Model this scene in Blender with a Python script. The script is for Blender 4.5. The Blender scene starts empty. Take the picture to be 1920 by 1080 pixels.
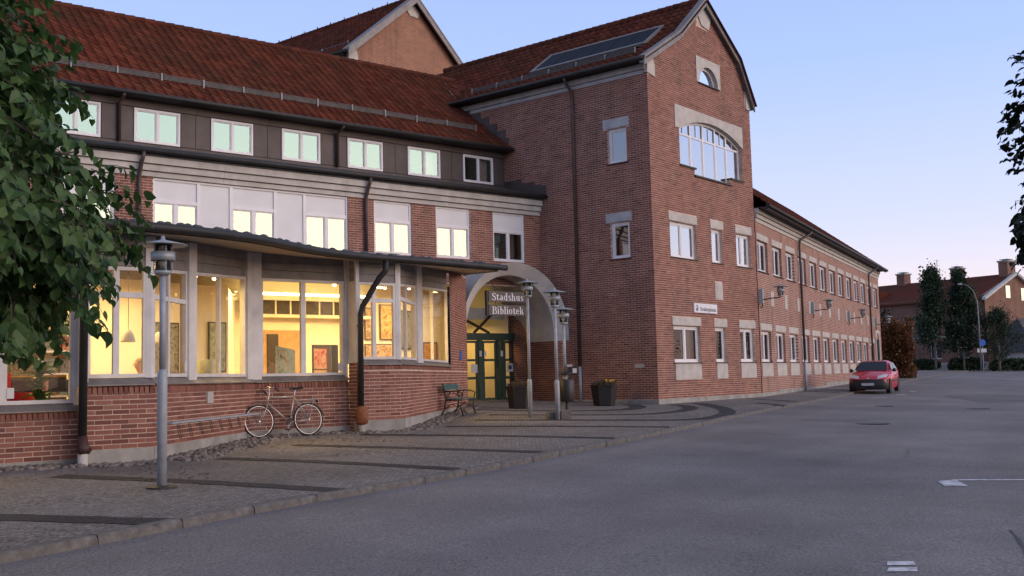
import bpy, math, random
import numpy as np
from mathutils import Vector, Matrix
R = math.radians
rnd = random.Random(11)
sc = bpy.context.scene
COL = sc.collection

# ------------------------------------------------------------------ camera
PITCH, ROLL, EYE = R(4.9035), R(1.3939), 1.72
cam = bpy.data.cameras.new('camera')
cam.sensor_width = 36.0
cam.lens = 1960.36 / 1920 * 36.0
cam.clip_start = 0.05
cam.clip_end = 5000
camo = bpy.data.objects.new('camera', cam)
COL.objects.link(camo)
cp, sp, cr, sr = math.cos(PITCH), math.sin(PITCH), math.cos(ROLL), math.sin(ROLL)
M = Matrix(((1, 0, 0), (0, cp, -sp), (0, sp, cp))) @ Matrix(((1, 0, 0), (0, 0, 1), (0, -1, 0))) @ Matrix(((cr, -sr, 0), (sr, cr, 0), (0, 0, 1)))
cx, cy, cz = M.col[0], -M.col[1], -M.col[2]
camo.matrix_world = Matrix(((cx[0], cy[0], cz[0], 0), (cx[1], cy[1], cz[1], 0), (cx[2], cy[2], cz[2], EYE), (0, 0, 0, 1)))
sc.camera = camo

# ------------------------------------------------------------------ sky: dusk, the sun has just set on the right
SUN_AZ, SUN_EL = 109.0, 2.5
w = bpy.data.worlds.new('World')
sc.world = w
w.use_nodes = True
nt = w.node_tree
N, LK = nt.nodes, nt.links
bg = N['Background']
sky = N.new('ShaderNodeTexSky')
sky.sky_type = 'NISHITA'
sky.sun_disc = False
sky.sun_elevation = R(SUN_EL)
sky.sun_rotation = R(SUN_AZ)
sky.ozone_density = 2.0
tc = N.new('ShaderNodeTexCoord')
sep = N.new('ShaderNodeSeparateXYZ')
LK.new(tc.outputs['Generated'], sep.inputs[0])
ramp = N.new('ShaderNodeValToRGB')          # the even dusk gradient of the whole dome, horizon to zenith
cr_ = ramp.color_ramp
stops = [(0.0, (.98, .72, .72)), (.05, (.90, .73, .82)), (.13, (.64, .65, .92)), (.28, (.41, .53, .98)), (.55, (.28, .35, .58)), (1.0, (.23, .26, .40))]
cr_.elements[0].position, cr_.elements[0].color = stops[0][0], (*stops[0][1], 1)
cr_.elements[1].position, cr_.elements[1].color = stops[-1][0], (*stops[-1][1], 1)
for p, c in stops[1:-1]:
    e = cr_.elements.new(p); e.color = (*c, 1)
LK.new(sep.outputs['Z'], ramp.inputs[0])
mixn = N.new('ShaderNodeMix'); mixn.data_type = 'RGBA'; mixn.blend_type = 'ADD'
mixn.inputs['Factor'].default_value = 1.0
sks = N.new('ShaderNodeVectorMath'); sks.operation = 'SCALE'; sks.inputs['Scale'].default_value = 0.14
LK.new(sky.outputs[0], sks.inputs[0])
LK.new(ramp.outputs[0], mixn.inputs['A'])
LK.new(sks.outputs[0], mixn.inputs['B'])
LK.new(mixn.outputs['Result'], bg.inputs[0])
bg.inputs[1].default_value = 1.0

sun = bpy.data.lights.new('sun', 'SUN')
sun.energy = 2.15
sun.angle = R(62)          # afterglow: a wide soft source, no hard shadows
sun.color = (1.0, .80, .68)
suno = bpy.data.objects.new('sun', sun)
COL.objects.link(suno)
sd = Vector((math.sin(R(SUN_AZ)) * math.cos(R(13)), math.cos(R(SUN_AZ)) * math.cos(R(13)), math.sin(R(13))))
suno.rotation_euler = sd.to_track_quat('Z', 'Y').to_euler()
suno.location = (60, -25, 30)

vs = sc.view_settings
vs.view_transform = 'Standard'
vs.look = 'None'
vs.exposure = 0.0
vs.gamma = 1.0
vs.use_curve_mapping = False
sc.cycles.use_denoising = True
sc.cycles.max_bounces = 6
sc.cycles.transparent_max_bounces = 12
sc.cycles.sample_clamp_indirect = 4.0
sc.cycles.caustics_reflective = False
sc.cycles.caustics_refractive = False

# ------------------------------------------------------------------ materials
MATS = {}
def _nodes(name):
    m = bpy.data.materials.new(name); m.use_nodes = True
    MATS[name] = m
    return m, m.node_tree.nodes, m.node_tree.links, m.node_tree.nodes['Principled BSDF']
def mat(name, col, rough=.6, metal=0.0, var=.12, scale=6.0, bump=0.0, bscale=40.0, stain=None, stain_scale=1.0, stain_amt=.5, spec=.5, coat=0.0):
    m, n, l, b = _nodes(name)
    b.inputs['Roughness'].default_value = rough
    b.inputs['Metallic'].default_value = metal
    b.inputs['Specular IOR Level'].default_value = spec
    b.inputs['Coat Weight'].default_value = coat
    t = n.new('ShaderNodeTexCoord')
    nz = n.new('ShaderNodeTexNoise'); nz.inputs['Scale'].default_value = scale; nz.inputs['Detail'].default_value = 5
    l.new(t.outputs['Object'], nz.inputs['Vector'])
    rp = n.new('ShaderNodeValToRGB')
    a = [max(0, c * (1 - var * 1.6)) for c in col]; z = [min(1, c * (1 + var * 1.6)) for c in col]
    rp.color_ramp.elements[0].color = (*a, 1); rp.color_ramp.elements[1].color = (*z, 1)
    rp.color_ramp.elements[0].position = .3; rp.color_ramp.elements[1].position = .7
    l.new(nz.outputs['Fac'], rp.inputs[0])
    out = rp.outputs[0]
    if stain:
        n2 = n.new('ShaderNodeTexNoise'); n2.inputs['Scale'].default_value = stain_scale; n2.inputs['Detail'].default_value = 7
        n2.inputs['Roughness'].default_value = .65
        l.new(t.outputs['Object'], n2.inputs['Vector'])
        mp = n.new('ShaderNodeMapRange'); mp.inputs[1].default_value = .48; mp.inputs[2].default_value = .68
        mp.inputs[4].default_value = stain_amt
        l.new(n2.outputs['Fac'], mp.inputs[0])
        mx = n.new('ShaderNodeMix'); mx.data_type = 'RGBA'
        l.new(mp.outputs[0], mx.inputs['Factor']); l.new(out, mx.inputs['A']); mx.inputs['B'].default_value = (*stain, 1)
        out = mx.outputs['Result']
    l.new(out, b.inputs['Base Color'])
    if bump:
        n3 = n.new('ShaderNodeTexNoise'); n3.inputs['Scale'].default_value = bscale; n3.inputs['Detail'].default_value = 4
        l.new(t.outputs['Object'], n3.inputs['Vector'])
        bp = n.new('ShaderNodeBump'); bp.inputs['Strength'].default_value = bump; bp.inputs['Distance'].default_value = .02
        l.new(n3.outputs['Fac'], bp.inputs['Height']); l.new(bp.outputs[0], b.inputs['Normal'])
    return m
def emis(name, col, strength):
    m, n, l, b = _nodes(name)
    b.inputs['Base Color'].default_value = (*col, 1)
    b.inputs['Emission Color'].default_value = (*col, 1)
    b.inputs['Emission Strength'].default_value = strength
    return m
BR = [(.0, (.150, .052, .038)), (.3, (.215, .082, .057)), (.65, (.262, .106, .072)), (1.0, (.300, .134, .090))]
MORTAR = (.60, .46, .37)
def weather(n, l, t, col):
    """old water runs and pale salts on the brickwork, drawn out downwards"""
    mp = n.new('ShaderNodeMapping'); mp.inputs['Scale'].default_value = (1.7, 1.7, .16)
    l.new(t.outputs['Object'], mp.inputs[0])
    out = col
    for off, lo, hi, c, amt in ((0, .54, .74, (.055, .030, .026), .55), (9, .60, .80, (.36, .25, .20), .35)):
        z = n.new('ShaderNodeTexNoise'); z.inputs['Scale'].default_value = .9; z.inputs['Detail'].default_value = 6; z.inputs['Roughness'].default_value = .6
        ad = n.new('ShaderNodeVectorMath'); ad.operation = 'ADD'; ad.inputs[1].default_value = (off, off, off)
        l.new(mp.outputs[0], ad.inputs[0]); l.new(ad.outputs[0], z.inputs['Vector'])
        r_ = n.new('ShaderNodeMapRange'); r_.inputs[1].default_value = lo; r_.inputs[2].default_value = hi; r_.inputs[4].default_value = amt
        l.new(z.outputs['Fac'], r_.inputs[0])
        m = n.new('ShaderNodeMix'); m.data_type = 'RGBA'; m.inputs['B'].default_value = (*c, 1)
        l.new(r_.outputs[0], m.inputs['Factor']); l.new(out, m.inputs['A']); out = m.outputs['Result']
    return out
def brick_piece(name, single):
    """fired brick; the tint of each brick is its own"""
    m, n, l, b = _nodes(name)
    b.inputs['Roughness'].default_value = .82
    if single:
        src = n.new('ShaderNodeObjectInfo').outputs['Random']
    else:
        a = n.new('ShaderNodeAttribute'); a.attribute_name = 'tint'; src = a.outputs['Fac']
    rp = n.new('ShaderNodeValToRGB'); e = rp.color_ramp.elements
    e[0].position, e[0].color = BR[0][0], (*BR[0][1], 1); e[1].position, e[1].color = BR[-1][0], (*BR[-1][1], 1)
    for p, c in BR[1:-1]:
        e.new(p).color = (*c, 1)
    l.new(src, rp.inputs[0])
    t = n.new('ShaderNodeTexCoord')
    nz = n.new('ShaderNodeTexNoise'); nz.inputs['Scale'].default_value = 1.1; nz.inputs['Detail'].default_value = 8; nz.inputs['Roughness'].default_value = .7
    l.new(t.outputs['Object'], nz.inputs['Vector'])
    mp = n.new('ShaderNodeMapRange'); mp.inputs[1].default_value = .3; mp.inputs[2].default_value = .7; mp.inputs[3].default_value = .72; mp.inputs[4].default_value = 1.22
    l.new(nz.outputs['Fac'], mp.inputs[0])
    mx = n.new('ShaderNodeVectorMath'); mx.operation = 'SCALE'
    l.new(rp.outputs[0], mx.inputs[0]); l.new(mp.outputs[0], mx.inputs['Scale'])
    l.new(weather(n, l, t, mx.outputs[0]), b.inputs['Base Color'])
    return m
def brick_wall_mat(name, c1=BR[1][1], c2=BR[3][1], mortar=MORTAR, axes='xz'):
    """brickwork too far away to tell the bricks apart"""
    m, n, l, b = _nodes(name)
    b.inputs['Roughness'].default_value = .85
    t = n.new('ShaderNodeTexCoord'); s = n.new('ShaderNodeSeparateXYZ'); c = n.new('ShaderNodeCombineXYZ')
    l.new(t.outputs['Object'], s.inputs[0])
    l.new(s.outputs[axes[0].upper()], c.inputs[0]); l.new(s.outputs['Z'], c.inputs[1])
    k = n.new('ShaderNodeTexBrick')
    k.inputs['Scale'].default_value = 1.0
    k.inputs['Brick Width'].default_value = .26; k.inputs['Row Height'].default_value = .075
    k.inputs['Mortar Size'].default_value = .009; k.inputs['Mortar Smooth'].default_value = .1
    k.inputs['Color1'].default_value = (*c1, 1); k.inputs['Color2'].default_value = (*c2, 1); k.inputs['Mortar'].default_value = (*mortar, 1)
    l.new(c.outputs[0], k.inputs['Vector'])
    nz = n.new('ShaderNodeTexNoise'); nz.inputs['Scale'].default_value = 1.1; nz.inputs['Detail'].default_value = 8; nz.inputs['Roughness'].default_value = .7
    l.new(t.outputs['Object'], nz.inputs['Vector'])
    mp = n.new('ShaderNodeMapRange'); mp.inputs[1].default_value = .3; mp.inputs[2].default_value = .7; mp.inputs[3].default_value = .75; mp.inputs[4].default_value = 1.2
    l.new(nz.outputs['Fac'], mp.inputs[0])
    mx = n.new('ShaderNodeVectorMath'); mx.operation = 'SCALE'
    l.new(k.outputs['Color'], mx.inputs[0]); l.new(mp.outputs[0], mx.inputs['Scale'])
    l.new(weather(n, l, t, mx.outputs[0]), b.inputs['Base Color'])
    bp = n.new('ShaderNodeBump'); bp.inputs['Strength'].default_value = .5; bp.inputs['Distance'].default_value = .01; bp.invert = True
    l.new(k.outputs['Fac'], bp.inputs['Height']); l.new(bp.outputs[0], b.inputs['Normal'])
    return m
def glass(name, refl, tint=(1, 1, 1), rough=.0, gtint=(1, 1, 1), ior=1.5):
    """window glass: clear panes with a coating that reflects a share of the light"""
    m, n, l, b = _nodes(name)
    n.remove(b)
    out = n['Material Output']
    tr = n.new('ShaderNodeBsdfTransparent'); tr.inputs[0].default_value = (*tint, 1)
    gl = n.new('ShaderNodeBsdfGlossy'); gl.inputs['Roughness'].default_value = rough; gl.inputs['Color'].default_value = (*gtint, 1)
    fr = n.new('ShaderNodeFresnel'); fr.inputs[0].default_value = ior
    ad = n.new('ShaderNodeMath'); ad.operation = 'ADD'; ad.use_clamp = True; ad.inputs[1].default_value = refl
    l.new(fr.outputs[0], ad.inputs[0])
    mx = n.new('ShaderNodeMixShader')
    l.new(ad.outputs[0], mx.inputs[0]); l.new(tr.outputs[0], mx.inputs[1]); l.new(gl.outputs[0], mx.inputs[2])
    t = n.new('ShaderNodeTexCoord'); nz = n.new('ShaderNodeTexNoise'); nz.inputs['Scale'].default_value = 1.3
    l.new(t.outputs['Object'], nz.inputs['Vector'])
    bp = n.new('ShaderNodeBump'); bp.inputs['Strength'].default_value = .02; bp.inputs['Distance'].default_value = .05
    l.new(nz.outputs['Fac'], bp.inputs['Height']); l.new(bp.outputs[0], gl.inputs['Normal'])
    l.new(mx.outputs[0], out.inputs[0])
    return m
def ground_mat(name, c0, c1, grain, scale, dirt, rough=.9, bump=.3, cell=None, joint=None, patch=.5, lanes=0.0):
    """asphalt or small setts: grain, patches and wear in the surface's own colour"""
    m, n, l, b = _nodes(name)
    b.inputs['Roughness'].default_value = rough
    b.inputs['Specular IOR Level'].default_value = .3
    t = n.new('ShaderNodeTexCoord')
    big = n.new('ShaderNodeTexNoise'); big.inputs['Scale'].default_value = patch; big.inputs['Detail'].default_value = 6; big.inputs['Roughness'].default_value = .6
    l.new(t.outputs['Object'], big.inputs['Vector'])
    rp = n.new('ShaderNodeValToRGB'); e = rp.color_ramp.elements
    e[0].position, e[0].color = .35, (*c0, 1); e[1].position, e[1].color = .65, (*c1, 1)
    l.new(big.outputs['Fac'], rp.inputs[0])
    fine = n.new('ShaderNodeTexNoise'); fine.inputs['Scale'].default_value = scale; fine.inputs['Detail'].default_value = 3
    l.new(t.outputs['Object'], fine.inputs['Vector'])
    mp = n.new('ShaderNodeMapRange'); mp.inputs[1].default_value = .25; mp.inputs[2].default_value = .75; mp.inputs[3].default_value = 1 - grain; mp.inputs[4].default_value = 1 + grain
    l.new(fine.outputs['Fac'], mp.inputs[0])
    mx = n.new('ShaderNodeVectorMath'); mx.operation = 'SCALE'
    l.new(rp.outputs[0], mx.inputs[0]); l.new(mp.outputs[0], mx.inputs['Scale'])
    out = mx.outputs[0]; height = fine.outputs['Fac']
    if lanes:                    # wear drawn out along the direction of travel, and oil spots
        for sc_, rot, lo, hi, k0, k1 in (((.05, .9, 1), R(-60), .35, .65, 1 - lanes, 1 + lanes), ((1.1, 1.1, 1), 0, .62, .74, 1.0, 1 - 1.6 * lanes), ((.35, .35, 1), 0, .3, .7, 1 - lanes * .7, 1 + lanes * .7)):
            mg = n.new('ShaderNodeMapping'); mg.inputs['Rotation'].default_value = (0, 0, rot)
            mg2 = n.new('ShaderNodeMapping'); mg2.inputs['Scale'].default_value = sc_
            l.new(t.outputs['Object'], mg.inputs[0]); l.new(mg.outputs[0], mg2.inputs[0])
            zz = n.new('ShaderNodeTexNoise'); zz.inputs['Scale'].default_value = 1.0; zz.inputs['Detail'].default_value = 6; zz.inputs['Roughness'].default_value = .62
            l.new(mg2.outputs[0], zz.inputs['Vector'])
            mr = n.new('ShaderNodeMapRange'); mr.inputs[1].default_value = lo; mr.inputs[2].default_value = hi; mr.inputs[3].default_value = k0; mr.inputs[4].default_value = k1
            l.new(zz.outputs['Fac'], mr.inputs[0])
            sv = n.new('ShaderNodeVectorMath'); sv.operation = 'SCALE'; l.new(out, sv.inputs[0]); l.new(mr.outputs[0], sv.inputs['Scale']); out = sv.outputs[0]
    if cell:
        vo = n.new('ShaderNodeTexVoronoi'); vo.feature = 'DISTANCE_TO_EDGE'; vo.inputs['Scale'].default_value = cell; vo.inputs['Randomness'].default_value = .55
        l.new(t.outputs['Object'], vo.inputs['Vector'])
        v2 = n.new('ShaderNodeTexVoronoi'); v2.inputs['Scale'].default_value = cell; v2.inputs['Randomness'].default_value = .55
        l.new(t.outputs['Object'], v2.inputs['Vector'])
        s = n.new('ShaderNodeSeparateColor'); l.new(v2.outputs['Color'], s.inputs[0])
        m2 = n.new('ShaderNodeMapRange'); m2.inputs[3].default_value = .78; m2.inputs[4].default_value = 1.22
        l.new(s.outputs[0], m2.inputs[0])
        sc2 = n.new('ShaderNodeVectorMath'); sc2.operation = 'SCALE'; l.new(out, sc2.inputs[0]); l.new(m2.outputs[0], sc2.inputs['Scale'])
        m3 = n.new('ShaderNodeMapRange'); m3.inputs[1].default_value = .02; m3.inputs[2].default_value = .10
        l.new(vo.outputs['Distance'], m3.inputs[0])
        mc = n.new('ShaderNodeMix'); mc.data_type = 'RGBA'; mc.inputs['A'].default_value = (*joint, 1)
        l.new(m3.outputs[0], mc.inputs['Factor']); l.new(sc2.outputs[0], mc.inputs['B'])
        out = mc.outputs['Result']; height = m3.outputs[0]
    l.new(out, b.inputs['Base Color'])
    bp = n.new('ShaderNodeBump'); bp.inputs['Strength'].default_value = bump; bp.inputs['Distance'].default_value = .008
    l.new(height, bp.inputs['Height']); l.new(bp.outputs[0], b.inputs['Normal'])
    return m
def leaf_mat(name, c0, c1):
    m, n, l, b = _nodes(name)
    b.inputs['Roughness'].default_value = .5
    b.inputs['Specular IOR Level'].default_value = .35
    t = n.new('ShaderNodeTexCoord'); nz = n.new('ShaderNodeTexNoise'); nz.inputs['Scale'].default_value = 2.6; nz.inputs['Detail'].default_value = 3
    g = n.new('ShaderNodeNewGeometry')
    l.new(g.outputs['Position'], nz.inputs['Vector'])
    ad = n.new('ShaderNodeMath'); ad.operation = 'MULTIPLY_ADD'; ad.inputs[1].default_value = .45
    l.new(g.outputs['Random Per Island'], ad.inputs[0]); l.new(nz.outputs['Fac'], ad.inputs[2])
    rp = n.new('ShaderNodeValToRGB'); e = rp.color_ramp.elements
    e[0].position, e[0].color = .4, (*c0, 1); e[1].position, e[1].color = 1.0, (*c1, 1)
    l.new(ad.outputs[0], rp.inputs[0]); l.new(rp.outputs[0], b.inputs['Base Color'])
    tr = n.new('ShaderNodeBsdfTranslucent'); l.new(rp.outputs[0], tr.inputs[0])
    mx = n.new('ShaderNodeMixShader'); mx.inputs[0].default_value = .3
    l.new(b.outputs[0], mx.inputs[1]); l.new(tr.outputs[0], mx.inputs[2]); l.new(mx.outputs[0], n['Material Output'].inputs[0])
    return m
def art_mat(name, cols, scale):
    m, n, l, b = _nodes(name)
    b.inputs['Roughness'].default_value = .6
    t = n.new('ShaderNodeTexCoord'); nz = n.new('ShaderNodeTexNoise'); nz.inputs['Scale'].default_value = scale; nz.inputs['Detail'].default_value = 8; nz.inputs['Distortion'].default_value = 1.2
    l.new(t.outputs['Object'], nz.inputs['Vector'])
    rp = n.new('ShaderNodeValToRGB'); e = rp.color_ramp.elements
    e[0].position, e[0].color = .3, (*cols[0], 1); e[1].position, e[1].color = .72, (*cols[-1], 1)
    for i, c in enumerate(cols[1:-1]):
        e.new(.3 + .42 * (i + 1) / (len(cols) - 1)).color = (*c, 1)
    l.new(nz.outputs['Fac'], rp.inputs[0]); l.new(rp.outputs[0], b.inputs['Base Color'])
    return m

brick_piece('brick_single', True)
brick_piece('brick', False)
brick_wall_mat('brickwork', axes='xz')
brick_wall_mat('brickwork_end', axes='yz')
brick_wall_mat('brickwork_orange', (.27, .115, .065), (.34, .16, .09), (.42, .27, .19))
brick_wall_mat('brickwork_orange_end', (.27, .115, .065), (.34, .16, .09), (.42, .27, .19), axes='yz')
brick_wall_mat('brickwork_far', (.19, .085, .052), (.25, .12, .075), (.27, .18, .13))
brick_wall_mat('brickwork_dull', (.15, .07, .05), (.20, .10, .07), (.24, .15, .11), axes='yz')
mat('mortar', MORTAR, .9, var=.15, scale=3, stain=(.22, .15, .12), stain_scale=.8, stain_amt=.5)
mat('concrete', (.50, .47, .42), .85, var=.08, scale=3, stain=(.33, .31, .27), stain_scale=1.3, stain_amt=.55, bump=.15, bscale=60)
mat('concrete_cool', (.44, .44, .44), .85, var=.08, scale=3, stain=(.28, .28, .28), stain_scale=1.4, stain_amt=.5, bump=.15, bscale=60)
mat('plinth', (.32, .31, .28), .9, var=.15, scale=2.5, stain=(.19, .18, .15), stain_scale=1.5, stain_amt=.7, bump=.3, bscale=30)
mat('plaster', (.54, .53, .50), .85, var=.06, scale=2, stain=(.35, .33, .30), stain_scale=1.2, stain_amt=.5)
mat('white_frame', (.74, .73, .73), .4, var=.03, scale=3)
mat('white_panel', (.69, .70, .69), .5, var=.03, scale=2)
mat('white_post', (.64, .62, .59), .55, var=.06, scale=3, stain=(.40, .38, .35), stain_scale=2, stain_amt=.4)
mat('board', (.25, .23, .215), .75, var=.12, scale=4)
mat('soffit', (.30, .27, .25), .75, var=.1, scale=3)
mat('dark_cladding', (.070, .052, .047), .55, var=.18, scale=2.2, stain=(.045, .04, .036), stain_scale=1.4)
mat('dark_metal', (.020, .020, .019), .6, var=.2, scale=3)
mat('brown_pipe', (.070, .045, .040), .45, var=.12, scale=5)
mat('zinc', (.23, .23, .24), .5, .3, var=.12, scale=5)
mat('roof_felt', (.075, .075, .08), .85, var=.2, scale=3, bump=.3)
mat('verge_metal', (.19, .175, .165), .5, .2, var=.15, scale=3)
mat('skylight', (.022, .026, .036), .6, var=.1, spec=.05)
mat('rail_grey', (.15, .14, .13), .6, var=.12, scale=6)
mat('far_glass', (.02, .022, .028), .4, var=.2, spec=.25)
mat('rust_boot', (.22, .075, .03), .7, var=.2, scale=12)
mat('galvanised', (.33, .36, .39), .55, .15, var=.1, scale=8)
mat('lamp_grey', (.33, .37, .38), .45, .2, var=.1, scale=8)
mat('black_iron', (.018, .016, .016), .5, var=.2, scale=10)
mat('rust_iron', (.06, .026, .022), .6, var=.2, scale=10)
mat('green_slat', (.045, .13, .115), .5, var=.15, scale=8)
mat('grey_slat', (.10, .115, .10), .6, var=.15, scale=8)
mat('door_green', (.022, .055, .038), .4, var=.1, scale=4)
mat('bike_silver', (.42, .41, .38), .35, .5, var=.08, scale=12)
mat('chrome', (.62, .60, .56), .25, .9, var=.05)
mat('rubber', (.018, .017, .017), .75, var=.2)
mat('saddle', (.015, .014, .014), .5, var=.2)
mat('kerb_granite', (.130, .122, .112), .88, var=.22, scale=9, stain=(.07, .064, .056), stain_scale=2.5, stain_amt=.6, bump=.5, bscale=25)
mat('border_stone', (.17, .145, .125), .85, var=.35, scale=7)
mat('paint_white', (.62, .62, .62), .7, var=.12, scale=10, stain=(.13, .13, .14), stain_scale=9, stain_amt=.8)
mat('iron_cover', (.045, .042, .04), .6, .3, var=.2, scale=20)
mat('car_red', (.52, .005, .018), .35, var=.04, coat=.4, spec=.3)
mat('car_black', (.016, .016, .018), .55, var=.15)
mat('car_glass', (.010, .013, .016), .10, var=.1, spec=.22)
mat('car_lamp', (.62, .62, .62), .12, var=.05, coat=1.0)
mat('plate', (.50, .50, .48), .4, var=.05)
mat('sign_brown', (.085, .07, .065), .5, var=.08)
mat('sign_white', (.72, .72, .74), .45, var=.03)
mat('sign_ink', (.05, .05, .06), .5, var=.05)
mat('sign_blue', (.02, .13, .55), .4, var=.05)
mat('paper', (.62, .61, .58), .7, var=.03)
mat('bark', (.075, .058, .045), .9, var=.3, scale=14, bump=.6, bscale=30)
mat('bark_pale', (.16, .14, .12), .9, var=.3, scale=14)
mat('soil', (.06, .045, .035), .95, var=.3, scale=30)
mat('planter_dark', (.008, .008, .009), .6, var=.2, scale=6)
mat('flower_yellow', (.62, .42, .02), .6, var=.1)
mat('inside_wall', (.78, .71, .54), .8, var=.04, scale=2)
mat('inside_white', (.76, .72, .60), .8, var=.04, scale=2)
mat('inside_floor', (.28, .17, .08), .5, var=.15, scale=4)
mat('inside_ceiling', (.62, .53, .36), .85, var=.05, scale=2)
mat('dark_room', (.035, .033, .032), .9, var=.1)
mat('wood_dark', (.035, .022, .016), .5, var=.2, scale=9)
mat('wood_light', (.42, .26, .11), .5, var=.12, scale=7)
mat('fabric_red', (.48, .05, .03), .85, var=.08)
mat('fabric_dark', (.03, .028, .03), .9, var=.15)
mat('curtain', (.30, .24, .22), .9, var=.12, scale=9)
mat('curtain_dark', (.12, .085, .085), .9, var=.12, scale=9)
mat('skin', (.50, .30, .21), .6, var=.05)
mat('hair', (.30, .22, .14), .8, var=.15, scale=30)
mat('sweater', (.42, .36, .28), .9, var=.1, scale=20)
mat('trousers', (.05, .06, .09), .9, var=.1)
mat('clay', (.40, .40, .26), .8, var=.1)
mat('tv_dark', (.02, .02, .025), .3, var=.1)
glass('glass_upper', .27, gtint=(.84, 1.0, .84))
glass('glass_attic', .20, gtint=(.68, 1.0, .90))
glass('glass_side', .22)
glass('glass_gable', .60)
glass('glass_dim', .0)
glass('glass_shop', .0, ior=1.22)
glass('glass_lamp', .04, (.85, .84, .80))
emis('tube_glow', (1.0, .80, .36), 9.0)
emis('spot_glow', (1.0, .74, .34), 22.0)
emis('window_glow', (1.0, .82, .45), 1.1)
leaf_mat('leaf_linden', (.020, .060, .018), (.092, .165, .044))
leaf_mat('leaf_dark', (.006, .013, .008), (.018, .030, .014))
leaf_mat('leaf_far', (.012, .028, .014), (.034, .060, .026))
leaf_mat('leaf_copper', (.055, .026, .012), (.26, .115, .045))
leaf_mat('leaf_hedge', (.014, .030, .012), (.045, .070, .028))
leaf_mat('leaf_dry', (.045, .028, .018), (.15, .10, .06))
ground_mat('asphalt', (.146, .134, .132), (.206, .190, .185), .5, 38, None, bump=.45, patch=.35, lanes=.07)
ground_mat('asphalt_patch_and_shade', (.115, .105, .103), (.165, .150, .144), .5, 38, None, bump=.35, patch=.5)
ground_mat('setts', (.160, .146, .136), (.230, .212, .198), .30, 60, None, bump=.35, cell=13, joint=(.10, .086, .072), patch=.3)
ground_mat('setts_dark', (.034, .033, .036), (.055, .053, .056), .3, 60, None, bump=.6, cell=10, joint=(.026, .024, .024), patch=.5)
ground_mat('earth', (.05, .06, .03), (.08, .085, .05), .3, 20, None, bump=.5, patch=.05)
art_mat('art_gold', [(.05, .035, .02), (.42, .22, .05), (.62, .42, .16), (.12, .07, .05)], 6)
art_mat('art_bronze', [(.03, .03, .03), (.30, .18, .08), (.50, .36, .22), (.08, .06, .06)], 7)
art_mat('art_orange', [(.20, .07, .02), (.50, .26, .06), (.36, .14, .04)], 5)
art_mat('art_grey', [(.02, .02, .025), (.25, .25, .22), (.07, .07, .08)], 7)
art_mat('art_green', [(.05, .07, .06), (.30, .38, .28), (.14, .18, .18)], 4)
art_mat('art_red', [(.06, .015, .02), (.34, .06, .05), (.42, .28, .22), (.05, .02, .03)], 6)
art_mat('books', [(.28, .05, .03), (.5, .42, .3), (.05, .10, .16), (.4, .3, .12), (.10, .04, .06)], 22)
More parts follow.
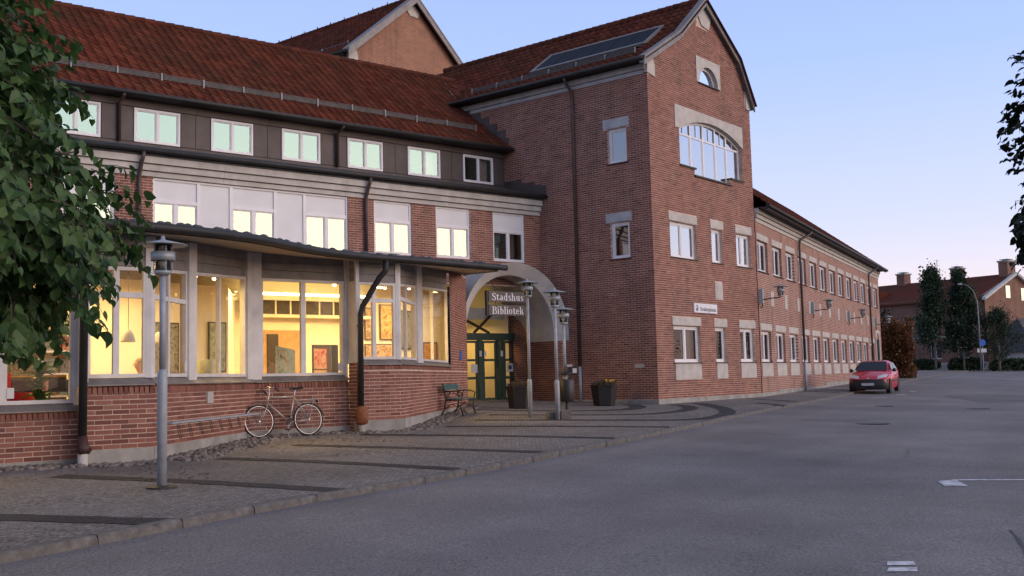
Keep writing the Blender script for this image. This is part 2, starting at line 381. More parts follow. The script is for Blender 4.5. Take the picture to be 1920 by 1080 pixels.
# ------------------------------------------------------------------ mesh helpers
class MB:
    """collects shapes; T places them inside the thing they belong to"""
    def __init__(s, T=None):
        s.v, s.f, s.mi, s.t, s.T, s.tint = [], [], [], [], T, None
    def add(s, vs, fs, m=0, tint=None):
        o = len(s.v)
        if s.T is not None:
            vs = [s.T @ Vector(q) for q in vs]
        s.v += [tuple(q) for q in vs]
        s.f += [tuple(o + i for i in f) for f in fs]
        s.mi += [m] * len(fs)
        if tint is not None:
            s.t += [tint] * len(vs)
        return s
    def box(s, x0, x1, y0, y1, z0, z1, m=0):
        return s.add([(x0, y0, z0), (x1, y0, z0), (x1, y1, z0), (x0, y1, z0), (x0, y0, z1), (x1, y0, z1), (x1, y1, z1), (x0, y1, z1)],
                     [(0, 3, 2, 1), (4, 5, 6, 7), (0, 1, 5, 4), (1, 2, 6, 5), (2, 3, 7, 6), (3, 0, 4, 7)], m)
    def slab(s, x0, x1, y0, y1, zb, za0, za1, m=0):
        """box whose top slopes from za0 at x0 to za1 at x1"""
        return s.add([(x0, y0, zb), (x1, y0, zb), (x1, y1, zb), (x0, y1, zb), (x0, y0, za0), (x1, y0, za1), (x1, y1, za1), (x0, y1, za0)],
                     [(0, 3, 2, 1), (4, 5, 6, 7), (0, 1, 5, 4), (1, 2, 6, 5), (2, 3, 7, 6), (3, 0, 4, 7)], m)
    def quad(s, a, b, c, d, m=0):
        return s.add([a, b, c, d], [(0, 1, 2, 3)], m)
    def prism(s, poly, y0, y1, m=0):
        """polygon in x,z pushed from y0 to y1"""
        n = len(poly)
        vs = [(x, y0, z) for x, z in poly] + [(x, y1, z) for x, z in poly]
        fs = [tuple(range(n)), tuple(range(2 * n - 1, n - 1, -1))] + [(i, n + i, n + (i + 1) % n, (i + 1) % n) for i in range(n)]
        return s.add(vs, fs, m)
    def plan(s, poly, z0, z1, m=0):
        n = len(poly)
        z0 = z0 if isinstance(z0, (list, tuple)) else [z0] * n
        z1 = z1 if isinstance(z1, (list, tuple)) else [z1] * n
        vs = [(p[0], p[1], z) for p, z in zip(poly, z0)] + [(p[0], p[1], z) for p, z in zip(poly, z1)]
        fs = [tuple(range(n - 1, -1, -1)), tuple(range(n, 2 * n))] + [(i, (i + 1) % n, n + (i + 1) % n, n + i) for i in range(n)]
        return s.add(vs, fs, m)
    def path(s, pts, r, n=8, m=0, cap=True, closed=False):
        pts = [Vector(p) for p in pts]
        rs = r if isinstance(r, (list, tuple)) else [r] * len(pts)
        vs, fs = [], []
        k = len(pts)
        prev = None
        for i, p in enumerate(pts):
            if closed:
                d = pts[(i + 1) % k] - pts[i - 1]
            else:
                d = pts[min(i + 1, k - 1)] - pts[max(i - 1, 0)]
            if d.length < 1e-9: d = Vector((0, 0, 1))
            d.normalize()
            if prev is None:
                a = d.orthogonal().normalized()
            else:
                a = (prev - d * prev.dot(d))
                a = a.normalized() if a.length > 1e-6 else d.orthogonal().normalized()
            prev = a
            b = d.cross(a)
            for j in range(n):
                t = 2 * math.pi * j / n
                vs.append(p + (a * math.cos(t) + b * math.sin(t)) * rs[i])
        for i in range(k if closed else k - 1):
            i2 = (i + 1) % k
            for j in range(n):
                j2 = (j + 1) % n
                fs.append((i * n + j, i * n + j2, i2 * n + j2, i2 * n + j))
        if cap and not closed:
            fs.append(tuple(range(n - 1, -1, -1))); fs.append(tuple(range((k - 1) * n, k * n)))
        return s.add(vs, fs, m)
    def lathe(s, prof, c=(0, 0, 0), n=16, m=0, axis='z'):
        vs, fs = [], []
        for r, h in prof:
            for j in range(n):
                t = 2 * math.pi * j / n
                q = (r * math.cos(t), r * math.sin(t), h)
                if axis == 'y': q = (q[0], q[2], q[1])
                if axis == 'x': q = (q[2], q[0], q[1])
                vs.append((c[0] + q[0], c[1] + q[1], c[2] + q[2]))
        for i in range(len(prof) - 1):
            for j in range(n):
                j2 = (j + 1) % n
                fs.append((i * n + j, i * n + j2, (i + 1) * n + j2, (i + 1) * n + j))
        if prof[0][0] > 1e-6: fs.append(tuple(range(n - 1, -1, -1)))
        if prof[-1][0] > 1e-6: fs.append(tuple(range((len(prof) - 1) * n, len(prof) * n)))
        return s.add(vs, fs, m)
    def ring(s, c, Rr, r, n=28, k=6, m=0, a0=0.0, a1=2 * math.pi):
        """torus (or an arc of one) in the x,z plane"""
        full = abs(a1 - a0 - 2 * math.pi) < 1e-6
        pts = [(c[0] + Rr * math.cos(a0 + (a1 - a0) * i / n), c[1], c[2] + Rr * math.sin(a0 + (a1 - a0) * i / n)) for i in range(n if full else n + 1)]
        return s.path(pts, r, k, m, closed=full)
    def mesh(s, name):
        me = bpy.data.meshes.new(name)
        me.from_pydata(s.v, [], s.f)
        if any(s.mi):
            me.polygons.foreach_set('material_index', s.mi)
        if s.t:
            a = me.attributes.new('tint', 'FLOAT', 'POINT')
            a.data.foreach_set('value', s.t)
        me.update()
        return me
    def build(s, name, mats, parent=None, smooth=False, kind=None):
        me = s.mesh(name)
        for q in (mats if isinstance(mats, (list, tuple)) else [mats]):
            me.materials.append(MATS[q])
        if smooth:
            me.polygons.foreach_set('use_smooth', [True] * len(me.polygons))
        o = bpy.data.objects.new(name, me)
        COL.objects.link(o)
        o.parent = parent
        if kind: o['kind'] = kind
        return o

def thing(name, label, cat, loc=(0, 0, 0), rotz=0.0, group=None):
    o = bpy.data.objects.new(name, None)
    COL.objects.link(o)
    o.empty_display_size = .3
    o.location = loc
    o.rotation_euler = (0, 0, rotz)
    return tag(o, label, cat, group)
def tag(o, label, cat, group=None):
    o['label'] = label; o['category'] = cat
    if group: o['group'] = group
    return o
def struct(o):
    o['kind'] = 'structure'
    return o
def dup(root, loc=None, rotz=None, label=None, group=None, parent=None):
    r = root.copy(); COL.objects.link(r)
    if parent is not None: r.parent = parent
    if loc is not None: r.location = loc
    if rotz is not None: r.rotation_euler = (0, 0, rotz)
    if label: r['label'] = label
    if group: r['group'] = group
    for c in list(root.children):
        dup(c, parent=r)
    return r
def Tm(x=0, y=0, z=0, rz=0, rx=0, ry=0):
    return Matrix.Translation((x, y, z)) @ Matrix.Rotation(rz, 4, 'Z') @ Matrix.Rotation(ry, 4, 'Y') @ Matrix.Rotation(rx, 4, 'X')
def inst(name, me, parent, T):
    o = bpy.data.objects.new(name, me)
    COL.objects.link(o)
    o.parent = parent
    o.matrix_local = T
    return o
def text(name, body, size, mt, parent, T, depth=.006, off=0.0, space=1.0, xs=1.0):
    cu = bpy.data.curves.new(name, 'FONT')
    cu.body = body; cu.size = size; cu.extrude = depth; cu.offset = off
    cu.align_x = 'CENTER'; cu.align_y = 'CENTER'; cu.space_character = space
    ob = bpy.data.objects.new(name + '_curve', cu)
    COL.objects.link(ob)
    dg = bpy.context.evaluated_depsgraph_get(); dg.update()
    me = bpy.data.meshes.new_from_object(ob.evaluated_get(dg))
    bpy.data.objects.remove(ob); bpy.data.curves.remove(cu)
    me.materials.clear(); me.materials.append(MATS[mt])
    o = bpy.data.objects.new(name, me)
    COL.objects.link(o)
    o.parent = parent
    o.matrix_local = T @ Matrix.Rotation(R(90), 4, 'X') @ Matrix.Diagonal((xs, 1, 1, 1))
    return o

# ground height: the place climbs gently towards the building and up the street
def gz(x, y):
    yy = max(-30.0, min(y, 112.0)); xx = max(-45.0, min(x, 62.0))
    return .03 - .024 * xx + .0238 * yy

# ------------------------------------------------------------------ brickwork
BW, BH, BL = .26, .075, .0145
def cut(spans, a, b):
    out = []
    for x0, x1 in spans:
        if b <= x0 or a >= x1: out.append((x0, x1)); continue
        if a > x0: out.append((x0, a))
        if b < x1: out.append((b, x1))
    return out
def courses(xlo, xhi, z0, z1, holes, seed=1):
    """list of bricks (x0, x1, z0, z1): half-lapped courses cut at openings"""
    q = random.Random(seed)
    out = []
    n = int(round((z1 - z0) / BH))
    for i in range(n):
        a = z0 + i * BH; c = a + BH / 2
        lo, hi = xlo(c), xhi(c)
        if hi - lo < .1: continue
        spans = [(lo, hi)]
        for hx0, hx1, hz0, hz1 in holes:
            if hz0 - .01 < c < hz1 + .01: spans = cut(spans, hx0, hx1)
        off = (0, .5, .03, .53)[i % 4] * BW
        for s0, s1 in spans:
            k = math.floor((s0 - off) / BW)
            x = off + k * BW
            while x < s1:
                b0, b1 = max(x, s0), min(x + BW, s1)
                if b1 - b0 > .035:
                    out.append((b0 + (BL / 2 if b0 > s0 + 1e-6 else 0), b1 - (BL / 2 if b1 < s1 - 1e-6 else 0), a + BL / 2, a + BH - BL / 2))
                x += BW
    return out
def brick_mesh(mb, lst, y=0.0, d=.014, seed=3):
    q = random.Random(seed)
    for x0, x1, z0, z1 in lst:
        yy = y - q.uniform(0, .003)
        mb.add([(x0, yy, z0), (x1, yy, z0), (x1, yy, z1), (x0, yy, z1), (x0, y + d, z0), (x1, y + d, z0), (x1, y + d, z1), (x0, y + d, z1)],
               [(0, 1, 2, 3), (0, 4, 5, 1), (1, 5, 6, 2), (2, 6, 7, 3), (3, 7, 4, 0)], tint=min(1, max(0, q.gauss(.48, .24))))
def wall_sheet(mb, xlo, xhi, zs, holes, y=.005, thick=.25, reveal=.13, rv=None):
    """mortar bed of a wall with its openings and their reveals; bricks stand proud of it"""
    zb = sorted(set(zs + [h[2] for h in holes] + [h[3] for h in holes]))
    zb = [z for z in zb if zs[0] - 1e-6 <= z <= zs[-1] + 1e-6]
    for a, b in zip(zb[:-1], zb[1:]):
        if b - a < 1e-5: continue
        c = (a + b) / 2
        hs = sorted([h for h in holes if h[2] < c < h[3]])
        edges = [('p', None)] + [(h[0], h[1]) for h in hs]
        cur0, cur1 = xlo(a + 1e-6), xlo(b - 1e-6)
        for h in hs:
            mb.quad((cur0, y, a), (h[0], y, a), (h[0], y, b), (cur1, y, b))
            cur0 = cur1 = h[1]
        mb.quad((cur0, y, a), (xhi(a + 1e-6), y, a), (xhi(b - 1e-6), y, b), (cur1, y, b))
    for x0, x1, z0, z1 in (holes if rv is None else rv):
        mb.quad((x0, y, z0), (x0, y + reveal, z0), (x0, y + reveal, z1), (x0, y, z1))
        mb.quad((x1, y, z0), (x1, y, z1), (x1, y + reveal, z1), (x1, y + reveal, z0))
        mb.quad((x0, y, z1), (x0, y + reveal, z1), (x1, y + reveal, z1), (x1, y, z1))
        mb.quad((x0, y, z0), (x1, y, z0), (x1, y + reveal, z0), (x0, y + reveal, z0))
K = lambda c: (lambda z: c)

PJ = random.Random(77)                     # panes never sit quite true in their frames
# ------------------------------------------------------------------ windows: frame mesh, one child per pane
def window(parent, T, x0, x1, z0, z1, y=.09, cols=(), rows=(), fr=.065, bar=.05, dp=.07, g='glass_upper', sash=.035, m='white_frame', head=None, solid=()):
    """cols / rows: centre lines of mullions and transoms; head: (z at x0, z at x1) for a sloping head"""
    h0, h1 = head if head else (z1, z1)
    H = lambda x: h0 + (h1 - h0) * (x - x0) / (x1 - x0)
    f = MB(T)
    f.slab(x0, x0 + fr, y, y + dp, z0, H(x0), H(x0 + fr))
    f.slab(x1 - fr, x1, y, y + dp, z0, H(x1 - fr), H(x1))
    f.box(x0 + fr, x1 - fr, y, y + dp, z0, z0 + fr)
    f.add([(x0 + fr, y, H(x0 + fr) - fr), (x1 - fr, y, H(x1 - fr) - fr), (x1 - fr, y + dp, H(x1 - fr) - fr), (x0 + fr, y + dp, H(x0 + fr) - fr),
           (x0 + fr, y, H(x0 + fr)), (x1 - fr, y, H(x1 - fr)), (x1 - fr, y + dp, H(x1 - fr)), (x0 + fr, y + dp, H(x0 + fr))],
          [(0, 3, 2, 1), (4, 5, 6, 7), (0, 1, 5, 4), (1, 2, 6, 5), (2, 3, 7, 6), (3, 0, 4, 7)])
    xs = [x0 + fr] + [v for c in cols for v in (c - bar / 2, c + bar / 2)] + [x1 - fr]
    zs = [z0 + fr] + [v for c in rows for v in (c - bar / 2, c + bar / 2)] + [None]
    for c in cols:
        f.slab(c - bar / 2, c + bar / 2, y + .004, y + dp, z0 + fr, H(c - bar / 2) - fr, H(c + bar / 2) - fr)
    for r_ in rows:
        for i in range(0, len(xs), 2):
            f.box(xs[i], xs[i + 1], y + .006, y + dp, r_ - bar / 2, r_ + bar / 2)
    cells = []
    for i in range(0, len(xs), 2):
        for j in range(0, len(zs), 2):
            a, b = xs[i], xs[i + 1]
            za = zs[j]; zb0 = zs[j + 1] if zs[j + 1] is not None else H(a) - fr; zb1 = zs[j + 1] if zs[j + 1] is not None else H(b) - fr
            if sash:
                s_ = sash
                f.slab(a, a + s_, y + .02, y + dp - .01, za, zb0, zb0 + (zb1 - zb0) * s_ / (b - a))
                f.slab(b - s_, b, y + .02, y + dp - .01, za, zb1 - (zb1 - zb0) * s_ / (b - a), zb1)
                f.box(a + s_, b - s_, y + .02, y + dp - .01, za, za + s_)
                f.add([(a + s_, y + .02, zb0 - s_), (b - s_, y + .02, zb1 - s_), (b - s_, y + dp - .01, zb1 - s_), (a + s_, y + dp - .01, zb0 - s_),
                       (a + s_, y + .02, zb0), (b - s_, y + .02, zb1), (b - s_, y + dp - .01, zb1), (a + s_, y + dp - .01, zb0)],
                      [(0, 3, 2, 1), (4, 5, 6, 7), (0, 1, 5, 4), (1, 2, 6, 5), (2, 3, 7, 6), (3, 0, 4, 7)])
            cells.append((a, b, za, zb0, zb1, j // 2))
    o = f.build('window', m, parent)
    for a, b, za, zb0, zb1, row in cells:
        p = MB(T)
        yy = y + dp * .55; jt = [PJ.uniform(-.004, .004) for _ in range(3)]; jt.append(jt[0] + jt[2] - jt[1])
        if row in solid:
            p.slab(a + .002, b - .002, yy, yy + .02, za + .002, zb0 - .002, zb1 - .002)
            p.build('panel', 'white_panel', o)
        else:
            p.quad((a + .004, yy + jt[0], za + .004), (b - .004, yy + jt[1], za + .004), (b - .004, yy + jt[2], zb1 - .004), (a + .004, yy + jt[3], zb0 - .004))
            p.build('pane', g, o)
    return o
def curtain(parent, T, x0, x1, z0, z1, y, mt='curtain', seed=0):
    c = MB(T); q = random.Random(seed); n = max(6, int((x1 - x0) / .035))
    vs = []
    for i in range(n + 1):
        x = x0 + (x1 - x0) * i / n; d = y + .03 * math.sin(i * 1.9 + q.random()) 
        vs += [(x, d, z0), (x, d * .5 + y * .5, z1)]
    c.add(vs, [(2 * i, 2 * i + 2, 2 * i + 3, 2 * i + 1) for i in range(n)])
    return c.build('curtain', mt, parent, smooth=True)
def gutter_pipe(parent, T, pts, r=.055, m='brown_pipe', clips=()):
    mb = MB(T); mb.path(pts, r, 10)
    o = mb.build('drainpipe', m, parent, smooth=True)
    for cpt in clips:
        c = MB(T); c.lathe([(r + .012, -.02), (r + .012, .02)], cpt, 10)
        c.build('pipe_clip', m, o)
    return o

# ------------------------------------------------------------------ pantile roof: single tiles as parts, the others joined
TW, TL = .30, .36
def tile_shape(w=TW, l=TL, n=5):
    """one pantile: x across, y up the slope, wave in z, with a thick lower edge"""
    prof = []
    for i in range(n + 1):
        t = i / n
        prof.append((w * 1.06 * t - w * .03, .030 * math.cos(2 * math.pi * (t * .92 - .12)) + .01))
    vs, fs = [], []
    for y, dz in ((-.04, .036), (l, -.004)):
        for x, z in prof: vs.append((x, y, z + dz))
    for x, z in prof: vs.append((x, -.036, z - .004))
    m = n + 1
    for i in range(n):
        fs.append((i, i + 1, m + i + 1, m + i)); fs.append((2 * m + i, 2 * m + i + 1, i + 1, i))
    return vs, fs
def tile_roof(parent, T, x0, x1, length, keep=None, n_single=300, base=None, mt='tile', skip=None):
    """T: frame with x along the eave, y up the slope; keep(x, y) says where the roof is"""
    vs, fs = tile_shape()
    nx = int(round((x1 - x0) / TW)); ny = int(math.ceil(length / TL))
    spots = []
    q = random.Random(5)
    for j in range(ny):
        for i in range(nx):
            x, y = x0 + i * TW, j * TL
            if keep and not keep(x + TW / 2, y + TL / 2): continue
            spots.append((x, y))
    Ti = base @ T
    spots.sort(key=lambda s: (Ti @ Vector((s[0], s[1], 0)) - Vector((0, 0, EYE))).length)
    me = bpy.data.meshes.new('tile'); me.from_pydata(vs, [], fs); me.materials.append(MATS[mt])
    me.polygons.foreach_set('use_smooth', [True] * len(me.polygons))
    for x, y in spots[:n_single]:
        inst('tile', me, parent, T @ Tm(x, y, q.uniform(0, .006), q.uniform(-.012, .012), q.uniform(-.02, .01)))
    mb = MB(T)
    for x, y in spots[n_single:]:
        dz = q.uniform(0, .008); r_ = q.uniform(-.012, .012)
        mb.add([(x + a - b * r_, y + b + a * r_, c + dz) for a, b, c in vs], fs)
    if mb.v:
        mb.build('tiles', mt, parent, smooth=True, kind='stuff')
def tile_mat(name):
    m, n, l, b = _nodes(name)
    b.inputs['Roughness'].default_value = .85
    b.inputs['Specular IOR Level'].default_value = .05
    g = n.new('ShaderNodeNewGeometry')
    t = n.new('ShaderNodeTexNoise'); t.inputs['Scale'].default_value = .45; t.inputs['Detail'].default_value = 8; t.inputs['Roughness'].default_value = .65
    l.new(g.outputs['Position'], t.inputs['Vector'])
    f = n.new('ShaderNodeTexNoise'); f.inputs['Scale'].default_value = 5; f.inputs['Detail'].default_value = 4
    l.new(g.outputs['Position'], f.inputs['Vector'])
    oi = n.new('ShaderNodeObjectInfo')
    a = n.new('ShaderNodeMath'); a.operation = 'ADD'
    l.new(oi.outputs['Random'], a.inputs[0]); l.new(g.outputs['Random Per Island'], a.inputs[1])
    fr = n.new('ShaderNodeMath'); fr.operation = 'FRACT'; l.new(a.outputs[0], fr.inputs[0])
    rp = n.new('ShaderNodeValToRGB'); e = rp.color_ramp.elements
    e[0].position, e[0].color = 0, (.088, .025, .017, 1); e[1].position, e[1].color = 1, (.158, .048, .029, 1)
    l.new(fr.outputs[0], rp.inputs[0])
    mp = n.new('ShaderNodeMapRange'); mp.inputs[1].default_value = .42; mp.inputs[2].default_value = .72; mp.inputs[4].default_value = .6
    ml = n.new('ShaderNodeMath'); ml.operation = 'MULTIPLY_ADD'; ml.inputs[1].default_value = .35
    l.new(f.outputs['Fac'], ml.inputs[0]); l.new(t.outputs['Fac'], ml.inputs[2])
    sb = n.new('ShaderNodeMath'); sb.operation = 'SUBTRACT'; sb.inputs[1].default_value = .16
    l.new(ml.outputs[0], sb.inputs[0]); l.new(sb.outputs[0], mp.inputs[0])
    mx = n.new('ShaderNodeMix'); mx.data_type = 'RGBA'; mx.inputs['B'].default_value = (.048, .036, .022, 1)
    l.new(mp.outputs[0], mx.inputs['Factor']); l.new(rp.outputs[0], mx.inputs['A'])
    l.new(mx.outputs['Result'], b.inputs['Base Color'])
tile_mat('tile')
# ------------------------------------------------------------------ the ground
def sheet(name, xs, ys, dz, mt):
    mb = MB()
    vs = [(x, y, gz(x, y) + dz) for y in ys for x in xs]
    n = len(xs)
    mb.add(vs, [(j * n + i, j * n + i + 1, (j + 1) * n + i + 1, (j + 1) * n + i) for j in range(len(ys) - 1) for i in range(n - 1)])
    return struct(mb.build(name, mt))
sheet('ground', [-2500, -400, -120, -45, -20, 0, 20, 40, 62, 120, 400, 2500], [-2500, -300, -60, -30, 0, 30, 60, 90, 112, 200, 600, 2500], -.30, 'earth')
sheet('road', [-60, -45, -30, -15, 0, 15, 30, 45, 62, 90, 140], [-60, -30, -15, 0, 15, 30, 45, 60, 75, 90, 112, 160], -.08, 'asphalt')
def catmull(pts, step):
    out = []
    P = [Vector((*p, 0)) for p in pts]
    P = [P[0] * 2 - P[1]] + P + [P[-1] * 2 - P[-2]]
    for i in range(1, len(P) - 2):
        n = max(1, int((P[i + 1] - P[i]).length / step))
        for k in range(n):
            t = k / n
            out.append(.5 * ((2 * P[i]) + (P[i + 1] - P[i - 1]) * t + (2 * P[i - 1] - 5 * P[i] + 4 * P[i + 1] - P[i + 2]) * t * t + (3 * P[i] - P[i - 1] - 3 * P[i + 1] + P[i + 2]) * t ** 3))
    out.append(P[-2])
    return out
KERB = [(-15, -8), (-10.2, -.5), (-6.6, 5.4), (-4.35, 8.92), (-2.63, 12.1), (-.89, 14.9), (1.27, 19.0), (4.19, 24.8), (7.35, 31.2), (9.63, 35.55), (13.1, 42.1), (16.6, 49.3), (20.8, 57.5), (27.3, 70.6), (33.2, 81.5), (38.05, 90.0), (43, 99)]
kl = catmull(KERB, .5)
def arc(pl, spacing):
    res, acc = [pl[0]], 0.0
    for a, b in zip(pl[:-1], pl[1:]):
        d = (b - a).length
        while acc + d >= spacing:
            t = (spacing - acc) / d
            a = a + (b - a) * t; d = (b - a).length; acc = 0
            res.append(a.copy())
        acc += d
    return res
pv = MB()
rows = []
for i, p in enumerate(kl):
    d = (kl[min(i + 1, len(kl) - 1)] - kl[max(i - 1, 0)]).normalized()
    nrm = Vector((-d.y, d.x, 0))
    rows.append([p + nrm * s for s in (.16, 2, 6, 14, 34)])
vs = [(q.x, q.y, gz(q.x, q.y)) for r_ in rows for q in r_]
pv.add(vs, [(i * 5 + j, (i + 1) * 5 + j, (i + 1) * 5 + j + 1, i * 5 + j + 1) for i in range(len(rows) - 1) for j in range(4)])
struct(pv.build('pavement', 'setts'))
kerb = bpy.data.objects.new('kerb', None); COL.objects.link(kerb); struct(kerb)
ks = arc(kl, 1.05)
sm = []
for var in range(3):
    mb = MB(); q = random.Random(var)
    L_ = 1.035
    mb.v = []
    j = lambda a: a + q.uniform(-.008, .008)
    mb.add([(0, 0, -.2), (L_, 0, -.2), (L_, .17, -.2), (0, .17, -.2), (0, j(.012), j(-.02)), (L_, j(.012), j(-.02)), (L_, .17, .004), (0, .17, .004), (j(.01), j(.035), .006), (L_ - .01, j(.035), .006)],
           [(0, 1, 5, 4), (4, 5, 9, 8), (8, 9, 6, 7), (1, 2, 6, 9, 5), (0, 4, 8, 7, 3), (2, 3, 7, 6)])
    me = mb.mesh('kerb_stone'); me.materials.append(MATS['kerb_granite']); sm.append(me)
for i in range(len(ks) - 1):
    a, b = ks[i], ks[i + 1]
    if a.y < 2: continue
    d = (b - a).normalized()
    z0, z1 = gz(a.x, a.y), gz(b.x, b.y)
    inst('kerb_stone', sm[i % 3], kerb, Tm(a.x, a.y, z0 + .004 + rnd.uniform(-.006, .004), math.atan2(d.y, d.x) + rnd.uniform(-.006, .006), 0, -math.atan2(z1 - z0, (b - a).length)))
# dark bands of setts in the pavement
def band(pts, w0, w1=None, dz=.006, mt='setts_dark', name='paving_band'):
    pl = catmull(pts, .25) if len(pts) > 2 else [Vector((*pts[0], 0)).lerp(Vector((*pts[1], 0)), i / 16) for i in range(17)]
    mb = MB(); vs = []; n = len(pl); w1 = w1 or w0
    for i, p in enumerate(pl):
        d = (pl[min(i + 1, n - 1)] - pl[max(i - 1, 0)]).normalized(); m_ = Vector((-d.y, d.x, 0))
        t = i / (n - 1); w_ = (w0 + (w1 - w0) * t) * (1 + .10 * math.sin(i * 2.3))
        for s in (-.5, .5):
            q = p + m_ * w_ * s
            vs.append((q.x, q.y, gz(q.x, q.y) + dz))
    mb.add(vs, [(2 * i, 2 * i + 2, 2 * i + 3, 2 * i + 1) for i in range(n - 1)])
    return struct(mb.build(name, mt))
band([(-6.9, 11.15), (-5.2, 10.88), (-3.52, 10.6)], .40)
band([(-6.3, 14.5), (-4.2, 13.85), (-2.18, 13.0)], .34)
band([(-4.75, 16.9), (-2.9, 16.3), (-.86, 15.35)], .34)
band([(-4.05, 19.3), (-2.0, 18.75), (.42, 17.95)], .34)
band([(-3.2, 21.75), (-.6, 21.45), (1.95, 20.85)], .34)
band([(-1.6, 24.1), (.9, 24.2), (3.5, 23.95)], .34)
band([(-1.0, 26.4), (2.2, 26.4), (4.2, 26.5), (5.15, 27.5), (5.95, 29.5), (6.3, 32.2), (6.15, 35.2)], .32, .55)
band([(-.7, 28.6), (2.0, 28.55), (3.5, 28.9), (4.6, 30.1), (5.3, 31.8), (5.4, 33.4), (5.1, 34.1)], .30, .5)
band([(-1.2, 31.2), (.8, 30.6), (2.2, 30.7), (3.3, 31.3), (3.85, 32.8), (3.75, 34.2)], .3, .55)
band([(8.7, 38.1), (9.3, 37.3), (9.66, 36.3)], .35)
band([(8.1, 35.2), (8.5, 34.2), (8.45, 33.4)], .35)
band([(12.6, 46.4), (13.2, 45.4), (13.7, 44.3)], .35)
band([(16.0, 53.0), (16.8, 52.0), (17.2, 51.0)], .35)
# painted tree shade, a worn asphalt repair and markings
def patch(pts, name, mt, dz):
    mb = MB(); mb.add([(x, y, gz(x, y) + dz) for x, y in pts], [tuple(range(len(pts)))])
    return struct(mb.build(name, mt))
patch([(16.5, 37.2), (17.4, 43.0), (30, 43.6), (30, 38.6)], 'asphalt_repair_and_shade', 'asphalt_patch_and_shade', -.0755)  # sheet coloured darker for the tree shade on this stretch
patch([(7.4, 27.6), (8.0, 28.1), (9.3, 27.6), (8.7, 27.0)], 'asphalt_repair_and_shade', 'asphalt_patch_and_shade', -.0755)
for pts in ([(5.78, 14.55), (6.1, 14.72), (5.98, 14.05), (5.66, 14.02)], [(6.06, 14.76), (7.6, 14.76), (7.6, 14.64), (6.08, 14.64)], [(7.62, 14.76), (9.6, 14.74), (9.6, 14.62), (7.62, 14.64)],
            [(3.12, 9.02), (3.34, 9.02), (3.3, 8.86), (3.06, 8.86)], [(3.04, 8.76), (3.28, 8.78), (3.22, 8.62), (2.96, 8.6)],
            [(13.9, 41.0), (14.5, 41.25), (14.55, 41.1), (13.95, 40.85)], [(15.9, 44.0), (16.4, 44.4), (16.5, 44.2), (16.0, 43.8)], [(17.9, 47.8), (18.3, 48.2), (18.4, 48.0), (18.0, 47.6)]):
    patch(pts, 'road_marking', 'paint_white', -.0735)
def crack(pts, w_=.02):
    mb = MB(); q = random.Random(len(pts)); vs = []
    pl = [Vector((*a, 0)).lerp(Vector((*b, 0)), t / 6) for a, b in zip(pts[:-1], pts[1:]) for t in range(6)]
    for i, p in enumerate(pl):
        d = (pl[min(i + 1, len(pl) - 1)] - pl[max(i - 1, 0)]).normalized(); m_ = Vector((-d.y, d.x, 0))
        c = p + m_ * q.uniform(-.04, .04); ww = w_ * q.uniform(.3, 1.2)
        for s in (-1, 1):
            k = c + m_ * ww * s; vs.append((k.x, k.y, gz(k.x, k.y) - .0745))
    mb.add(vs, [(2 * i, 2 * i + 2, 2 * i + 3, 2 * i + 1) for i in range(len(pl) - 1)])
    struct(mb.build('road_crack', 'iron_cover'))
crack([(4.1, 8.1), (4.5, 9.4), (5.0, 10.8)], .018)
crack([(6.6, 17.9), (6.9, 18.6), (7.3, 19.6)], .010)
for x, y, r_, lb in ((8.88, 26.25, .42, 'round iron manhole cover in the open roadway'), (14.6, 33.2, .36, 'iron manhole cover beside the tree shade painted on the asphalt'), (12.2, 34.8, .3, 'small iron cover beyond the manhole covers')):
    t = thing('manhole_cover', lb, 'manhole cover', (x, y, gz(x, y) - .08))
    a = MB(); a.lathe([(r_, .0), (r_, .012), (r_ * .9, .014)], (0, 0, 0), 24); a.build('rim', 'iron_cover', t)
    a = MB(); a.lathe([(r_ * .88, .002), (r_ * .88, .010), (0, .012)], (0, 0, 0), 24); a.build('lid', 'iron_cover', t)

# ------------------------------------------------------------------ frames of the buildings (x along the front, y inwards)
aG, aW, aL = 39.08, 27.38, 51.16
LOC = dict(G=(4.7086, 34.4), W=(9.4997, 40.2996), L=(1.0601, 37.3629))
ANG = dict(G=R(90 - aG), W=R(90 - aW), L=R(90 - aL))
BASE = {k: Tm(*LOC[k], 0, ANG[k]) for k in LOC}
def lintel(parent, T, x0, x1, z0, z1, m='concrete', pr=.018):
    mb = MB(T); mb.box(x0, x1, -pr, .12, z0, z1)
    return mb.build('lintel', m, parent)

# ================================================================== gable building
tower = thing('gable_building', 'tall red brick building with a steep street gable and an arched gable window', 'building', (*LOC['G'], 0), ANG['G'])
PL = [(-.45, 12.17), (2.0, 13.62), (4.0, 15.35), (6.5, 13.72), (7.66, 12.05)]
def glo(z): return 0.0 if z < 12.3 else ((z - 12.3) / (13.55 - 12.3) * 2.0 if z < 13.55 else 2.0 + (z - 13.55) / (15.28 - 13.55) * 2.0)
def ghi(z): return 7.55 if z < 12.15 else (7.55 - (z - 12.15) / (13.65 - 12.15) * 1.05 if z < 13.65 else 6.5 - (z - 13.65) / (15.28 - 13.65) * 2.5)
GW = [(1.12, 2.92, 5.69, 6.93), (4.04, 4.84, 5.69, 6.93), (5.95, 7.12, 5.69, 6.93), (1.12, 2.92, 2.10, 3.35), (4.04, 4.84, 2.10, 3.35), (5.95, 7.12, 2.10, 3.35)]
GL = [(1.05, 3.0), (3.97, 4.95), (5.9, 7.24)]
holes = GW + [(2.0, 6.72, 9.0, 10.28), (3.0, 5.70, 8.75, 9.0), (1.70, 6.80, 10.28, 11.10), (3.40, 5.14, 12.24, 13.18)]
mb = MB(); wall_sheet(mb, glo, ghi, [.9, 12.15, 12.3, 13.55, 13.65, 15.28], holes, rv=GW)
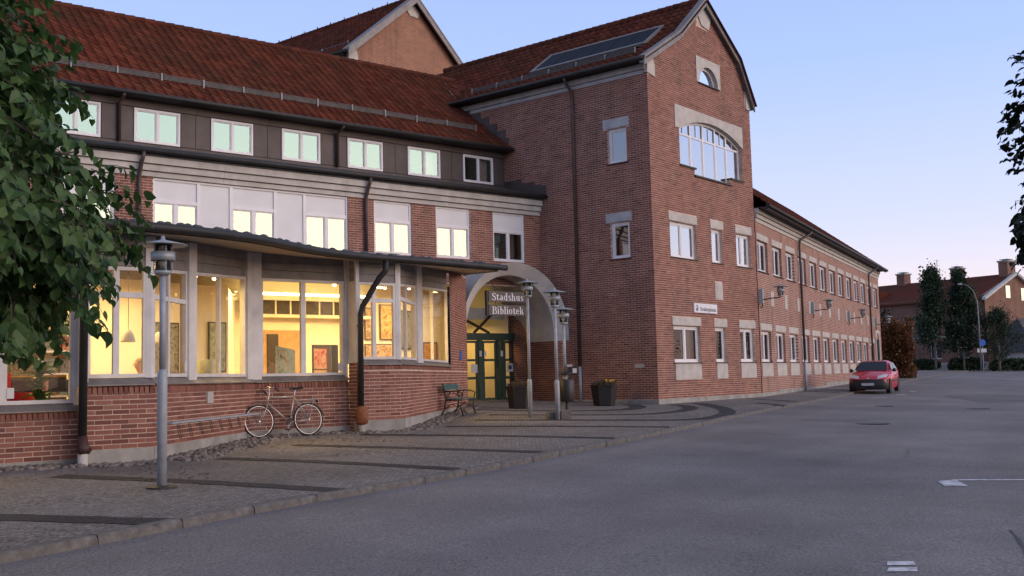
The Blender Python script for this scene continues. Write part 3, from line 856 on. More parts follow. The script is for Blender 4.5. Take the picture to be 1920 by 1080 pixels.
for x0, x1, z0 in ((2.0, 3.0, 9.0), (3.0, 5.70, 8.75), (5.70, 6.72, 9.0)):
    mb.quad((x0, .005, z0), (x1, .005, z0), (x1, .2, z0), (x0, .2, z0))
for x in (2.0, 6.72): mb.quad((x, .005, 9.0), (x, .2, 9.0), (x, .2, 10.29), (x, .005, 10.29))
for x in (3.0, 5.70): mb.quad((x, .005, 8.75), (x, .2, 8.75), (x, .2, 9.0), (x, .005, 9.0))
wallG = mb.build('front_wall', 'mortar', tower)
extra = [(a, b, 6.95, 7.23) for a, b in GL] + [(a, b, 3.37, 3.64) for a, b in GL] + [(1.14, 2.92, 1.51, 2.06), (4.05, 4.86, 1.51, 2.06), (5.92, 7.16, 1.51, 2.06), (4.14, 4.72, 4.36, 4.98),
         (-.05, .45, 11.78, 12.4), (7.15, 7.6, 11.9, 12.6), (3.55, 4.4, 14.35, 15.3)]
lst = courses(glo, ghi, .9, 15.27, holes + extra, 2)
mb = MB(); brick_mesh(mb, lst); mb.build('bricks', 'brick', wallG, kind='stuff')
mb = MB(); mb.box(-.03, 7.6, -.035, .2, -.2, .9); mb.build('plinth', 'plinth', tower)
# side wall towards the entrance: its own frame, x running out to the corner
TS = Tm(0, 0, 0, R(-90))
SW = [(-1.66, -.90, 8.94, 10.15), (-1.66, -.90, 5.66, 6.90)]
mb = MB(TS); wall_sheet(mb, K(-14.0), K(-.009), [.87, 12.1], SW)
wallS = mb.build('side_wall', 'mortar', tower)
lst = courses(K(-8.45), K(0.0), .9, 11.82, SW + [(-1.84, -.80, 10.17, 10.48), (-1.84, -.80, 6.92, 7.21)], 4)
mb = MB(TS); brick_mesh(mb, lst); mb.build('bricks', 'brick', wallS, kind='stuff')
mb = MB(TS); mb.box(-4.6, -.036, -.025, .2, -.2, .868); mb.build('plinth', 'plinth', tower)
mb = MB(); mb.quad((7.55, 0.01, -.2), (7.55, 14, -.2), (7.55, 14, 12.2), (7.55, 0.01, 12.2)); mb.build('far_side_wall', 'brickwork_end', tower)
mb = MB(); mb.prism([(0, -.2), (7.55, -.2), (7.55, 12.2), (6.5, 13.65), (4, 15.28), (2, 13.55), (0, 12.3)], 13.8, 14.0); mb.build('rear_wall', 'brickwork', tower)
for z0, z1, pr in ((11.82, 11.945, .03), (11.965, 12.16, .09)):
    mb = MB(TS); mb.box(-7.9 if pr < .05 else -8.35, -.14 + (.1 if pr > .05 else 0), -pr, .05, z0, z1); mb.build('cornice', 'concrete_cool', tower)
for i, (x0, x1, z0, z1) in enumerate(GW):
    mid = (x0 + x1) / 2
    cols = () if x1 - x0 < 1 else (mid,)
    wn = window(tower, None, x0 + .004, x1 - .004, z0, z1 - .01, y=.10, cols=cols, fr=.07, bar=.10, sash=.045, g='glass_gable' if i < 3 else 'glass_dim')
    if i == 2: curtain(wn, None, 6.6, 7.0, 5.76, 6.86, .3, 'curtain', 2)
    if i in (3, 4, 5): curtain(wn, None, (2.1, 4.5, 6.55)[i - 3], (2.8, 4.78, 7.05)[i - 3], 2.2, 3.28, .32, 'curtain_dark', i)
    mb = MB(); mb.box(x0 - .04, x1 + .05, -.05, .10, z0 - .035, z0 - .002); mb.build('sill', 'dark_metal', tower)
for a, b in GL:
    lintel(tower, None, a, b, 6.95, 7.23); lintel(tower, None, a, b, 3.37, 3.64)
for x0, x1 in ((1.14, 2.92), (4.05, 4.86), (5.92, 7.16)):
    mb = MB(); c = .10
    mb.prism([(x0, 1.51), (x1, 1.51), (x1, 2.06 - c), (x1 - c * .3, 2.06 - c * .3), (x1 - c, 2.06), (x0, 2.06)], -.02, .12); mb.build('stone_panel', 'concrete', tower)
mb = MB(); mb.box(4.14, 4.72, -.015, .12, 4.36, 4.98); mb.build('stone_panel', 'concrete', tower)
# arched window of the gable: concrete head, mullions, stepped sill
CX, RAD, ZC = 4.36, 5.65, 10.80 - 5.65
arcz = lambda x: ZC + math.sqrt(RAD ** 2 - (x - CX) ** 2)
ax = [2.0 + (6.72 - 2.0) * i / 24 for i in range(25)]
mb = MB(); mb.prism([(1.70, 10.28), (2.0, 10.28)] + [(x, arcz(x)) for x in ax] + [(6.72, 10.28), (6.80, 10.28), (6.80, 11.10), (1.70, 11.10)], -.03, .16)
mb.build('arched_lintel', 'concrete', tower)
f = MB(); yy0, yy1 = .14, .21
zb = lambda x: 8.75 if 3.0 < x < 5.7 else 9.0
for i in range(24):
    x0, x1 = ax[i], ax[i + 1]
    f.add([(x0, yy0, arcz(x0) - .08), (x1, yy0, arcz(x1) - .08), (x1, yy1, arcz(x1) - .08), (x0, yy1, arcz(x0) - .08), (x0, yy0, arcz(x0)), (x1, yy0, arcz(x1)), (x1, yy1, arcz(x1)), (x0, yy1, arcz(x0))],
          [(0, 3, 2, 1), (4, 5, 6, 7), (0, 1, 5, 4), (2, 3, 7, 6)])
mul = [2.0, 3.02, 3.94, 4.86, 5.72, 6.72]
for i, x in enumerate(mul):
    w_ = .07
    a, b = (x, x + w_) if i == 0 else ((x - w_, x) if i == 5 else (x - w_ / 2 - .012, x + w_ / 2 + .012))
    f.box(a, b, yy0 + .003, yy1, 8.75 if 0 < i < 5 else 9.0, arcz((a + b) / 2) - .06)
for a, b in zip(mul[:-1], mul[1:]):
    z = zb((a + b) / 2)
    f.box(a + .03, b - .03, yy0 + .006, yy1, z, z + .08)
    f.box(a + .03, b - .03, yy0 + .006, yy1, 10.12, 10.19)
    m_ = (a + b) / 2
    f.box(m_ - .018, m_ + .018, yy0 + .02, yy1 - .01, 10.19, arcz(m_) - .06)
    f.box(a + .045, a + .09, yy0 + .02, yy1 - .01, z + .08, 10.12); f.box(b - .09, b - .045, yy0 + .02, yy1 - .01, z + .08, 10.12)
aw = f.build('arched_window', 'white_frame', tower)
for a, b in zip(mul[:-1], mul[1:]):
    z = zb((a + b) / 2)
    p = MB(); p.quad((a + .05, .166, z + .05), (b - .05, .166, z + .05), (b - .05, .166, 10.12), (a + .05, .166, 10.12)); p.build('pane', 'glass_gable', aw)
    m_ = (a + b) / 2
    for s0, s1 in ((a + .03, m_ - .01), (m_ + .01, b - .03)):
        p = MB(); p.quad((s0, .18, 10.18), (s1, .18, 10.18), (s1, .18, max(10.2, arcz(s1) - .05)), (s0, .18, max(10.2, arcz(s0) - .05))); p.build('pane', 'glass_gable', aw)
for a, b, z in ((1.96, 3.06, 9.0), (2.98, 5.76, 8.75), (5.68, 6.78, 9.0)):
    mb = MB(); mb.box(a, b, -.06, .14, z - .06, z - .003); mb.build('sill', 'dark_metal', tower)
# half-round window in its stone panel
hx, hz, hr = 4.27, 12.26, .70
ha = [math.pi * i / 16 for i in range(17)]
mb = MB(); mb.prism([(3.37, 12.23), (hx - hr, 12.23)] + [(hx - hr * math.cos(t), hz + hr * .93 * math.sin(t)) for t in ha] + [(hx + hr, 12.23), (5.17, 12.23), (5.17, 13.20), (3.37, 13.20)], -.03, .2)
mb.build('stone_surround', 'concrete', tower)
f = MB()
for t0, t1 in zip(ha[:-1], ha[1:]):
    q = lambda t, r_, y: (hx - r_ * math.cos(t), y, hz + r_ * .93 * math.sin(t))
    f.add([q(t0, hr, .12), q(t1, hr, .12), q(t1, hr - .1, .12), q(t0, hr - .1, .12), q(t0, hr, .18), q(t1, hr, .18), q(t1, hr - .1, .18), q(t0, hr - .1, .18)], [(0, 1, 2, 3), (3, 2, 6, 7), (4, 7, 6, 5)])
f.box(hx - hr + .02, hx + hr - .02, .12, .18, hz - .02, hz + .07)
hw = f.build('half_round_window', 'white_frame', tower)
p = MB(); p.add([(hx - (hr - .06) * math.cos(t), .15, hz + .05 + (hr - .1) * .93 * math.sin(t)) for t in ha], [tuple(range(17))]); p.build('pane', 'glass_gable', hw)
mb = MB(); mb.box(3.5, 5.05, -.07, .12, 12.19, 12.225); mb.build('sill', 'dark_metal', tower)
# white kneelers and the apex stone
mb = MB(); mb.prism([(-.04, 11.84), (.46, 11.76), (.46, 12.2), (.30, 12.48), (-.04, 12.26)], -.04, .1); mb.build('kneeler', 'concrete', tower)
mb = MB(); mb.prism([(7.2, 11.9), (7.58, 11.9), (7.58, 12.12), (7.2, 12.6)], -.04, .1); mb.build('kneeler', 'concrete', tower)
mb = MB(); mb.prism([(3.56, 14.9), (3.9, 14.42), (4.42, 14.36), (4.62, 14.86), (4.0, 15.26)], -.04, .1); mb.build('apex_stone', 'concrete', tower)
# roof
s1, s2 = math.atan2(1.45, 2.45), math.atan2(1.73, 2.0)
l1, l2 = math.hypot(1.45, 2.45), math.hypot(1.73, 2.0)
mb = MB()
for a, b in zip(PL[:-1], PL[1:]):
    mb.quad((a[0], -.3, a[1]), (a[0], 13.9, a[1]), (b[0], 13.9, b[1]), (b[0], -.3, b[1]))
mbi = MB(); mbi.quad((.3, 1.6, .9), (7.4, 1.6, .9), (7.4, 1.6, 12.2), (.3, 1.6, 12.2)); mbi.quad((1.6, .3, .9), (1.6, 6, .9), (1.6, 6, 12), (1.6, .3, 12)); mbi.quad((.2, .2, 7.9), (7.4, .2, 7.9), (7.4, 4, 7.9), (.2, 4, 7.9)); mbi.quad((.2, .2, 4.6), (7.4, .2, 4.6), (7.4, 4, 4.6), (.2, 4, 4.6)); mbi.build('dark_backing', 'dark_room', tower)  # dark planes added behind the windows to hide the lit interior
roofT = mb.build('roof', 'tile', tower)
T1 = Tm(-.45, 0, 12.19, R(-90), s1); T2 = Tm(2.0, 0, 13.63, R(-90), s2)
sky_y = (.9, 6.0)
def keepT1(x, y): return not (-5.95 < x < -.95 and y > 1.95)
def keepT2(x, y): return not (-5.95 < x < -.95 and y < 1.05)
tile_roof(tower, T1, -12.6, .12, l1 - .1, keepT1, 150, BASE['G'])
tile_roof(tower, T2, -12.6, .12, l2 - .05, keepT2, 150, BASE['G'])
rt = MB(); rt.path([(0, 0, 0), (.36, 0, .012)], [.115, .13], 10)
rme = rt.mesh('ridge_tile'); rme.materials.append(MATS['tile'])
for i in range(38):
    inst('ridge_tile', rme, roofT, Tm(4.0, .12 + i * .335, 15.40, R(90)))
mb = MB()
up = [(x, z + .10) for x, z in PL]; dn = [(x, z - .20) for x, z in PL[::-1]]
mb.prism(up + dn, -.20, -.14)
mb.prism([(x, z + .13) for x, z in PL] + [(x, z + .05) for x, z in PL[::-1]], -.23, .05)
mb.prism([(x, z - .04) for x, z in PL] + [(x, z - .12) for x, z in PL[::-1]], -.14, .0)
mb.build('verge', 'verge_metal', tower)
mb = MB(); mb.path([(-.50, y, 12.22) for y in (-.15, 4, 9.2)], .07, 10); mb.build('gutter', 'dark_metal', tower, smooth=True)
mb = MB(); mb.box(-.44, -.0, -.12, 9, 12.185, 12.21); mb.build('eave_board', 'dark_metal', tower)
def snow_guard(parent, T, x0, x1, step, z=.0, h=.2):
    g = MB(T)
    for k in range(5):
        g.path([(x0, .0, z + .05 + k * h / 5), (x1, .0, z + .05 + k * h / 5)], .011, 5)
    g.box(x0, x1, .012, .02, z + .05, z + h * .95)
    o = g.build('snow_guard', 'rail_grey', parent)
    n = int((x1 - x0) / step)
    for i in range(n + 1):
        x = x0 + (x1 - x0) * i / n
        b = MB(T); b.box(x - .02, x + .02, -.05, .0, z - .03, z + h + .04); b.build('bracket', 'zinc', o)
    return o
snow_guard(tower, Tm(.60, 0, 12.78, R(-90)), -8.3, -.8, 1.25)
# the glazed roof light on the slope
q0, q1 = Vector((1.40, 0, 13.34)), Vector((2.75, 0, 14.30))
dv = (q1 - q0).normalized(); nv = Vector((-dv.z, 0, dv.x))
def slab_on(y0, y1, a, b, h0, h1, name, m, par):
    A, B = q0 + dv * a, q0 + dv * b
    vs = []
    for h in (h0, h1):
        for P_, y in ((A, y0), (A, y1), (B, y1), (B, y0)):
            vs.append((P_.x + nv.x * h, y, P_.z + nv.z * h))
    o = MB(); o.add(vs, [(0, 3, 2, 1), (4, 5, 6, 7), (0, 1, 5, 4), (1, 2, 6, 5), (2, 3, 7, 6), (3, 0, 4, 7)])
    return o.build(name, m, par)
Lq = (q1 - q0).length
rl = slab_on(.95, 5.95, 0, Lq, -.12, .02, 'roof_light', 'dark_metal', tower)
for k in range(6):
    slab_on(1.0 + k * .82, 1.0 + k * .82 + .78, .12, Lq - .12, .02, .05, 'pane', 'skylight', rl)
for y0, y1, a, b in ((.87, .97, -.05, Lq + .05), (5.93, 6.05, -.05, Lq + .05), (.97, 5.93, -.05, .1), (.97, 5.93, Lq - .1, Lq + .05)):
    slab_on(y0, y1, a, b, -.02, .07, 'frame', 'verge_metal', rl)
gutter_pipe(tower, TS, [(-3.1, -.48, 12.18), (-3.1, -.42, 12.05), (-3.08, -.10, 11.75), (-3.06, -.085, 11.4), (-3.06, -.085, 2.05)], .055, clips=[(-3.06, -.085, z) for z in (10, 8, 6, 4)])
mb = MB(TS); mb.path([(-3.06, -.085, 2.05), (-3.06, -.085, .75)], .06, 10); mb.build('drainpipe', 'galvanised', tower, smooth=True)
mb = MB(TS); mb.box(-.86, -.5, -.022, -.003, 1.95, 2.07); mb.build('name_plate', 'concrete', tower)
for i, (x0, x1, z0, z1) in enumerate(SW):
    wn = window(tower, TS, x0 + .004, x1 - .004, z0, z1 - .01, y=.08, fr=.07, sash=.045, g='glass_side')
    mb = MB(TS); mb.box(x0 - .04, x1 + .04, -.05, .08, z0 - .04, z0 - .002); mb.build('sill', 'rust_iron', tower)
    lintel(tower, TS, -1.84, -.80, z1 + .02, z1 + .33, 'concrete_cool')
# stepped lead flashing where the long roof meets the side wall
def steps(pts, low):
    mb = MB(TS)
    mb.prism([(-t, z) for t, z in pts] + [(-t, z) for t, z in low], -.03, .0)
    mb.build('flashing', 'dark_cladding', tower)
steps([(8.4, 11.95), (7.80, 11.95), (7.80, 11.78), (7.40, 11.78), (7.40, 11.55), (7.0, 11.55), (7.0, 11.24), (6.6, 11.24), (6.6, 10.93), (6.20, 10.93), (6.20, 10.62), (6.05, 10.62), (6.05, 10.0)], [(6.3, 10.0), (8.4, 11.6)])
steps([(6.3, 8.95), (5.5, 8.95), (5.5, 8.78), (4.9, 8.78), (4.9, 8.66), (4.38, 8.60), (4.38, 8.15)], [(6.3, 8.15)])

# ================================================================== office wing
wing = thing('office_wing', 'long low brick wing with two rows of windows running up the street', 'building', (*LOC['W'], 0), ANG['W'])
XW = [.12 + 2.415 * i for i in range(13)]
up_ = [(x + .08, x + 1.68, 5.64, 6.86) for x in XW]
lo_ = [(x + .08, x + 1.68, 2.10, 3.30) for x in XW[:12]]
door = (29.25, 30.45, .9, 3.6)
mb = MB(); wall_sheet(mb, K(0.02), K(31.5), [-.2, 8.0], up_ + lo_ + [door], y=0.0, reveal=.16); mb.build('front_wall', 'brickwork', wing)
mb = MB(); mb.quad((31.5, 0, -.2), (31.5, 11, -.2), (31.5, 11, 8.0), (31.5, 0, 8.0)); mb.add([(31.5, 0, 8.0), (31.5, 11, 8.0), (31.5, 5.5, 12.4)], [(0, 1, 2)]); mb.build('end_wall', 'brickwork_end', wing)
mb = MB(); mb.quad((-2, 11, -.2), (31.5, 11, -.2), (31.5, 11, 8), (-2, 11, 8)); mb.build('rear_wall', 'brickwork', wing)
for i, (x0, x1, z0, z1) in enumerate(up_ + lo_):
    wn = window(wing, None, x0 + .004, x1 - .004, z0, z1 - .01, y=.10, cols=((x0 + x1) / 2,), fr=.07, bar=.1, sash=.04, g='glass_dim')
    curtain(wn, None, x0 + .9, x1 - .15, z0 + .1, z1 - .1, .35, ('curtain', 'curtain_dark')[i % 2], i)
    mb = MB(); mb.box(x0 - .03, x1 + .03, -.05, .1, z0 - .035, z0 - .002); mb.build('sill', 'dark_metal', wing)
for i, x in enumerate(XW):
    lintel(wing, None, x - .01, x + 1.83, 6.88, 7.13)
    if i < 12:
        lintel(wing, None, x - .01, x + 1.83, 3.34, 3.60)
        mb = MB(); mb.prism([(x + .03, 1.53), (x + 1.72, 1.53), (x + 1.72, 1.95), (x + 1.69, 2.02), (x + 1.62, 2.05), (x + .03, 2.05)], -.02, .1); mb.build('stone_panel', 'concrete', wing)
    if 0 < i:
        mb = MB(); mb.box(x - .50, x - .03, -.014, .1, 4.34, 4.95); mb.build('stone_panel', 'concrete', wing)
for z0, z1, pr in ((7.55, 7.69, .03), (7.71, 7.86, .08), (7.88, 8.06, .14)):
    mb = MB(); mb.box(.03, 31.5 + pr, -pr, .1, z0, z1); mb.build('cornice', 'concrete', wing)
mb = MB(); mb.quad((.06, -.5, 8.14), (31.8, -.5, 8.14), (31.8, 5.5, 12.64), (-1.2, 5.5, 12.64)); mb.quad((-1.2, 11.5, 8.14), (31.8, 11.5, 8.14), (31.8, 5.5, 12.64), (-1.2, 5.5, 12.64))
roofW = mb.build('roof', 'tile', wing)
mb = MB(); mb.prism([(31.8, 8.0), (31.8, 8.25), (.05, 8.25), (.05, 8.0)], -.52, -.45); mb.box(.05, 31.8, -.45, .0, 8.07, 8.10); mb.build('eave_board', 'dark_metal', wing)
mb = MB(); mb.path([(.05, -.56, 8.12), (31.85, -.56, 8.12)], .08, 8); mb.build('gutter', 'dark_metal', wing, smooth=True)
TR = Tm(0, -.5, 8.17, 0, math.atan2(4.5, 6.0))
tile_roof(wing, TR, .05, 31.7, 7.4, None, 0, BASE['W'])
mbi = MB(); mbi.quad((.1, 1.5, .9), (31.3, 1.5, .9), (31.3, 1.5, 8), (.1, 1.5, 8)); mbi.quad((.1, .2, 4.6), (31.3, .2, 4.6), (31.3, 3, 4.6), (.1, 3, 4.6)); mbi.build('dark_backing', 'dark_room', wing)  # dark planes put in behind the wing windows so the rooms look unlit
for x in (7.45, 27.0):
    gutter_pipe(wing, None, [(x + .55, -.56, 8.02), (x + .5, -.5, 7.9), (x + .05, -.14, 7.6), (x, -.10, 7.4), (x, -.10, 2.2)], .055, clips=[(x, -.1, z) for z in (6.6, 5.0, 3.5)])
    mb = MB(); mb.path([(x, -.10, 2.2), (x, -.10, .55)], .06, 8); mb.build('drainpipe', 'galvanised', wing, smooth=True)
# stepped plinth following the slope of the street
for x0, x1, z in ((0, 2.65, .90), (2.65, 12.4, .97), (12.4, 19, 1.13), (19, 25.5, 1.28), (25.5, 31.52, 1.44)):
    mb = MB(); mb.box(x0, x1, -.03, .1, -.2, z); mb.build('plinth', 'plinth', wing)
mb = MB(); mb.box(29.0, 29.25, -.04, .12, 1.44, 3.6); mb.box(30.45, 30.7, -.04, .12, 1.44, 3.6)
mb.prism([(29.0, 3.6), (29.25, 3.6)] + [(29.85 - .6 * math.cos(t), 3.6 + .38 * math.sin(t)) for t in ha] + [(30.45, 3.6), (30.7, 3.6), (30.7, 4.15), (29.0, 4.15)], -.04, .12)
ds = mb.build('door_surround', 'concrete', wing)
mb = MB(); mb.box(29.2, 30.5, .13, .18, 1.0, 4.02); dr = mb.build('door', 'wood_dark', wing)
mb = MB(); mb.box(30.3, 30.34, .08, .13, 2.0, 2.2); mb.build('handle', 'chrome', dr)

# ================================================================== building behind, only its gable and roof rise over the ridge
back = thing('rear_gable_building', 'orange brick gable with a white apex stone rising behind the long tiled roof', 'building', (-7.375, 48.0, 0), ANG['G'])
mb = MB(); mb.prism([(0, 0), (8.5, 0), (8.5, 17.3), (4.25, 20.7), (0, 17.3)], 0, .3); mb.build('gable_wall', 'brickwork_orange', back)
mb = MB(); mb.box(0, .3, .3, 18, 0, 16.75); mb.build('side_wall', 'brickwork_end', back)
mb = MB(); mb.box(8.2, 8.5, .3, 18, 0, 17.2); mb.build('side_wall', 'brickwork_end', back)
PB = [(-.35, 17.1), (4.25, 20.85), (8.85, 17.1)]
mb = MB(); mb.quad((-.35, -.3, 17.1), (-.35, 18, 17.1), (4.25, 18, 20.85), (4.25, -.3, 20.85)); mb.quad((8.85, -.3, 17.1), (8.85, 18, 17.1), (4.25, 18, 20.85), (4.25, -.3, 20.85))
roofB = mb.build('roof', 'tile', back)
sb = math.atan2(3.75, 4.6)
tile_roof(back, Tm(-.35, 0, 17.12, R(-90), sb), -14, .1, 5.85, None, 0, Tm(-7.375, 48, 0, ANG['G']))
mb = MB(); mb.prism([(x, z + .12) for x, z in PB] + [(x, z - .25) for x, z in PB[::-1]], -.36, -.28); mb.prism([(x, z + .15) for x, z in PB] + [(x, z + .06) for x, z in PB[::-1]], -.38, .1); mb.build('verge', 'verge_metal', back)
for z0, z1, pr in ((16.75, 16.9, .03), (16.92, 17.05, .08), (17.07, 17.2, .14)):
    mb = MB(); mb.box(-pr, .02, .32, 14, z0, z1); mb.build('cornice', 'concrete_cool', back)
mb = MB(); mb.prism([(-.06, 16.72), (.5, 16.62), (.5, 17.1), (.3, 17.6), (-.06, 17.3)], -.05, .1); mb.build('kneeler', 'concrete', back)
mb = MB(); mb.prism([(3.8, 20.25), (4.05, 19.95), (4.6, 19.95), (4.75, 20.25), (4.25, 20.66)], -.05, .1); mb.build('apex_stone', 'concrete', back)
for i in range(12):
    mb = MB(); mb.box(4.2, 4.24, .6 + i * 1.1, .64 + i * 1.1, 20.8, 21.12); mb.build('ridge_spike', 'dark_metal', back)
for i in range(46):
    inst('ridge_tile', rme, roofB, Tm(4.25, .12 + i * .335, 20.9, R(90)))
snow_guard(back, Tm(.5, 0, 17.72, R(-90)), -10, -.6, 1.6)
mb = MB(); mb.path([(-.42, -.2, 17.1), (-.42, 14, 17.1)], .08, 8); mb.build('gutter', 'dark_metal', back, smooth=True)
# ================================================================== long main building (frame L)
main = thing('main_building', 'long brick building with red pantile roof and a dark clad attic storey of windows', 'building', (*LOC['L'], 0), ANG['L'])
XL0 = -24.0
WL = [(-2.15, -.73), (-4.55, -3.13), (-6.94, -5.50), (-16.45, -15.05), (-18.85, -17.45), (-21.25, -19.85)]
GRP = (-14.02, -7.88)
hl = [(a, b, 5.76, 7.5) for a, b in WL] + [(GRP[0], GRP[1], 5.55, 7.5)]
slope_x = lambda y: -.2147 * y
mb = MB(); wall_sheet(mb, K(XL0), K(-.002), [4.9, 7.5], hl, reveal=.10)
wl = mb.build('front_wall', 'mortar', main)
lst = courses(K(XL0 + 6), K(0.0), 4.95, 7.5, hl, 6)
mb = MB(); brick_mesh(mb, lst); mb.build('bricks', 'brick', wl, kind='stuff')
for i, (a, b) in enumerate(WL):
    m_ = (a + b) / 2
    wn = window(main, None, a + .004, b - .004, 5.77, 7.49, y=.05, cols=(), rows=(6.85,), fr=.06, bar=.06, sash=0, g='glass_upper', solid=(1,)) if False else None
    f = MB()
    f.box(a + .004, a + .07, .05, .12, 5.77, 7.49); f.box(b - .07, b - .004, .05, .12, 5.77, 7.49)
    f.box(a + .07, b - .07, .05, .12, 7.43, 7.49); f.box(a + .07, b - .07, .05, .12, 5.77, 5.84); f.box(a + .07, b - .07, .045, .12, 6.80, 6.90)
    f.box(m_ - .045, m_ + .045, .055, .12, 5.84, 6.80)
    for s0, s1 in ((a + .07, m_ - .045), (m_ + .045, b - .07)):
        f.box(s0, s0 + .03, .07, .11, 5.84, 6.80); f.box(s1 - .03, s1, .07, .11, 5.84, 6.80); f.box(s0 + .03, s1 - .03, .07, .11, 5.84, 5.87); f.box(s0 + .03, s1 - .03, .07, .11, 6.77, 6.80)
    o = f.build('window', 'white_frame', main)
    p = MB(); p.box(a + .072, b - .072, .075, .10, 6.902, 7.428); p.build('panel', 'white_panel', o)
    for s0, s1 in ((a + .10, m_ - .075), (m_ + .075, b - .10)):
        p = MB(); j0, j1, j2 = [PJ.uniform(-.004, .004) for _ in range(3)]; p.quad((s0, .09 + j0, 5.87), (s1, .09 + j1, 5.87), (s1, .09 + j2, 6.77), (s0, .09 + j0 + j2 - j1, 6.77)); p.build('pane', 'glass_upper', o)
    if i == 0:
        curtain(o, None, a + .12, a + .22, 5.85, 6.8, .4, 'curtain', 3); curtain(o, None, m_ + .25, b - .14, 5.85, 6.8, .4, 'curtain_dark', 4)
# the wide white window front: three windows with tall panels between them
f = MB()
cells = [(-14.02, -12.70, 'w'), (-12.70, -11.72, 'p'), (-11.72, -10.33, 'w'), (-10.33, -9.36, 'p'), (-9.36, -7.88, 'w')]
f.box(GRP[0] + .004, GRP[1] - .004, .035, .12, 7.43, 7.49)
edges = [c[0] for c in cells] + [cells[-1][1]]
for e in edges:
    f.box(max(e - .05, GRP[0] + .004), min(e + .05, GRP[1] - .004), .04, .12, 5.56, 7.43)
for a, b, k in cells:
    if k == 'w':
        m_ = (a + b) / 2
        f.box(a + .05, b - .05, .045, .12, 6.80, 6.90); f.box(m_ - .045, m_ + .045, .055, .12, 5.56, 6.80)
        for s0, s1 in ((a + .05, m_ - .045), (m_ + .045, b - .05)):
            f.box(s0, s0 + .03, .07, .11, 5.56, 6.80); f.box(s1 - .03, s1, .07, .11, 5.56, 6.80); f.box(s0 + .03, s1 - .03, .07, .11, 6.77, 6.80)
o = f.build('window_front', 'white_frame', main)
for a, b, k in cells:
    m_ = (a + b) / 2
    p = MB()
    p.box(a + .052, b - .052, .075, .10, 6.902 if k == 'w' else 5.56, 7.428); p.build('panel', 'white_panel', o)
    if k == 'w':
        for s0, s1 in ((a + .08, m_ - .075), (m_ + .075, b - .08)):
            p = MB(); j0, j1, j2 = [PJ.uniform(-.004, .004) for _ in range(3)]; p.quad((s0, .09 + j0, 5.56), (s1, .09 + j1, 5.56), (s1, .09 + j2, 6.77), (s0, .09 + j0 + j2 - j1, 6.77)); p.build('pane', 'glass_upper', o)
for z0, z1, pr in ((7.50, 7.635, .05), (7.655, 7.825, .12), (7.845, 8.03, .19)):
    for k in range(6):       # cast lengths with open joints
        a = XL0 + k * 4.0; b = XL0 + (k + 1) * 4.0 - .006
        mb = MB(); mb.box(a, min(b, -.01 + pr * .2), -pr, .15, z0, z1); mb.build('cornice', 'concrete', main)
mb = MB(); mb.box(XL0, .05, -.20, .0, 8.035, 8.13); mb.quad((XL0, -.32, 8.2), (.07, -.32, 8.2), (-.331, 1.5, 8.70), (XL0, 1.5, 8.70)); mb.build('ledge_roof', 'roof_felt', main)
mb = MB(); mb.path([(XL0, -.33, 8.17), (-8, -.33, 8.175), (.06, -.33, 8.17)], .075, 10); mb.build('gutter', 'dark_metal', main, smooth=True)
# attic storey, clad in dark metal sheets
YD = 1.545
XD = [-1.932, -4.298, -6.672, -9.045, -11.386, -13.71, -16.02, -18.35, -20.7]
DW = [(x - .331, x - .331 + 1.37) for x in XD]
hd = [(a, b, 8.79, 9.80) for a, b in DW]
TD = Tm(0, YD, 0)
mb = MB(TD); wall_sheet(mb, K(XL0), K(-.335), [8.5, 10.2], hd, y=.02, reveal=.1); wd = mb.build('attic_wall', 'dark_cladding', main)
xs_ = [-.335 + .0] + [v for a, b in DW for v in (b, a)]
gaps = [(DW[0][1], -.36)] + [(DW[i + 1][1], DW[i][0]) for i in range(len(DW) - 1)]
for a, b in gaps:
    n = 2 if b - a > .6 else 1
    for k in range(n):
        s0 = a + .03 + (b - a - .06) * k / n + (.008 if k else 0); s1 = a + .03 + (b - a - .06) * (k + 1) / n - (.008 if k < n - 1 else 0)
        p = MB(TD); p.box(s0, s1, -.012, .02, 8.80, 9.80); p.build('cladding_sheet', 'dark_cladding', main)
for k in range(10):
    a = XL0 + k * 2.37; p = MB(TD); p.box(a + .004, min(a + 2.366, -.34), -.03, .02, 9.83, 10.10); p.build('cladding_sheet', 'dark_cladding', main)
    p = MB(TD); p.box(a + .004, min(a + 2.366, -.34), -.03, .02, 8.62, 8.765); p.build('cladding_sheet', 'dark_cladding', main)
for i, (a, b) in enumerate(DW):
    m_ = (a + b) / 2
    wn = window(main, TD, a + .004, b - .004, 8.795, 9.795, y=-.035, cols=(m_,), fr=.06, bar=.065, dp=.08, sash=.028, g='glass_attic')
    if i == 0:
        curtain(wn, TD, a + .1, a + .24, 8.9, 9.72, .22, 'curtain', 5); curtain(wn, TD, m_ + .14, b - .12, 8.87, 9.72, .22, 'curtain', 6)
    if i == 1: curtain(wn, TD, m_ + .18, b - .1, 8.87, 9.72, .22, 'curtain', 7)
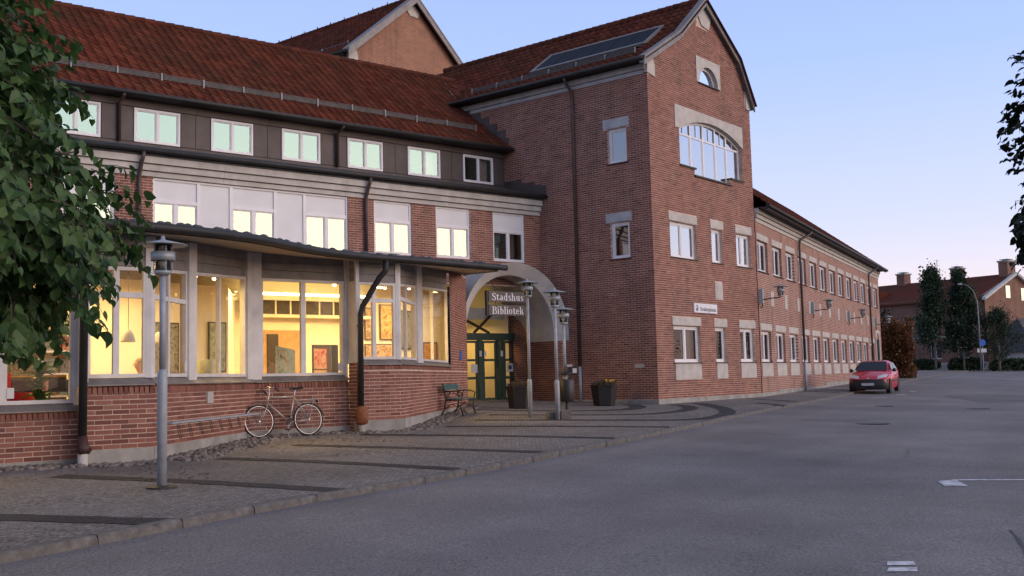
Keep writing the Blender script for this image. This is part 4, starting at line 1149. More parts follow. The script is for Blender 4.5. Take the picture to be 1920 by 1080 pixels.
# roof
sl = math.atan(.8); LR = 4.72 * math.hypot(1, .8)
mb = MB()
mb.quad((XL0, 1.095, 10.1), (-.24, 1.095, 10.1), (0.9, 5.815, 13.87), (XL0, 5.815, 13.87)); mb.quad((XL0, 5.815, 13.87), (0.9, 5.815, 13.87), (0.9, 10.5, 10.1), (XL0, 10.5, 10.1))
roofL = mb.build('roof', 'tile', main)
def keepL(x, y):
    yl = 1.095 + y * math.cos(sl)
    return x < -.2147 * yl - .06 + max(0.0, yl - 3.1) * .62
tile_roof(main, Tm(0, 1.095, 10.13, 0, sl), XL0, 1.2, LR - .1, keepL, 300, BASE['L'])
for i in range(75):
    x = XL0 + i * .335
    if x < .2: inst('ridge_tile', rme, roofL, Tm(x, 5.815, 13.93))
mb = MB(); mb.path([(XL0, 1.03, 10.10), (-.30, 1.03, 10.10)], .07, 10); mb.build('gutter', 'dark_metal', main, smooth=True)
mb = MB(); mb.box(XL0, -.30, 1.08, YD - .03, 10.05, 10.08); mb.build('eave_board', 'dark_cladding', main)
snow_guard(main, Tm(0, 1.95, 10.84), -17.0, -1.35, 1.21, h=.19)
mb = MB(); mb.path([(.05, 6.0, 14.0), (-.45, 4.6, 12.9), (-.62, 3.6, 12.15)], .05, 6); mb.path([(-.62, 3.6, 12.15), (-.72, 3.3, 11.95)], .075, 6); mb.build('valley_flashing', 'zinc', main)
for x in (-14.48, -7.41):
    gutter_pipe(main, None, [(x, 1.03, 10.05), (x, 1.10, 9.98), (x, YD - .10, 9.85), (x, YD - .09, 8.75)], .05)
for x in (-14.40, -7.24):
    gutter_pipe(main, None, [(x, -.33, 8.12), (x - .01, -.30, 7.95), (x - .03, -.24, 7.82), (x - .03, -.09, 7.52), (x - .03, -.08, 7.3), (x - .03, -.08, 5.3)], .055, clips=[(x - .03, -.08, 6.6)])
mb = MB(); mb.quad((XL0, 0, -.2), (XL0, 10.5, -.2), (XL0, 10.5, 8.0), (XL0, 0, 8.0)); mb.add([(XL0, 1.6, 8), (XL0, 10.5, 8), (XL0, 10.5, 10), (XL0, 5.8, 13.8), (XL0, 1.6, 10)], [(0, 1, 2, 3, 4)]); mb.quad((XL0, 10.5, -.2), (2, 10.5, -.2), (2, 10.5, 10.2), (XL0, 10.5, 10.2)); mb.build('outer_wall', 'brickwork_end', main)
mb = MB(); mb.quad((XL0, .3, 5.4), (-.3, .3, 5.4), (-1.6, 10.4, 5.4), (XL0, 10.4, 5.4)); mb.quad((XL0, .3, 8.2), (-.3, .3, 8.2), (-1.6, 10.4, 8.2), (XL0, 10.4, 8.2)); mb.quad((XL0, 5.5, 5.4), (-1.2, 5.5, 5.4), (-1.2, 5.5, 10.0), (XL0, 5.5, 10.0)); mb.build('dark_backing', 'dark_room', main)  # dark backing added so the rooms behind these windows stay black

# ================================================================== entrance portal: concrete arch with a short vault
portal = thing('entrance_portal', 'pale concrete arch over the entrance doors with brick below', 'entrance', (*LOC['L'], 0), ANG['L'])
AX, AZ = -2.06, 3.3
na = 28
th = [math.pi * i / na for i in range(na + 1)]
def arch_pts(r_, y, zlow=2.95):
    return [(AX - r_, y, zlow)] + [(AX - r_ * math.cos(t), y, AZ + r_ * math.sin(t)) for t in th] + [(AX + r_, y, zlow)]
def loft(mb, A, B):
    n = len(A); mb.add(A + B, [(i, i + 1, n + i + 1, n + i) for i in range(n - 1)])
yf, yi, yd = -1.125, -.785, 1.32
mb = MB(); loft(mb, arch_pts(2.3, yf), arch_pts(1.9, yi)); loft(mb, arch_pts(2.3, yf), arch_pts(2.3, .05)); mb.build('arch', 'plaster', portal, smooth=True)
mb = MB(); loft(mb, arch_pts(1.9, yi), arch_pts(1.9, yd + .3)); mb.build('vault', 'plaster', portal, smooth=True)
for sx in (-1, 1):
    TJ = Tm(AX + sx * 1.9, 0, 0, R(90) * -sx)       # brick sides of the passage
    lo, hi = (yi, yd + .2) if sx < 0 else (-yd - .2, -yi)
    mb = MB(Tm(AX + sx * 1.9, 0, 0, R(90) if sx < 0 else R(-90)))
    wall_sheet(mb, K(lo), K(hi), [.6, 2.95], [], y=.009)
    ws = mb.build('passage_wall', 'mortar', portal)
    mb = MB(Tm(AX + sx * 1.9, 0, 0, R(90) if sx < 0 else R(-90))); brick_mesh(mb, courses(K(lo), K(hi), .8, 2.94, [], 8)); mb.build('bricks', 'brick', ws, kind='stuff')
# splayed brick piers under the arch
for sx in (-1, 1):
    A = (AX + sx * 2.3, yf); B = (AX + sx * 1.9, yi)
    if sx < 0: a, b = A, B
    else: a, b = B, A
    ln = math.hypot(b[0] - a[0], b[1] - a[1])
    Tp = Tm(a[0], a[1], 0, math.atan2(b[1] - a[1], b[0] - a[0]))
    mb = MB(Tp); wall_sheet(mb, K(0), K(ln), [.6, 2.95], [], y=.009); ws = mb.build('pier', 'mortar', portal)
    mb = MB(Tp); brick_mesh(mb, courses(K(0), K(ln), .8, 2.94, [], 9)); mb.build('bricks', 'brick', ws, kind='stuff')
mb = MB(); mb.quad((AX - 2.3, yf, .6), (AX - 2.3, yf, 2.95), (AX - 2.3, .1, 2.95), (AX - 2.3, .1, .6)); mb.build('pier', 'brickwork_end', portal)
# door set: green posts, rails and leaves, glass over it
DG = 'door_green'
dz0 = .86
posts = [(-3.96, -3.86), (-2.90, -2.75), (-1.90, -1.70), (-1.05, -.93), (-.86, -.74), (-.22, -.16)]
fr_ = MB()
for a, b in posts: fr_.box(a, b, yd, yd + .1, dz0, 3.08)
fr_.box(-3.96, -.16, yd - .06, yd + .14, 3.08, 3.33)
fr_.box(-3.96, -.16, yd, yd + .1, dz0, dz0 + .05)
dset = fr_.build('door_frame', DG, portal)
leaves = [(-3.86, -2.90), (-2.75, -1.90), (-1.70, -1.05), (-.74, -.22)]
for a, b in leaves:
    f = MB(); f.box(a + .01, a + .09, yd + .03, yd + .08, dz0 + .06, 3.06); f.box(b - .09, b - .01, yd + .03, yd + .08, dz0 + .06, 3.06)
    for z0, z1 in ((dz0 + .06, 1.02), (1.69, 1.78), (2.33, 2.41), (2.98, 3.06)): f.box(a + .09, b - .09, yd + .032, yd + .078, z0, z1)
    d_ = f.build('door', DG, portal)
    for z0, z1 in ((1.02, 1.69), (1.78, 2.33), (2.41, 2.98)):
        p = MB(); p.quad((a + .09, yd + .055, z0), (b - .09, yd + .055, z0), (b - .09, yd + .055, z1), (a + .09, yd + .055, z1)); p.build('pane', 'glass_shop', d_)
    h = MB(); h.path([(b - .05, yd + .03, 1.6), (b - .05, yd - .03, 1.6), (b - .05, yd - .03, 2.1), (b - .05, yd + .03, 2.1)], .012, 6); h.build('handle', 'chrome', d_)
for x, z, s in ((-1.86, 2.5, .07), (-1.66, 2.5, .07), (-.9, 2.5, .07)):
    p = MB(); p.box(x, x + .1, yd - .012, yd - .002, z, z + .2); p.build('sticker', 'paper', portal)
for x, z in ((-2.22, 1.92), (-.60, 1.94)):
    p = MB(); p.box(x, x + .28, yd + .02, yd + .028, z, z + .3); n_ = p.build('notice', 'paper', portal)
    p = MB(); p.lathe([(.085, 0), (.085, .003)], (x + .14, yd + .016, z + .16), 14, axis='y'); p.build('emblem', 'sign_ink' if x > -1 else 'paper', n_)
# glazing over the doors
gp = [(AX - 1.9, 3.33)] + [(AX - 1.9 * math.cos(t), AZ + 1.9 * math.sin(t)) for t in th if AZ + 1.9 * math.sin(t) > 3.34] + [(AX + 1.9, 3.33)]
mb = MB(); mb.add([(x, yd + .05, z) for x, z in gp], [tuple(range(len(gp)))]); mb.build('fanlight', 'glass_shop', portal)
mb = MB(); mb.box(-3.9, -.2, yd + .3, yd + .6, 3.85, 4.25); mb.build('beam', 'plaster', portal)
mb = MB(); mb.path([(-3.2, yd + .2, 4.2), (-1.2, yd + .25, 3.35)], .05, 6); mb.path([(-.9, yd + .2, 4.2), (-1.9, yd + .25, 3.35)], .05, 6); mb.build('strut', 'wood_dark', portal)
# lobby behind the doors
mb = MB(); x0, x1, y0, y1 = -4.1, .0, yd + .12, 4.6
mb.quad((x0, y0, .86), (x1, y0, .86), (x1 - .9, y1, .86), (x0 - .4, y1, .86)); lobby_f = mb.build('lobby_floor', 'inside_floor', portal)
mb = MB(); mb.quad((x0, y1, .86), (x1, y1, .86), (x1, y1, 5.2), (x0, y1, 5.2)); mb.quad((x0, y0, .86), (x0, y1, .86), (x0, y1, 5.2), (x0, y0, 5.2)); mb.quad((-.42, y0, .86), (-1.10, y1, .86), (-1.10, y1, 5.2), (-.42, y0, 5.2)); mb.build('lobby_wall', 'inside_wall', portal)
mb = MB(); mb.quad((x0, y0, 5.2), (x1, y0, 5.2), (x1, y1, 5.2), (x0, y1, 5.2)); mb.build('lobby_ceiling', 'inside_ceiling', portal)
mb = MB(); mb.box(-3.2, -2.2, 3.4, 3.9, .86, 1.9); mb.build('counter', 'wood_dark', portal)
mb = MB(); mb.box(AX - .6, AX + .6, 2.6, 2.72, 3.70, 3.76); mb.build('ceiling_lamp', 'tube_glow', portal)
def lamp_light(name, T, power, size, col=(1.0, .70, .30), sizey=None):
    l = bpy.data.lights.new(name, 'AREA'); l.energy = power; l.color = col; l.shape = 'RECTANGLE'; l.size = size; l.size_y = sizey or size
    o = bpy.data.objects.new(name, l); COL.objects.link(o); o.matrix_world = T
    return o
lamp_light('lobby_lamp_light', BASE['L'] @ Tm(AX, 2.66, 3.68), 45, 1.2, (1.0, .60, .16), sizey=.3)
mb = MB(); mb.plan([(-4.4, -1.2), (.2, -1.2), (-.25, 1.5), (-4.4, 1.5)], .2, .862); mb.build('threshold', 'plinth', portal)
# ================================================================== library pavilion in front of the main building (frame L)
pav = thing('library_pavilion', 'low brick library pavilion with zigzag windows, lit yellow inside, under a dark flat roof', 'building', (*LOC['L'], 0), ANG['L'])
AC = R(46.16)
FAC = {  # origin x, y, angle
    'A': (-18.318, -11.686, 0), 'B': (-18.318, -12.036, 0), 'C': (-18.318, -12.036, AC),
    'D': (-15.044, -8.626, 0), 'E': (-15.044, -8.976, 0), 'F': (-11.727, -8.976, AC)}
FT = {k: Tm(x, y, 0, a) for k, (x, y, a) in FAC.items()}
# facet: s0, s1, frame bottom, brick top, plinth top, ground depth
SEG = {'A': (-5.6, -1.03, 1.50, 1.245, .645), 'B': (-1.03, 0.0, 1.87, 1.605, .78), 'C': (0.0, 4.727, 1.87, 1.605, .78),
       'D': (0.0, 2.174, 1.87, 1.605, .78), 'E': (2.174, 3.317, 2.19, 1.965, .885), 'F': (0.0, 10.85, 2.19, 1.965, .885)}
allb = []
for k, (s0, s1, zf, zt, zp) in SEG.items():
    T = FT[k]
    hs = []
    top = zt
    if k == 'F':
        mb = MB(T); wall_sheet(mb, K(s0), K(7.27), [zp - .5, zt], hs); mb.build('wall', 'mortar', pav)
        mb = MB(T); wall_sheet(mb, K(7.27), K(s1), [zp - .5, 5.0], hs); mb.build('wall', 'mortar', pav)
        lst = courses(K(s0), K(s1), zp, zt + .001, [], 12) + courses(K(7.27), K(s1), zt, 4.98, [], 14)
    else:
        mb = MB(T); wall_sheet(mb, K(s0), K(s1), [zp - .5, zt], hs); mb.build('wall', 'mortar', pav)
        lst = courses(K(s0), K(s1), zp, zt + .001, [], ord(k))
    allb += [(k, b) for b in lst]
    mb = MB(T)
    if k == 'F': mb.box(s0 + .02, s1, -.02, .12, -.2, zp); 
    else: mb.box(s0 - (.02 if k in 'BE' else 0), s1, -.02 if k != 'C' else -.018, .12, -.2, zp)
    mb.build('plinth', 'plinth', pav)
    # course of bricks on edge below the sill, sloping outwards
    e1 = 7.3 if k == 'F' else s1
    n = int((e1 - s0) / .0745); q = random.Random(ord(k))
    rw = MB()
    d0, d1 = zf - zt, .14
    zz0, zz1 = zt + .006, zt + (d0 - .1)
    rw.add([(.004, -.012, zz0), (.066, -.012, zz0), (.066, .1, zz0), (.004, .1, zz0), (.004, -.012, zz1 - .06), (.066, -.012, zz1 - .06), (.066, .1, zz1 + .01), (.004, .1, zz1 + .01)],
           [(0, 3, 2, 1), (4, 5, 6, 7), (0, 1, 5, 4), (1, 2, 6, 5), (3, 0, 4, 7)])
    me = rw.mesh('edge_brick'); me.materials.append(MATS['brick_single'])
    if k in 'ABDE':
        for i in range(n):
            inst('edge_brick', me, pav, T @ Tm(s0 + i * (e1 - s0) / n + .002, q.uniform(-.003, .001), 0))
    else:
        st = MB(T)
        for i in range(n):
            x = s0 + i * (e1 - s0) / n + .002
            st.add([(x + a[0], a[1], a[2]) for a in rw.v], rw.f, tint=min(1, max(0, q.gauss(.48, .22))))
        st.build('edge_bricks', 'brick', pav, kind='stuff')
    mb = MB(T); mb.quad((s0, .0, zt), (e1, .0, zt), (e1, .1, zf - .1), (s0, .1, zf - .1)); mb.build('mortar_bed', 'mortar', pav)
    mb = MB(T); mb.add([(s0, -.03, zf - .105), (e1, -.03, zf - .105), (e1, .09, zf - .004), (s0, .09, zf - .004), (s0, -.03, zf - .125), (e1, -.03, zf - .125)], [(0, 1, 2, 3), (4, 5, 1, 0)]); mb.build('sill', 'verge_metal', pav)
# the bricks that show largest are single parts, the rest are joined
def dist(kb):
    k, b = kb; p = BASE['L'] @ FT[k] @ Vector(((b[0] + b[1]) / 2, 0, (b[2] + b[3]) / 2))
    vis = {'A': 1.0, 'B': 1.0, 'C': .55, 'D': .9, 'E': .86, 'F': .3}[k]
    if k == 'A' and b[1] < -2.3: return 1e3
    return (p - Vector((0, 0, EYE))).length / vis + (40 if b[1] - b[0] < .12 else 0)
allb.sort(key=dist)
cache = {}
q = random.Random(21)
for k, (x0, x1, z0, z1) in allb[:300]:
    key = round(x1 - x0, 3)
    if key not in cache:
        m_ = MB(); m_.add([(0, 0, 0), (key, 0, 0), (key, 0, BH - BL), (0, 0, BH - BL), (0, .02, 0), (key, .02, 0), (key, .02, BH - BL), (0, .02, BH - BL)], [(0, 1, 2, 3), (0, 4, 5, 1), (1, 5, 6, 2), (2, 6, 7, 3), (3, 7, 4, 0)])
        cache[key] = m_.mesh('brick'); cache[key].materials.append(MATS['brick_single'])
    inst('brick', cache[key], pav, FT[k] @ Tm(x0, -q.uniform(0, .004), z0, q.uniform(-.004, .004)))
rest = {}
mbr = MB()
for k, b in allb[300:]:
    mbr.T = FT[k]; brick_mesh(mbr, [b], seed=int(b[0] * 977 + b[2] * 131))
mbr.build('bricks', 'brick', pav, kind='stuff')
# returns at the two steps of the front
for x, y0, y1, z0, z1 in ((-19.348, -12.036, -11.686, .4, 1.75), (-12.87, -8.976, -8.626, .4, 2.10)):
    Tq = Tm(x, y1, 0, R(-90))
    mb = MB(Tq); wall_sheet(mb, K(0), K(.35), [z0, z1], []); ws = mb.build('return_wall', 'mortar', pav)
    mb = MB(Tq); brick_mesh(mb, courses(K(0), K(.35), z0, z1, [], 31)); mb.build('bricks', 'brick', ws, kind='stuff')
hd_ = lambda y: 3.60 + .085 * (y + 12.04)
def head(k, s):
    x, y, a = FAC[k]; return hd_(y + s * math.sin(a))
def shop(k, s0, s1, cols, rows=(), zf=None, fr=.055, bar=.09):
    zf = zf or SEG[k][2]
    return window(pav, FT[k], s0, s1, zf, None, y=.07, cols=cols, rows=rows, fr=fr, bar=bar, dp=.08, sash=0, g='glass_shop', m='white_post', head=(head(k, s0), head(k, s1)))
shop('A', -5.5, -3.6, (-4.5,)); shop('A', -3.45, -2.10, ()); shop('A', -2.10, -1.10, ())
shop('B', -1.02, -.10, (-.57,), (3.16,))
shop('C', .09, 1.46, (.73,), (3.15,), bar=.075)
shop('C', 1.80, 4.42, (3.03,), bar=.07)
shop('D', .17, 2.12, (1.14,), bar=.11)
shop('E', 2.26, 3.20, (2.66,), (3.47,), bar=.085)
shop('F', .10, 2.12, (.95,), (3.55,), bar=.08)
shop('F', 2.85, 7.22, (4.70,), bar=.08)
def post(k, s0, s1, y0, y1, zb, dz=.5):
    mb = MB(FT[k]); mb.slab(s0, s1, y0, y1, zb, head(k, s0) + dz, head(k, s1) + dz); mb.build('post', 'white_post', pav)
post('B', -.12, -.002, .07, .20, 1.86); 
mb = MB(); mb.plan([(-18.44, -11.97), (-18.35, -11.985), (-18.27, -11.93), (-18.40, -11.78)], 1.86, 4.1); mb.build('post', 'white_post', pav)
post('C', 1.46, 1.80, .03, .2, 1.77); post('C', 4.42, 4.66, .03, .2, 1.77)
post('D', -.07, .17, .02, .2, 1.75); post('D', 2.12, 2.174, .04, .3, 1.74); post('E', 2.176, 2.26, .02, .42, 2.10)
mb = MB(); mb.plan([(-11.84, -8.91), (-11.76, -8.925), (-11.68, -8.87), (-11.80, -8.72)], 2.18, 4.3); mb.build('post', 'white_post', pav)
post('F', 2.12, 2.85, .03, .2, 2.06); post('A', -1.10, -1.03, .05, .3, 1.37); post('B', -1.05, -1.0, .02, .42, 1.75); post('A', -3.6, -3.45, .05, .3, 1.5)
# boards over the windows
for k, (s0, s1, *_r) in SEG.items():
    e1 = 7.27 if k == 'F' else s1
    nb = 4
    for i in range(nb):
        mb = MB(FT[k]); h0, h1 = head(k, s0), head(k, e1); b0 = .012 + i * .165
        y0 = .15 + (.02 if i % 2 else 0)
        mb.add([(s0, .08, h0 + b0), (e1, .08, h1 + b0), (e1, .30, h1 + b0), (s0, .30, h0 + b0), (s0, .095, h0 + b0 + .158), (e1, .095, h1 + b0 + .158), (e1, .30, h1 + b0 + .158), (s0, .30, h0 + b0 + .158)],
               [(0, 3, 2, 1), (4, 5, 6, 7), (0, 1, 5, 4), (1, 2, 6, 5), (2, 3, 7, 6), (3, 0, 4, 7)])
        mb.build('board', 'board', pav)
# roof: wavy eave, felt top, boarded soffit
EAVE = [(-26, -12.78, 4.15), (-22.5, -12.78, 4.15), (-19.4, -12.78, 4.15), (-18.57, -12.72, 4.15), (-18.04, -12.60, 4.16), (-17.31, -12.30, 4.18), (-16.48, -11.77, 4.22), (-15.43, -10.9, 4.27), (-14.34, -10.11, 4.31), (-13.31, -9.62, 4.34), (-12.48, -9.42, 4.35), (-11.21, -9.20, 4.37), (-9.71, -8.85, 4.39), (-8.75, -8.66, 4.40)]
def cr3(pts, n=5):
    P = [Vector(p) for p in pts]; P = [P[0] * 2 - P[1]] + P + [P[-1] * 2 - P[-2]]; out = []
    for i in range(1, len(P) - 2):
        for k in range(n):
            t = k / n
            out.append(.5 * ((2 * P[i]) + (P[i + 1] - P[i - 1]) * t + (2 * P[i - 1] - 5 * P[i] + 4 * P[i + 1] - P[i + 2]) * t * t + (3 * P[i] - P[i - 1] - 3 * P[i + 1] + P[i + 2]) * t ** 3))
    return out + [P[-2]]
ev = cr3(EAVE)
inner = []
for i, p in enumerate(ev):
    t = i / (len(ev) - 1)
    inner.append(Vector((-26 + 21.7 * t, -.03 - 1.15 * max(0, (t - .94) / .06), 5.42 - .2 * max(0, (t - .94) / .06))))
n = len(ev)
mb = MB(); mb.add([tuple(p + Vector((0, 0, .06))) for p in ev] + [tuple(p + Vector((0, 0, .04))) for p in inner], [(i, i + 1, n + i + 1, n + i) for i in range(n - 1)]); mb.build('roof', 'roof_felt', pav)
mb = MB(); mb.add([tuple(p + Vector((0, 0, -.10))) for p in ev] + [tuple(p + Vector((0, 0, -.13))) for p in inner], [(i, n + i, n + i + 1, i + 1) for i in range(n - 1)]); mb.build('soffit', 'soffit', pav)
mb = MB(); mb.add([tuple(p + Vector((0, 0, .06))) for p in ev] + [tuple(p + Vector((0, 0, -.10))) for p in ev], [(i, n + i, n + i + 1, i + 1) for i in range(n - 1)])
a, b = ev[-1], inner[-1]
mb.add([tuple(a + Vector((0, 0, .06))), tuple(b + Vector((0, 0, .04))), tuple(b + Vector((0, 0, -.15))), tuple(a + Vector((0, 0, -.12)))], [(0, 1, 2, 3)]); mb.build('fascia', 'dark_metal', pav)
out_ = []
for i, p in enumerate(ev):
    d = (ev[min(i + 1, n - 1)] - ev[max(i - 1, 0)]); d.z = 0; d.normalize(); out_.append(p + Vector((d.y, -d.x, 0)) * .07 + Vector((0, 0, -.02)))
out_.append(out_[-1] + Vector((.22, .05, .0)))
mb = MB(); mb.path(out_, .075, 10); mb.build('gutter', 'dark_metal', pav, smooth=True)
mb = MB(); q = random.Random(9)
for i in range(0, n - 1):                # lumpy edge of felt and moss along the eave
    p = ev[i]
    if q.random() < .6: mb.lathe([(0, -.03), (.10, 0), (.05, .045), (0, .06)], tuple(p + Vector((q.uniform(-.1, .1), .12, .06))), 7)
mb.build('roof_edge_moss', 'roof_felt', pav, smooth=True, kind='stuff')
# rain pipes with their rusty boots
gutter_pipe(pav, None, [(-12.42, -9.47, 4.28), (-12.43, -9.45, 4.05), (-12.52, -9.36, 3.92), (-12.80, -9.12, 3.32), (-12.83, -9.07, 3.15), (-12.83, -9.06, 1.12)], .062, 'dark_metal', clips=[(-12.83, -9.06, 2.9)])
mb = MB(); mb.lathe([(.10, .82), (.13, .86), (.13, 1.08), (.09, 1.18), (.065, 1.2)], (-12.83, -9.09, 0), 10); mb.build('pipe_boot', 'rust_boot', pav, smooth=True)
mb = MB(); mb.path([(-12.83, -9.08, .84), (-12.83, -9.08, .5)], .075, 10); mb.build('pipe_foot', 'plinth', pav, smooth=True)
gutter_pipe(pav, None, [(-19.4, -12.72, 4.05), (-19.4, -12.5, 3.8), (-19.42, -12.12, 3.4), (-19.42, -12.10, .95)], .062, 'dark_metal')
mb = MB(); mb.path([(-19.42, -12.10, 1.0), (-19.42, -12.12, .85), (-19.40, -12.20, .78)], [.07, .085, .095], 10); mb.build('pipe_boot', 'rust_iron', pav, smooth=True)
mb = MB(); mb.path([(-19.42, -12.12, .74), (-19.42, -12.12, .3)], .075, 10); mb.build('pipe_foot', 'concrete', pav, smooth=True)
mb = MB(FT['C']); mb.box(2.15, 2.42, -.03, .0, 1.40, 1.60); mb.build('vent_plate', 'concrete', pav)
mb = MB(FT['F']); mb.box(9.1, 9.45, -.02, .0, 2.30, 2.58); mb.build('blue_sign', 'sign_blue', pav)
for k, s in (('A', -2.0), ('D', 2.0), ('C', 1.38), ('C', 2.95), ('F', 2.02), ('F', 7.1)):
    mb = MB(FT[k]); mb.box(s - .05, s + .05, .055, .062, SEG[k][2] + .09, SEG[k][2] + .25); mb.build('sticker', 'paper', pav)

# ------------------------------------------------------------------ inside the pavilion
ZF = 1.05
YB = -3.3
fpts = [(-25.9, -11.4), (-19.35, -11.4), (-19.35, -11.8), (-18.4, -11.8), (-15.1, -8.35), (-12.87, -8.35), (-12.87, -8.75), (-11.8, -8.75), (-6.5, YB + .01), (-6.55, YB + .01), (-25.9, YB + .01)]
mb = MB(); mb.add([(x, y, ZF) for x, y in fpts], [tuple(range(len(fpts)))]); mb.build('floor', 'inside_floor', pav)
zc = lambda y: 3.72 + .085 * (y + 12.04)
mb = MB(); mb.add([(x, y, zc(y)) for x, y in fpts], [tuple(range(len(fpts) - 1, -1, -1))]); mb.build('ceiling', 'inside_ceiling', pav)
mb = MB(); mb.quad((-25.9, YB, ZF), (-6.5, YB, ZF), (-6.5, YB, 4.6), (-25.9, YB, 4.6)); mb.quad((-25.9, YB, ZF), (-25.9, -11.4, ZF), (-25.9, -11.4, 4.6), (-25.9, YB, 4.6)); mb.build('inner_wall', 'inside_wall', pav)
mb = MB(); mb.quad((-25.9, -11.35, .3), (-19.35, -11.35, .3), (-19.35, -11.35, 1.5), (-25.9, -11.35, 1.5)); mb.build('inner_wall', 'inside_white', pav)
mb = MB()
for k, (s0, s1, zf, *_r) in SEG.items():
    e1 = 10.6 if k == 'F' else s1
    mb.T = FT[k]; mb.quad((s0, .28, .3), (e1, .28, .3), (e1, .28, zf - .01), (s0, .28, zf - .01))
mb.build('inner_wall', 'inside_white', pav)
# free-standing screens seen through the glass
def screen(x0, y0, x1, y1, z1, name='partition', m='inside_white'):
    ln = math.hypot(x1 - x0, y1 - y0); mb = MB(Tm(x0, y0, 0, math.atan2(y1 - y0, x1 - x0))); mb.box(0, ln, -.05, .05, ZF, z1); return mb.build(name, m, pav)
screen(-18.3, -7.4, -14.6, -6.2, 3.9); screen(-14.6, -6.2, -13.2, -3.4, 3.9)
# light strip over a row of dark glass in the back of the gallery
mb = MB(); mb.box(-13.0, -9.3, YB - .35, YB - .02, 3.42, 3.50); mb.box(-13.0, -9.3, YB - .38, YB - .02, 3.86, 3.90)
for i in range(9):
    x = -13.0 + i * .42; mb.box(x, x + .04, YB - .36, YB - .32, 3.5, 3.86)
cs = mb.build('clerestory', 'inside_white', pav)
for i in range(8):
    x = -13.0 + i * .42; p = MB(); p.box(x + .045, x + .415, YB - .345, YB - .335, 3.505, 3.855); p.build('pane', 'wood_dark', cs)
for i in range(4):
    x = -12.9 + i * .92; t_ = MB(); t_.path([(x, YB - .42, 4.02), (x + .86, YB - .42, 4.02)], .035, 8); t_.build('tube_lamp', 'tube_glow', pav)
for x, y in ((-12.4, -7.2), (-11.9, -6.9), (-11.7, -6.4), (-11.0, -6.8), (-10.6, -6.3), (-10.3, -6.0), (-10.9, -7.4), (-9.7, -6.2), (-16.6, -9.4), (-15.8, -8.4)):
    z = zc(y) - .16
    sp_ = MB(); sp_.lathe([(.045, .06), (.05, 0), (.03, -.02)], (x, y, z), 10); sp_.path([(x, y, z + .06), (x, y, z + .17)], .01, 5)
    so = sp_.build('spotlight', 'white_frame', pav)
    g_ = MB(); g_.lathe([(.045, -.022), (.03, -.045), (0, -.05)], (x, y, z), 10); g_.build('bulb', 'spot_glow', so, smooth=True)
mb = MB(); mb.box(-12.4, -11.2, YB - .06, YB - .01, ZF, 3.1); mb.build('doorway', 'wood_light', pav)
mb = MB(); mb.box(-12.25, -11.95, YB - .1, YB - .06, ZF, 3.0); mb.build('doorway', 'wood_dark', pav)
LB = BASE['L']
for x, y, p_ in ((-22.5, -8.2, 120), (-20.3, -8.0, 140), (-18.4, -9.0, 85), (-16.6, -8.6, 85), (-13.6, -5.6, 110), (-11.7, -5.7, 110), (-10.2, -5.4, 105), (-8.3, -4.5, 65)):
    lamp_light('ceiling_lamp_light', LB @ Tm(x, y, zc(y) - .25), p_, 1.0, (1.0, .66, .23))
# ------------------------------------------------------------------ street lamps
def lantern(parent, z, s=1.0, post_r=.045, T=None):
    b = MB(T); b.lathe([(.05 * s, z), (.10 * s, z + .02), (.115 * s, z + .05), (.08 * s, z + .07)], (0, 0, 0), 16); b.build('lamp_base', 'lamp_grey', parent, smooth=True)
    g = MB(T); g.lathe([(.098 * s, z + .065), (.098 * s, z + .40)], (0, 0, 0), 16); g.build('lamp_glass', 'glass_lamp', parent, smooth=True)
    k = MB(T); k.lathe([(.03, z + .07), (.035, z + .30), (0, z + .31)], (0, 0, 0), 8); k.build('bulb', 'sign_white', parent, smooth=True)
    r_ = MB(T); r_.lathe([(.145 * s, z + .19), (.150 * s, z + .19), (.150 * s, z + .30), (.145 * s, z + .30), (.145 * s, z + .19)], (0, 0, 0), 20); r_.build('shade_ring', 'lamp_grey', parent, smooth=True)
    for i in range(4):
        a = i * math.pi / 2 + .4
        p = MB(T); p.path([(.112 * s * math.cos(a), .112 * s * math.sin(a), z + .05), (.112 * s * math.cos(a), .112 * s * math.sin(a), z + .43)], .009, 5); p.build('strut', 'lamp_grey', parent)
    d = MB(T); d.lathe([(.12 * s, z + .40), (.30 * s, z + .385), (.305 * s, z + .393), (.14 * s, z + .432), (.03, z + .46), (.02, z + .51), (0, z + .515)], (0, 0, 0), 24); d.build('saucer_shade', 'lamp_grey', parent, smooth=True)
def post_lamp(label, x, y, h, base_h, plate=True, lean=0.0):
    t = thing('street_lamp', label, 'street lamp', (x, y, gz(x, y)), rnd.uniform(0, 6), 'grey post lamps on the paved forecourt')
    p = MB(); p.lathe([(.060, -.05), (.062, base_h), (.045, base_h + .05)], (0, 0, 0), 14); p.build('post_foot', 'galvanised', t, smooth=True)
    p = MB(); p.lathe([(.041, base_h + .03), (.038, h - .5)], (0, 0, 0), 14); p.build('post', 'galvanised', t, smooth=True)
    if plate:
        p = MB(); p.lathe([(.19, -.02), (.19, .02), (.10, .035)], (0, 0, 0), 14); p.build('foot_plate', 'iron_cover', t)
    lantern(t, h - .5)
    t.rotation_euler[1] = lean
    return t
post_lamp('grey post lamp standing alone beside the bicycle stand', -4.44, 13.24, 3.17, 1.43)
post_lamp('tallest grey post lamp beside the hanging entrance sign', .40, 27.43, 3.63, .95, False)
post_lamp('grey post lamp between the stone block and the litter bin', 1.08, 26.56, 3.33, .95, False, -.006)
post_lamp('shorter grey post lamp that carries the litter bin', 1.33, 27.43, 2.92, 1.1, False)
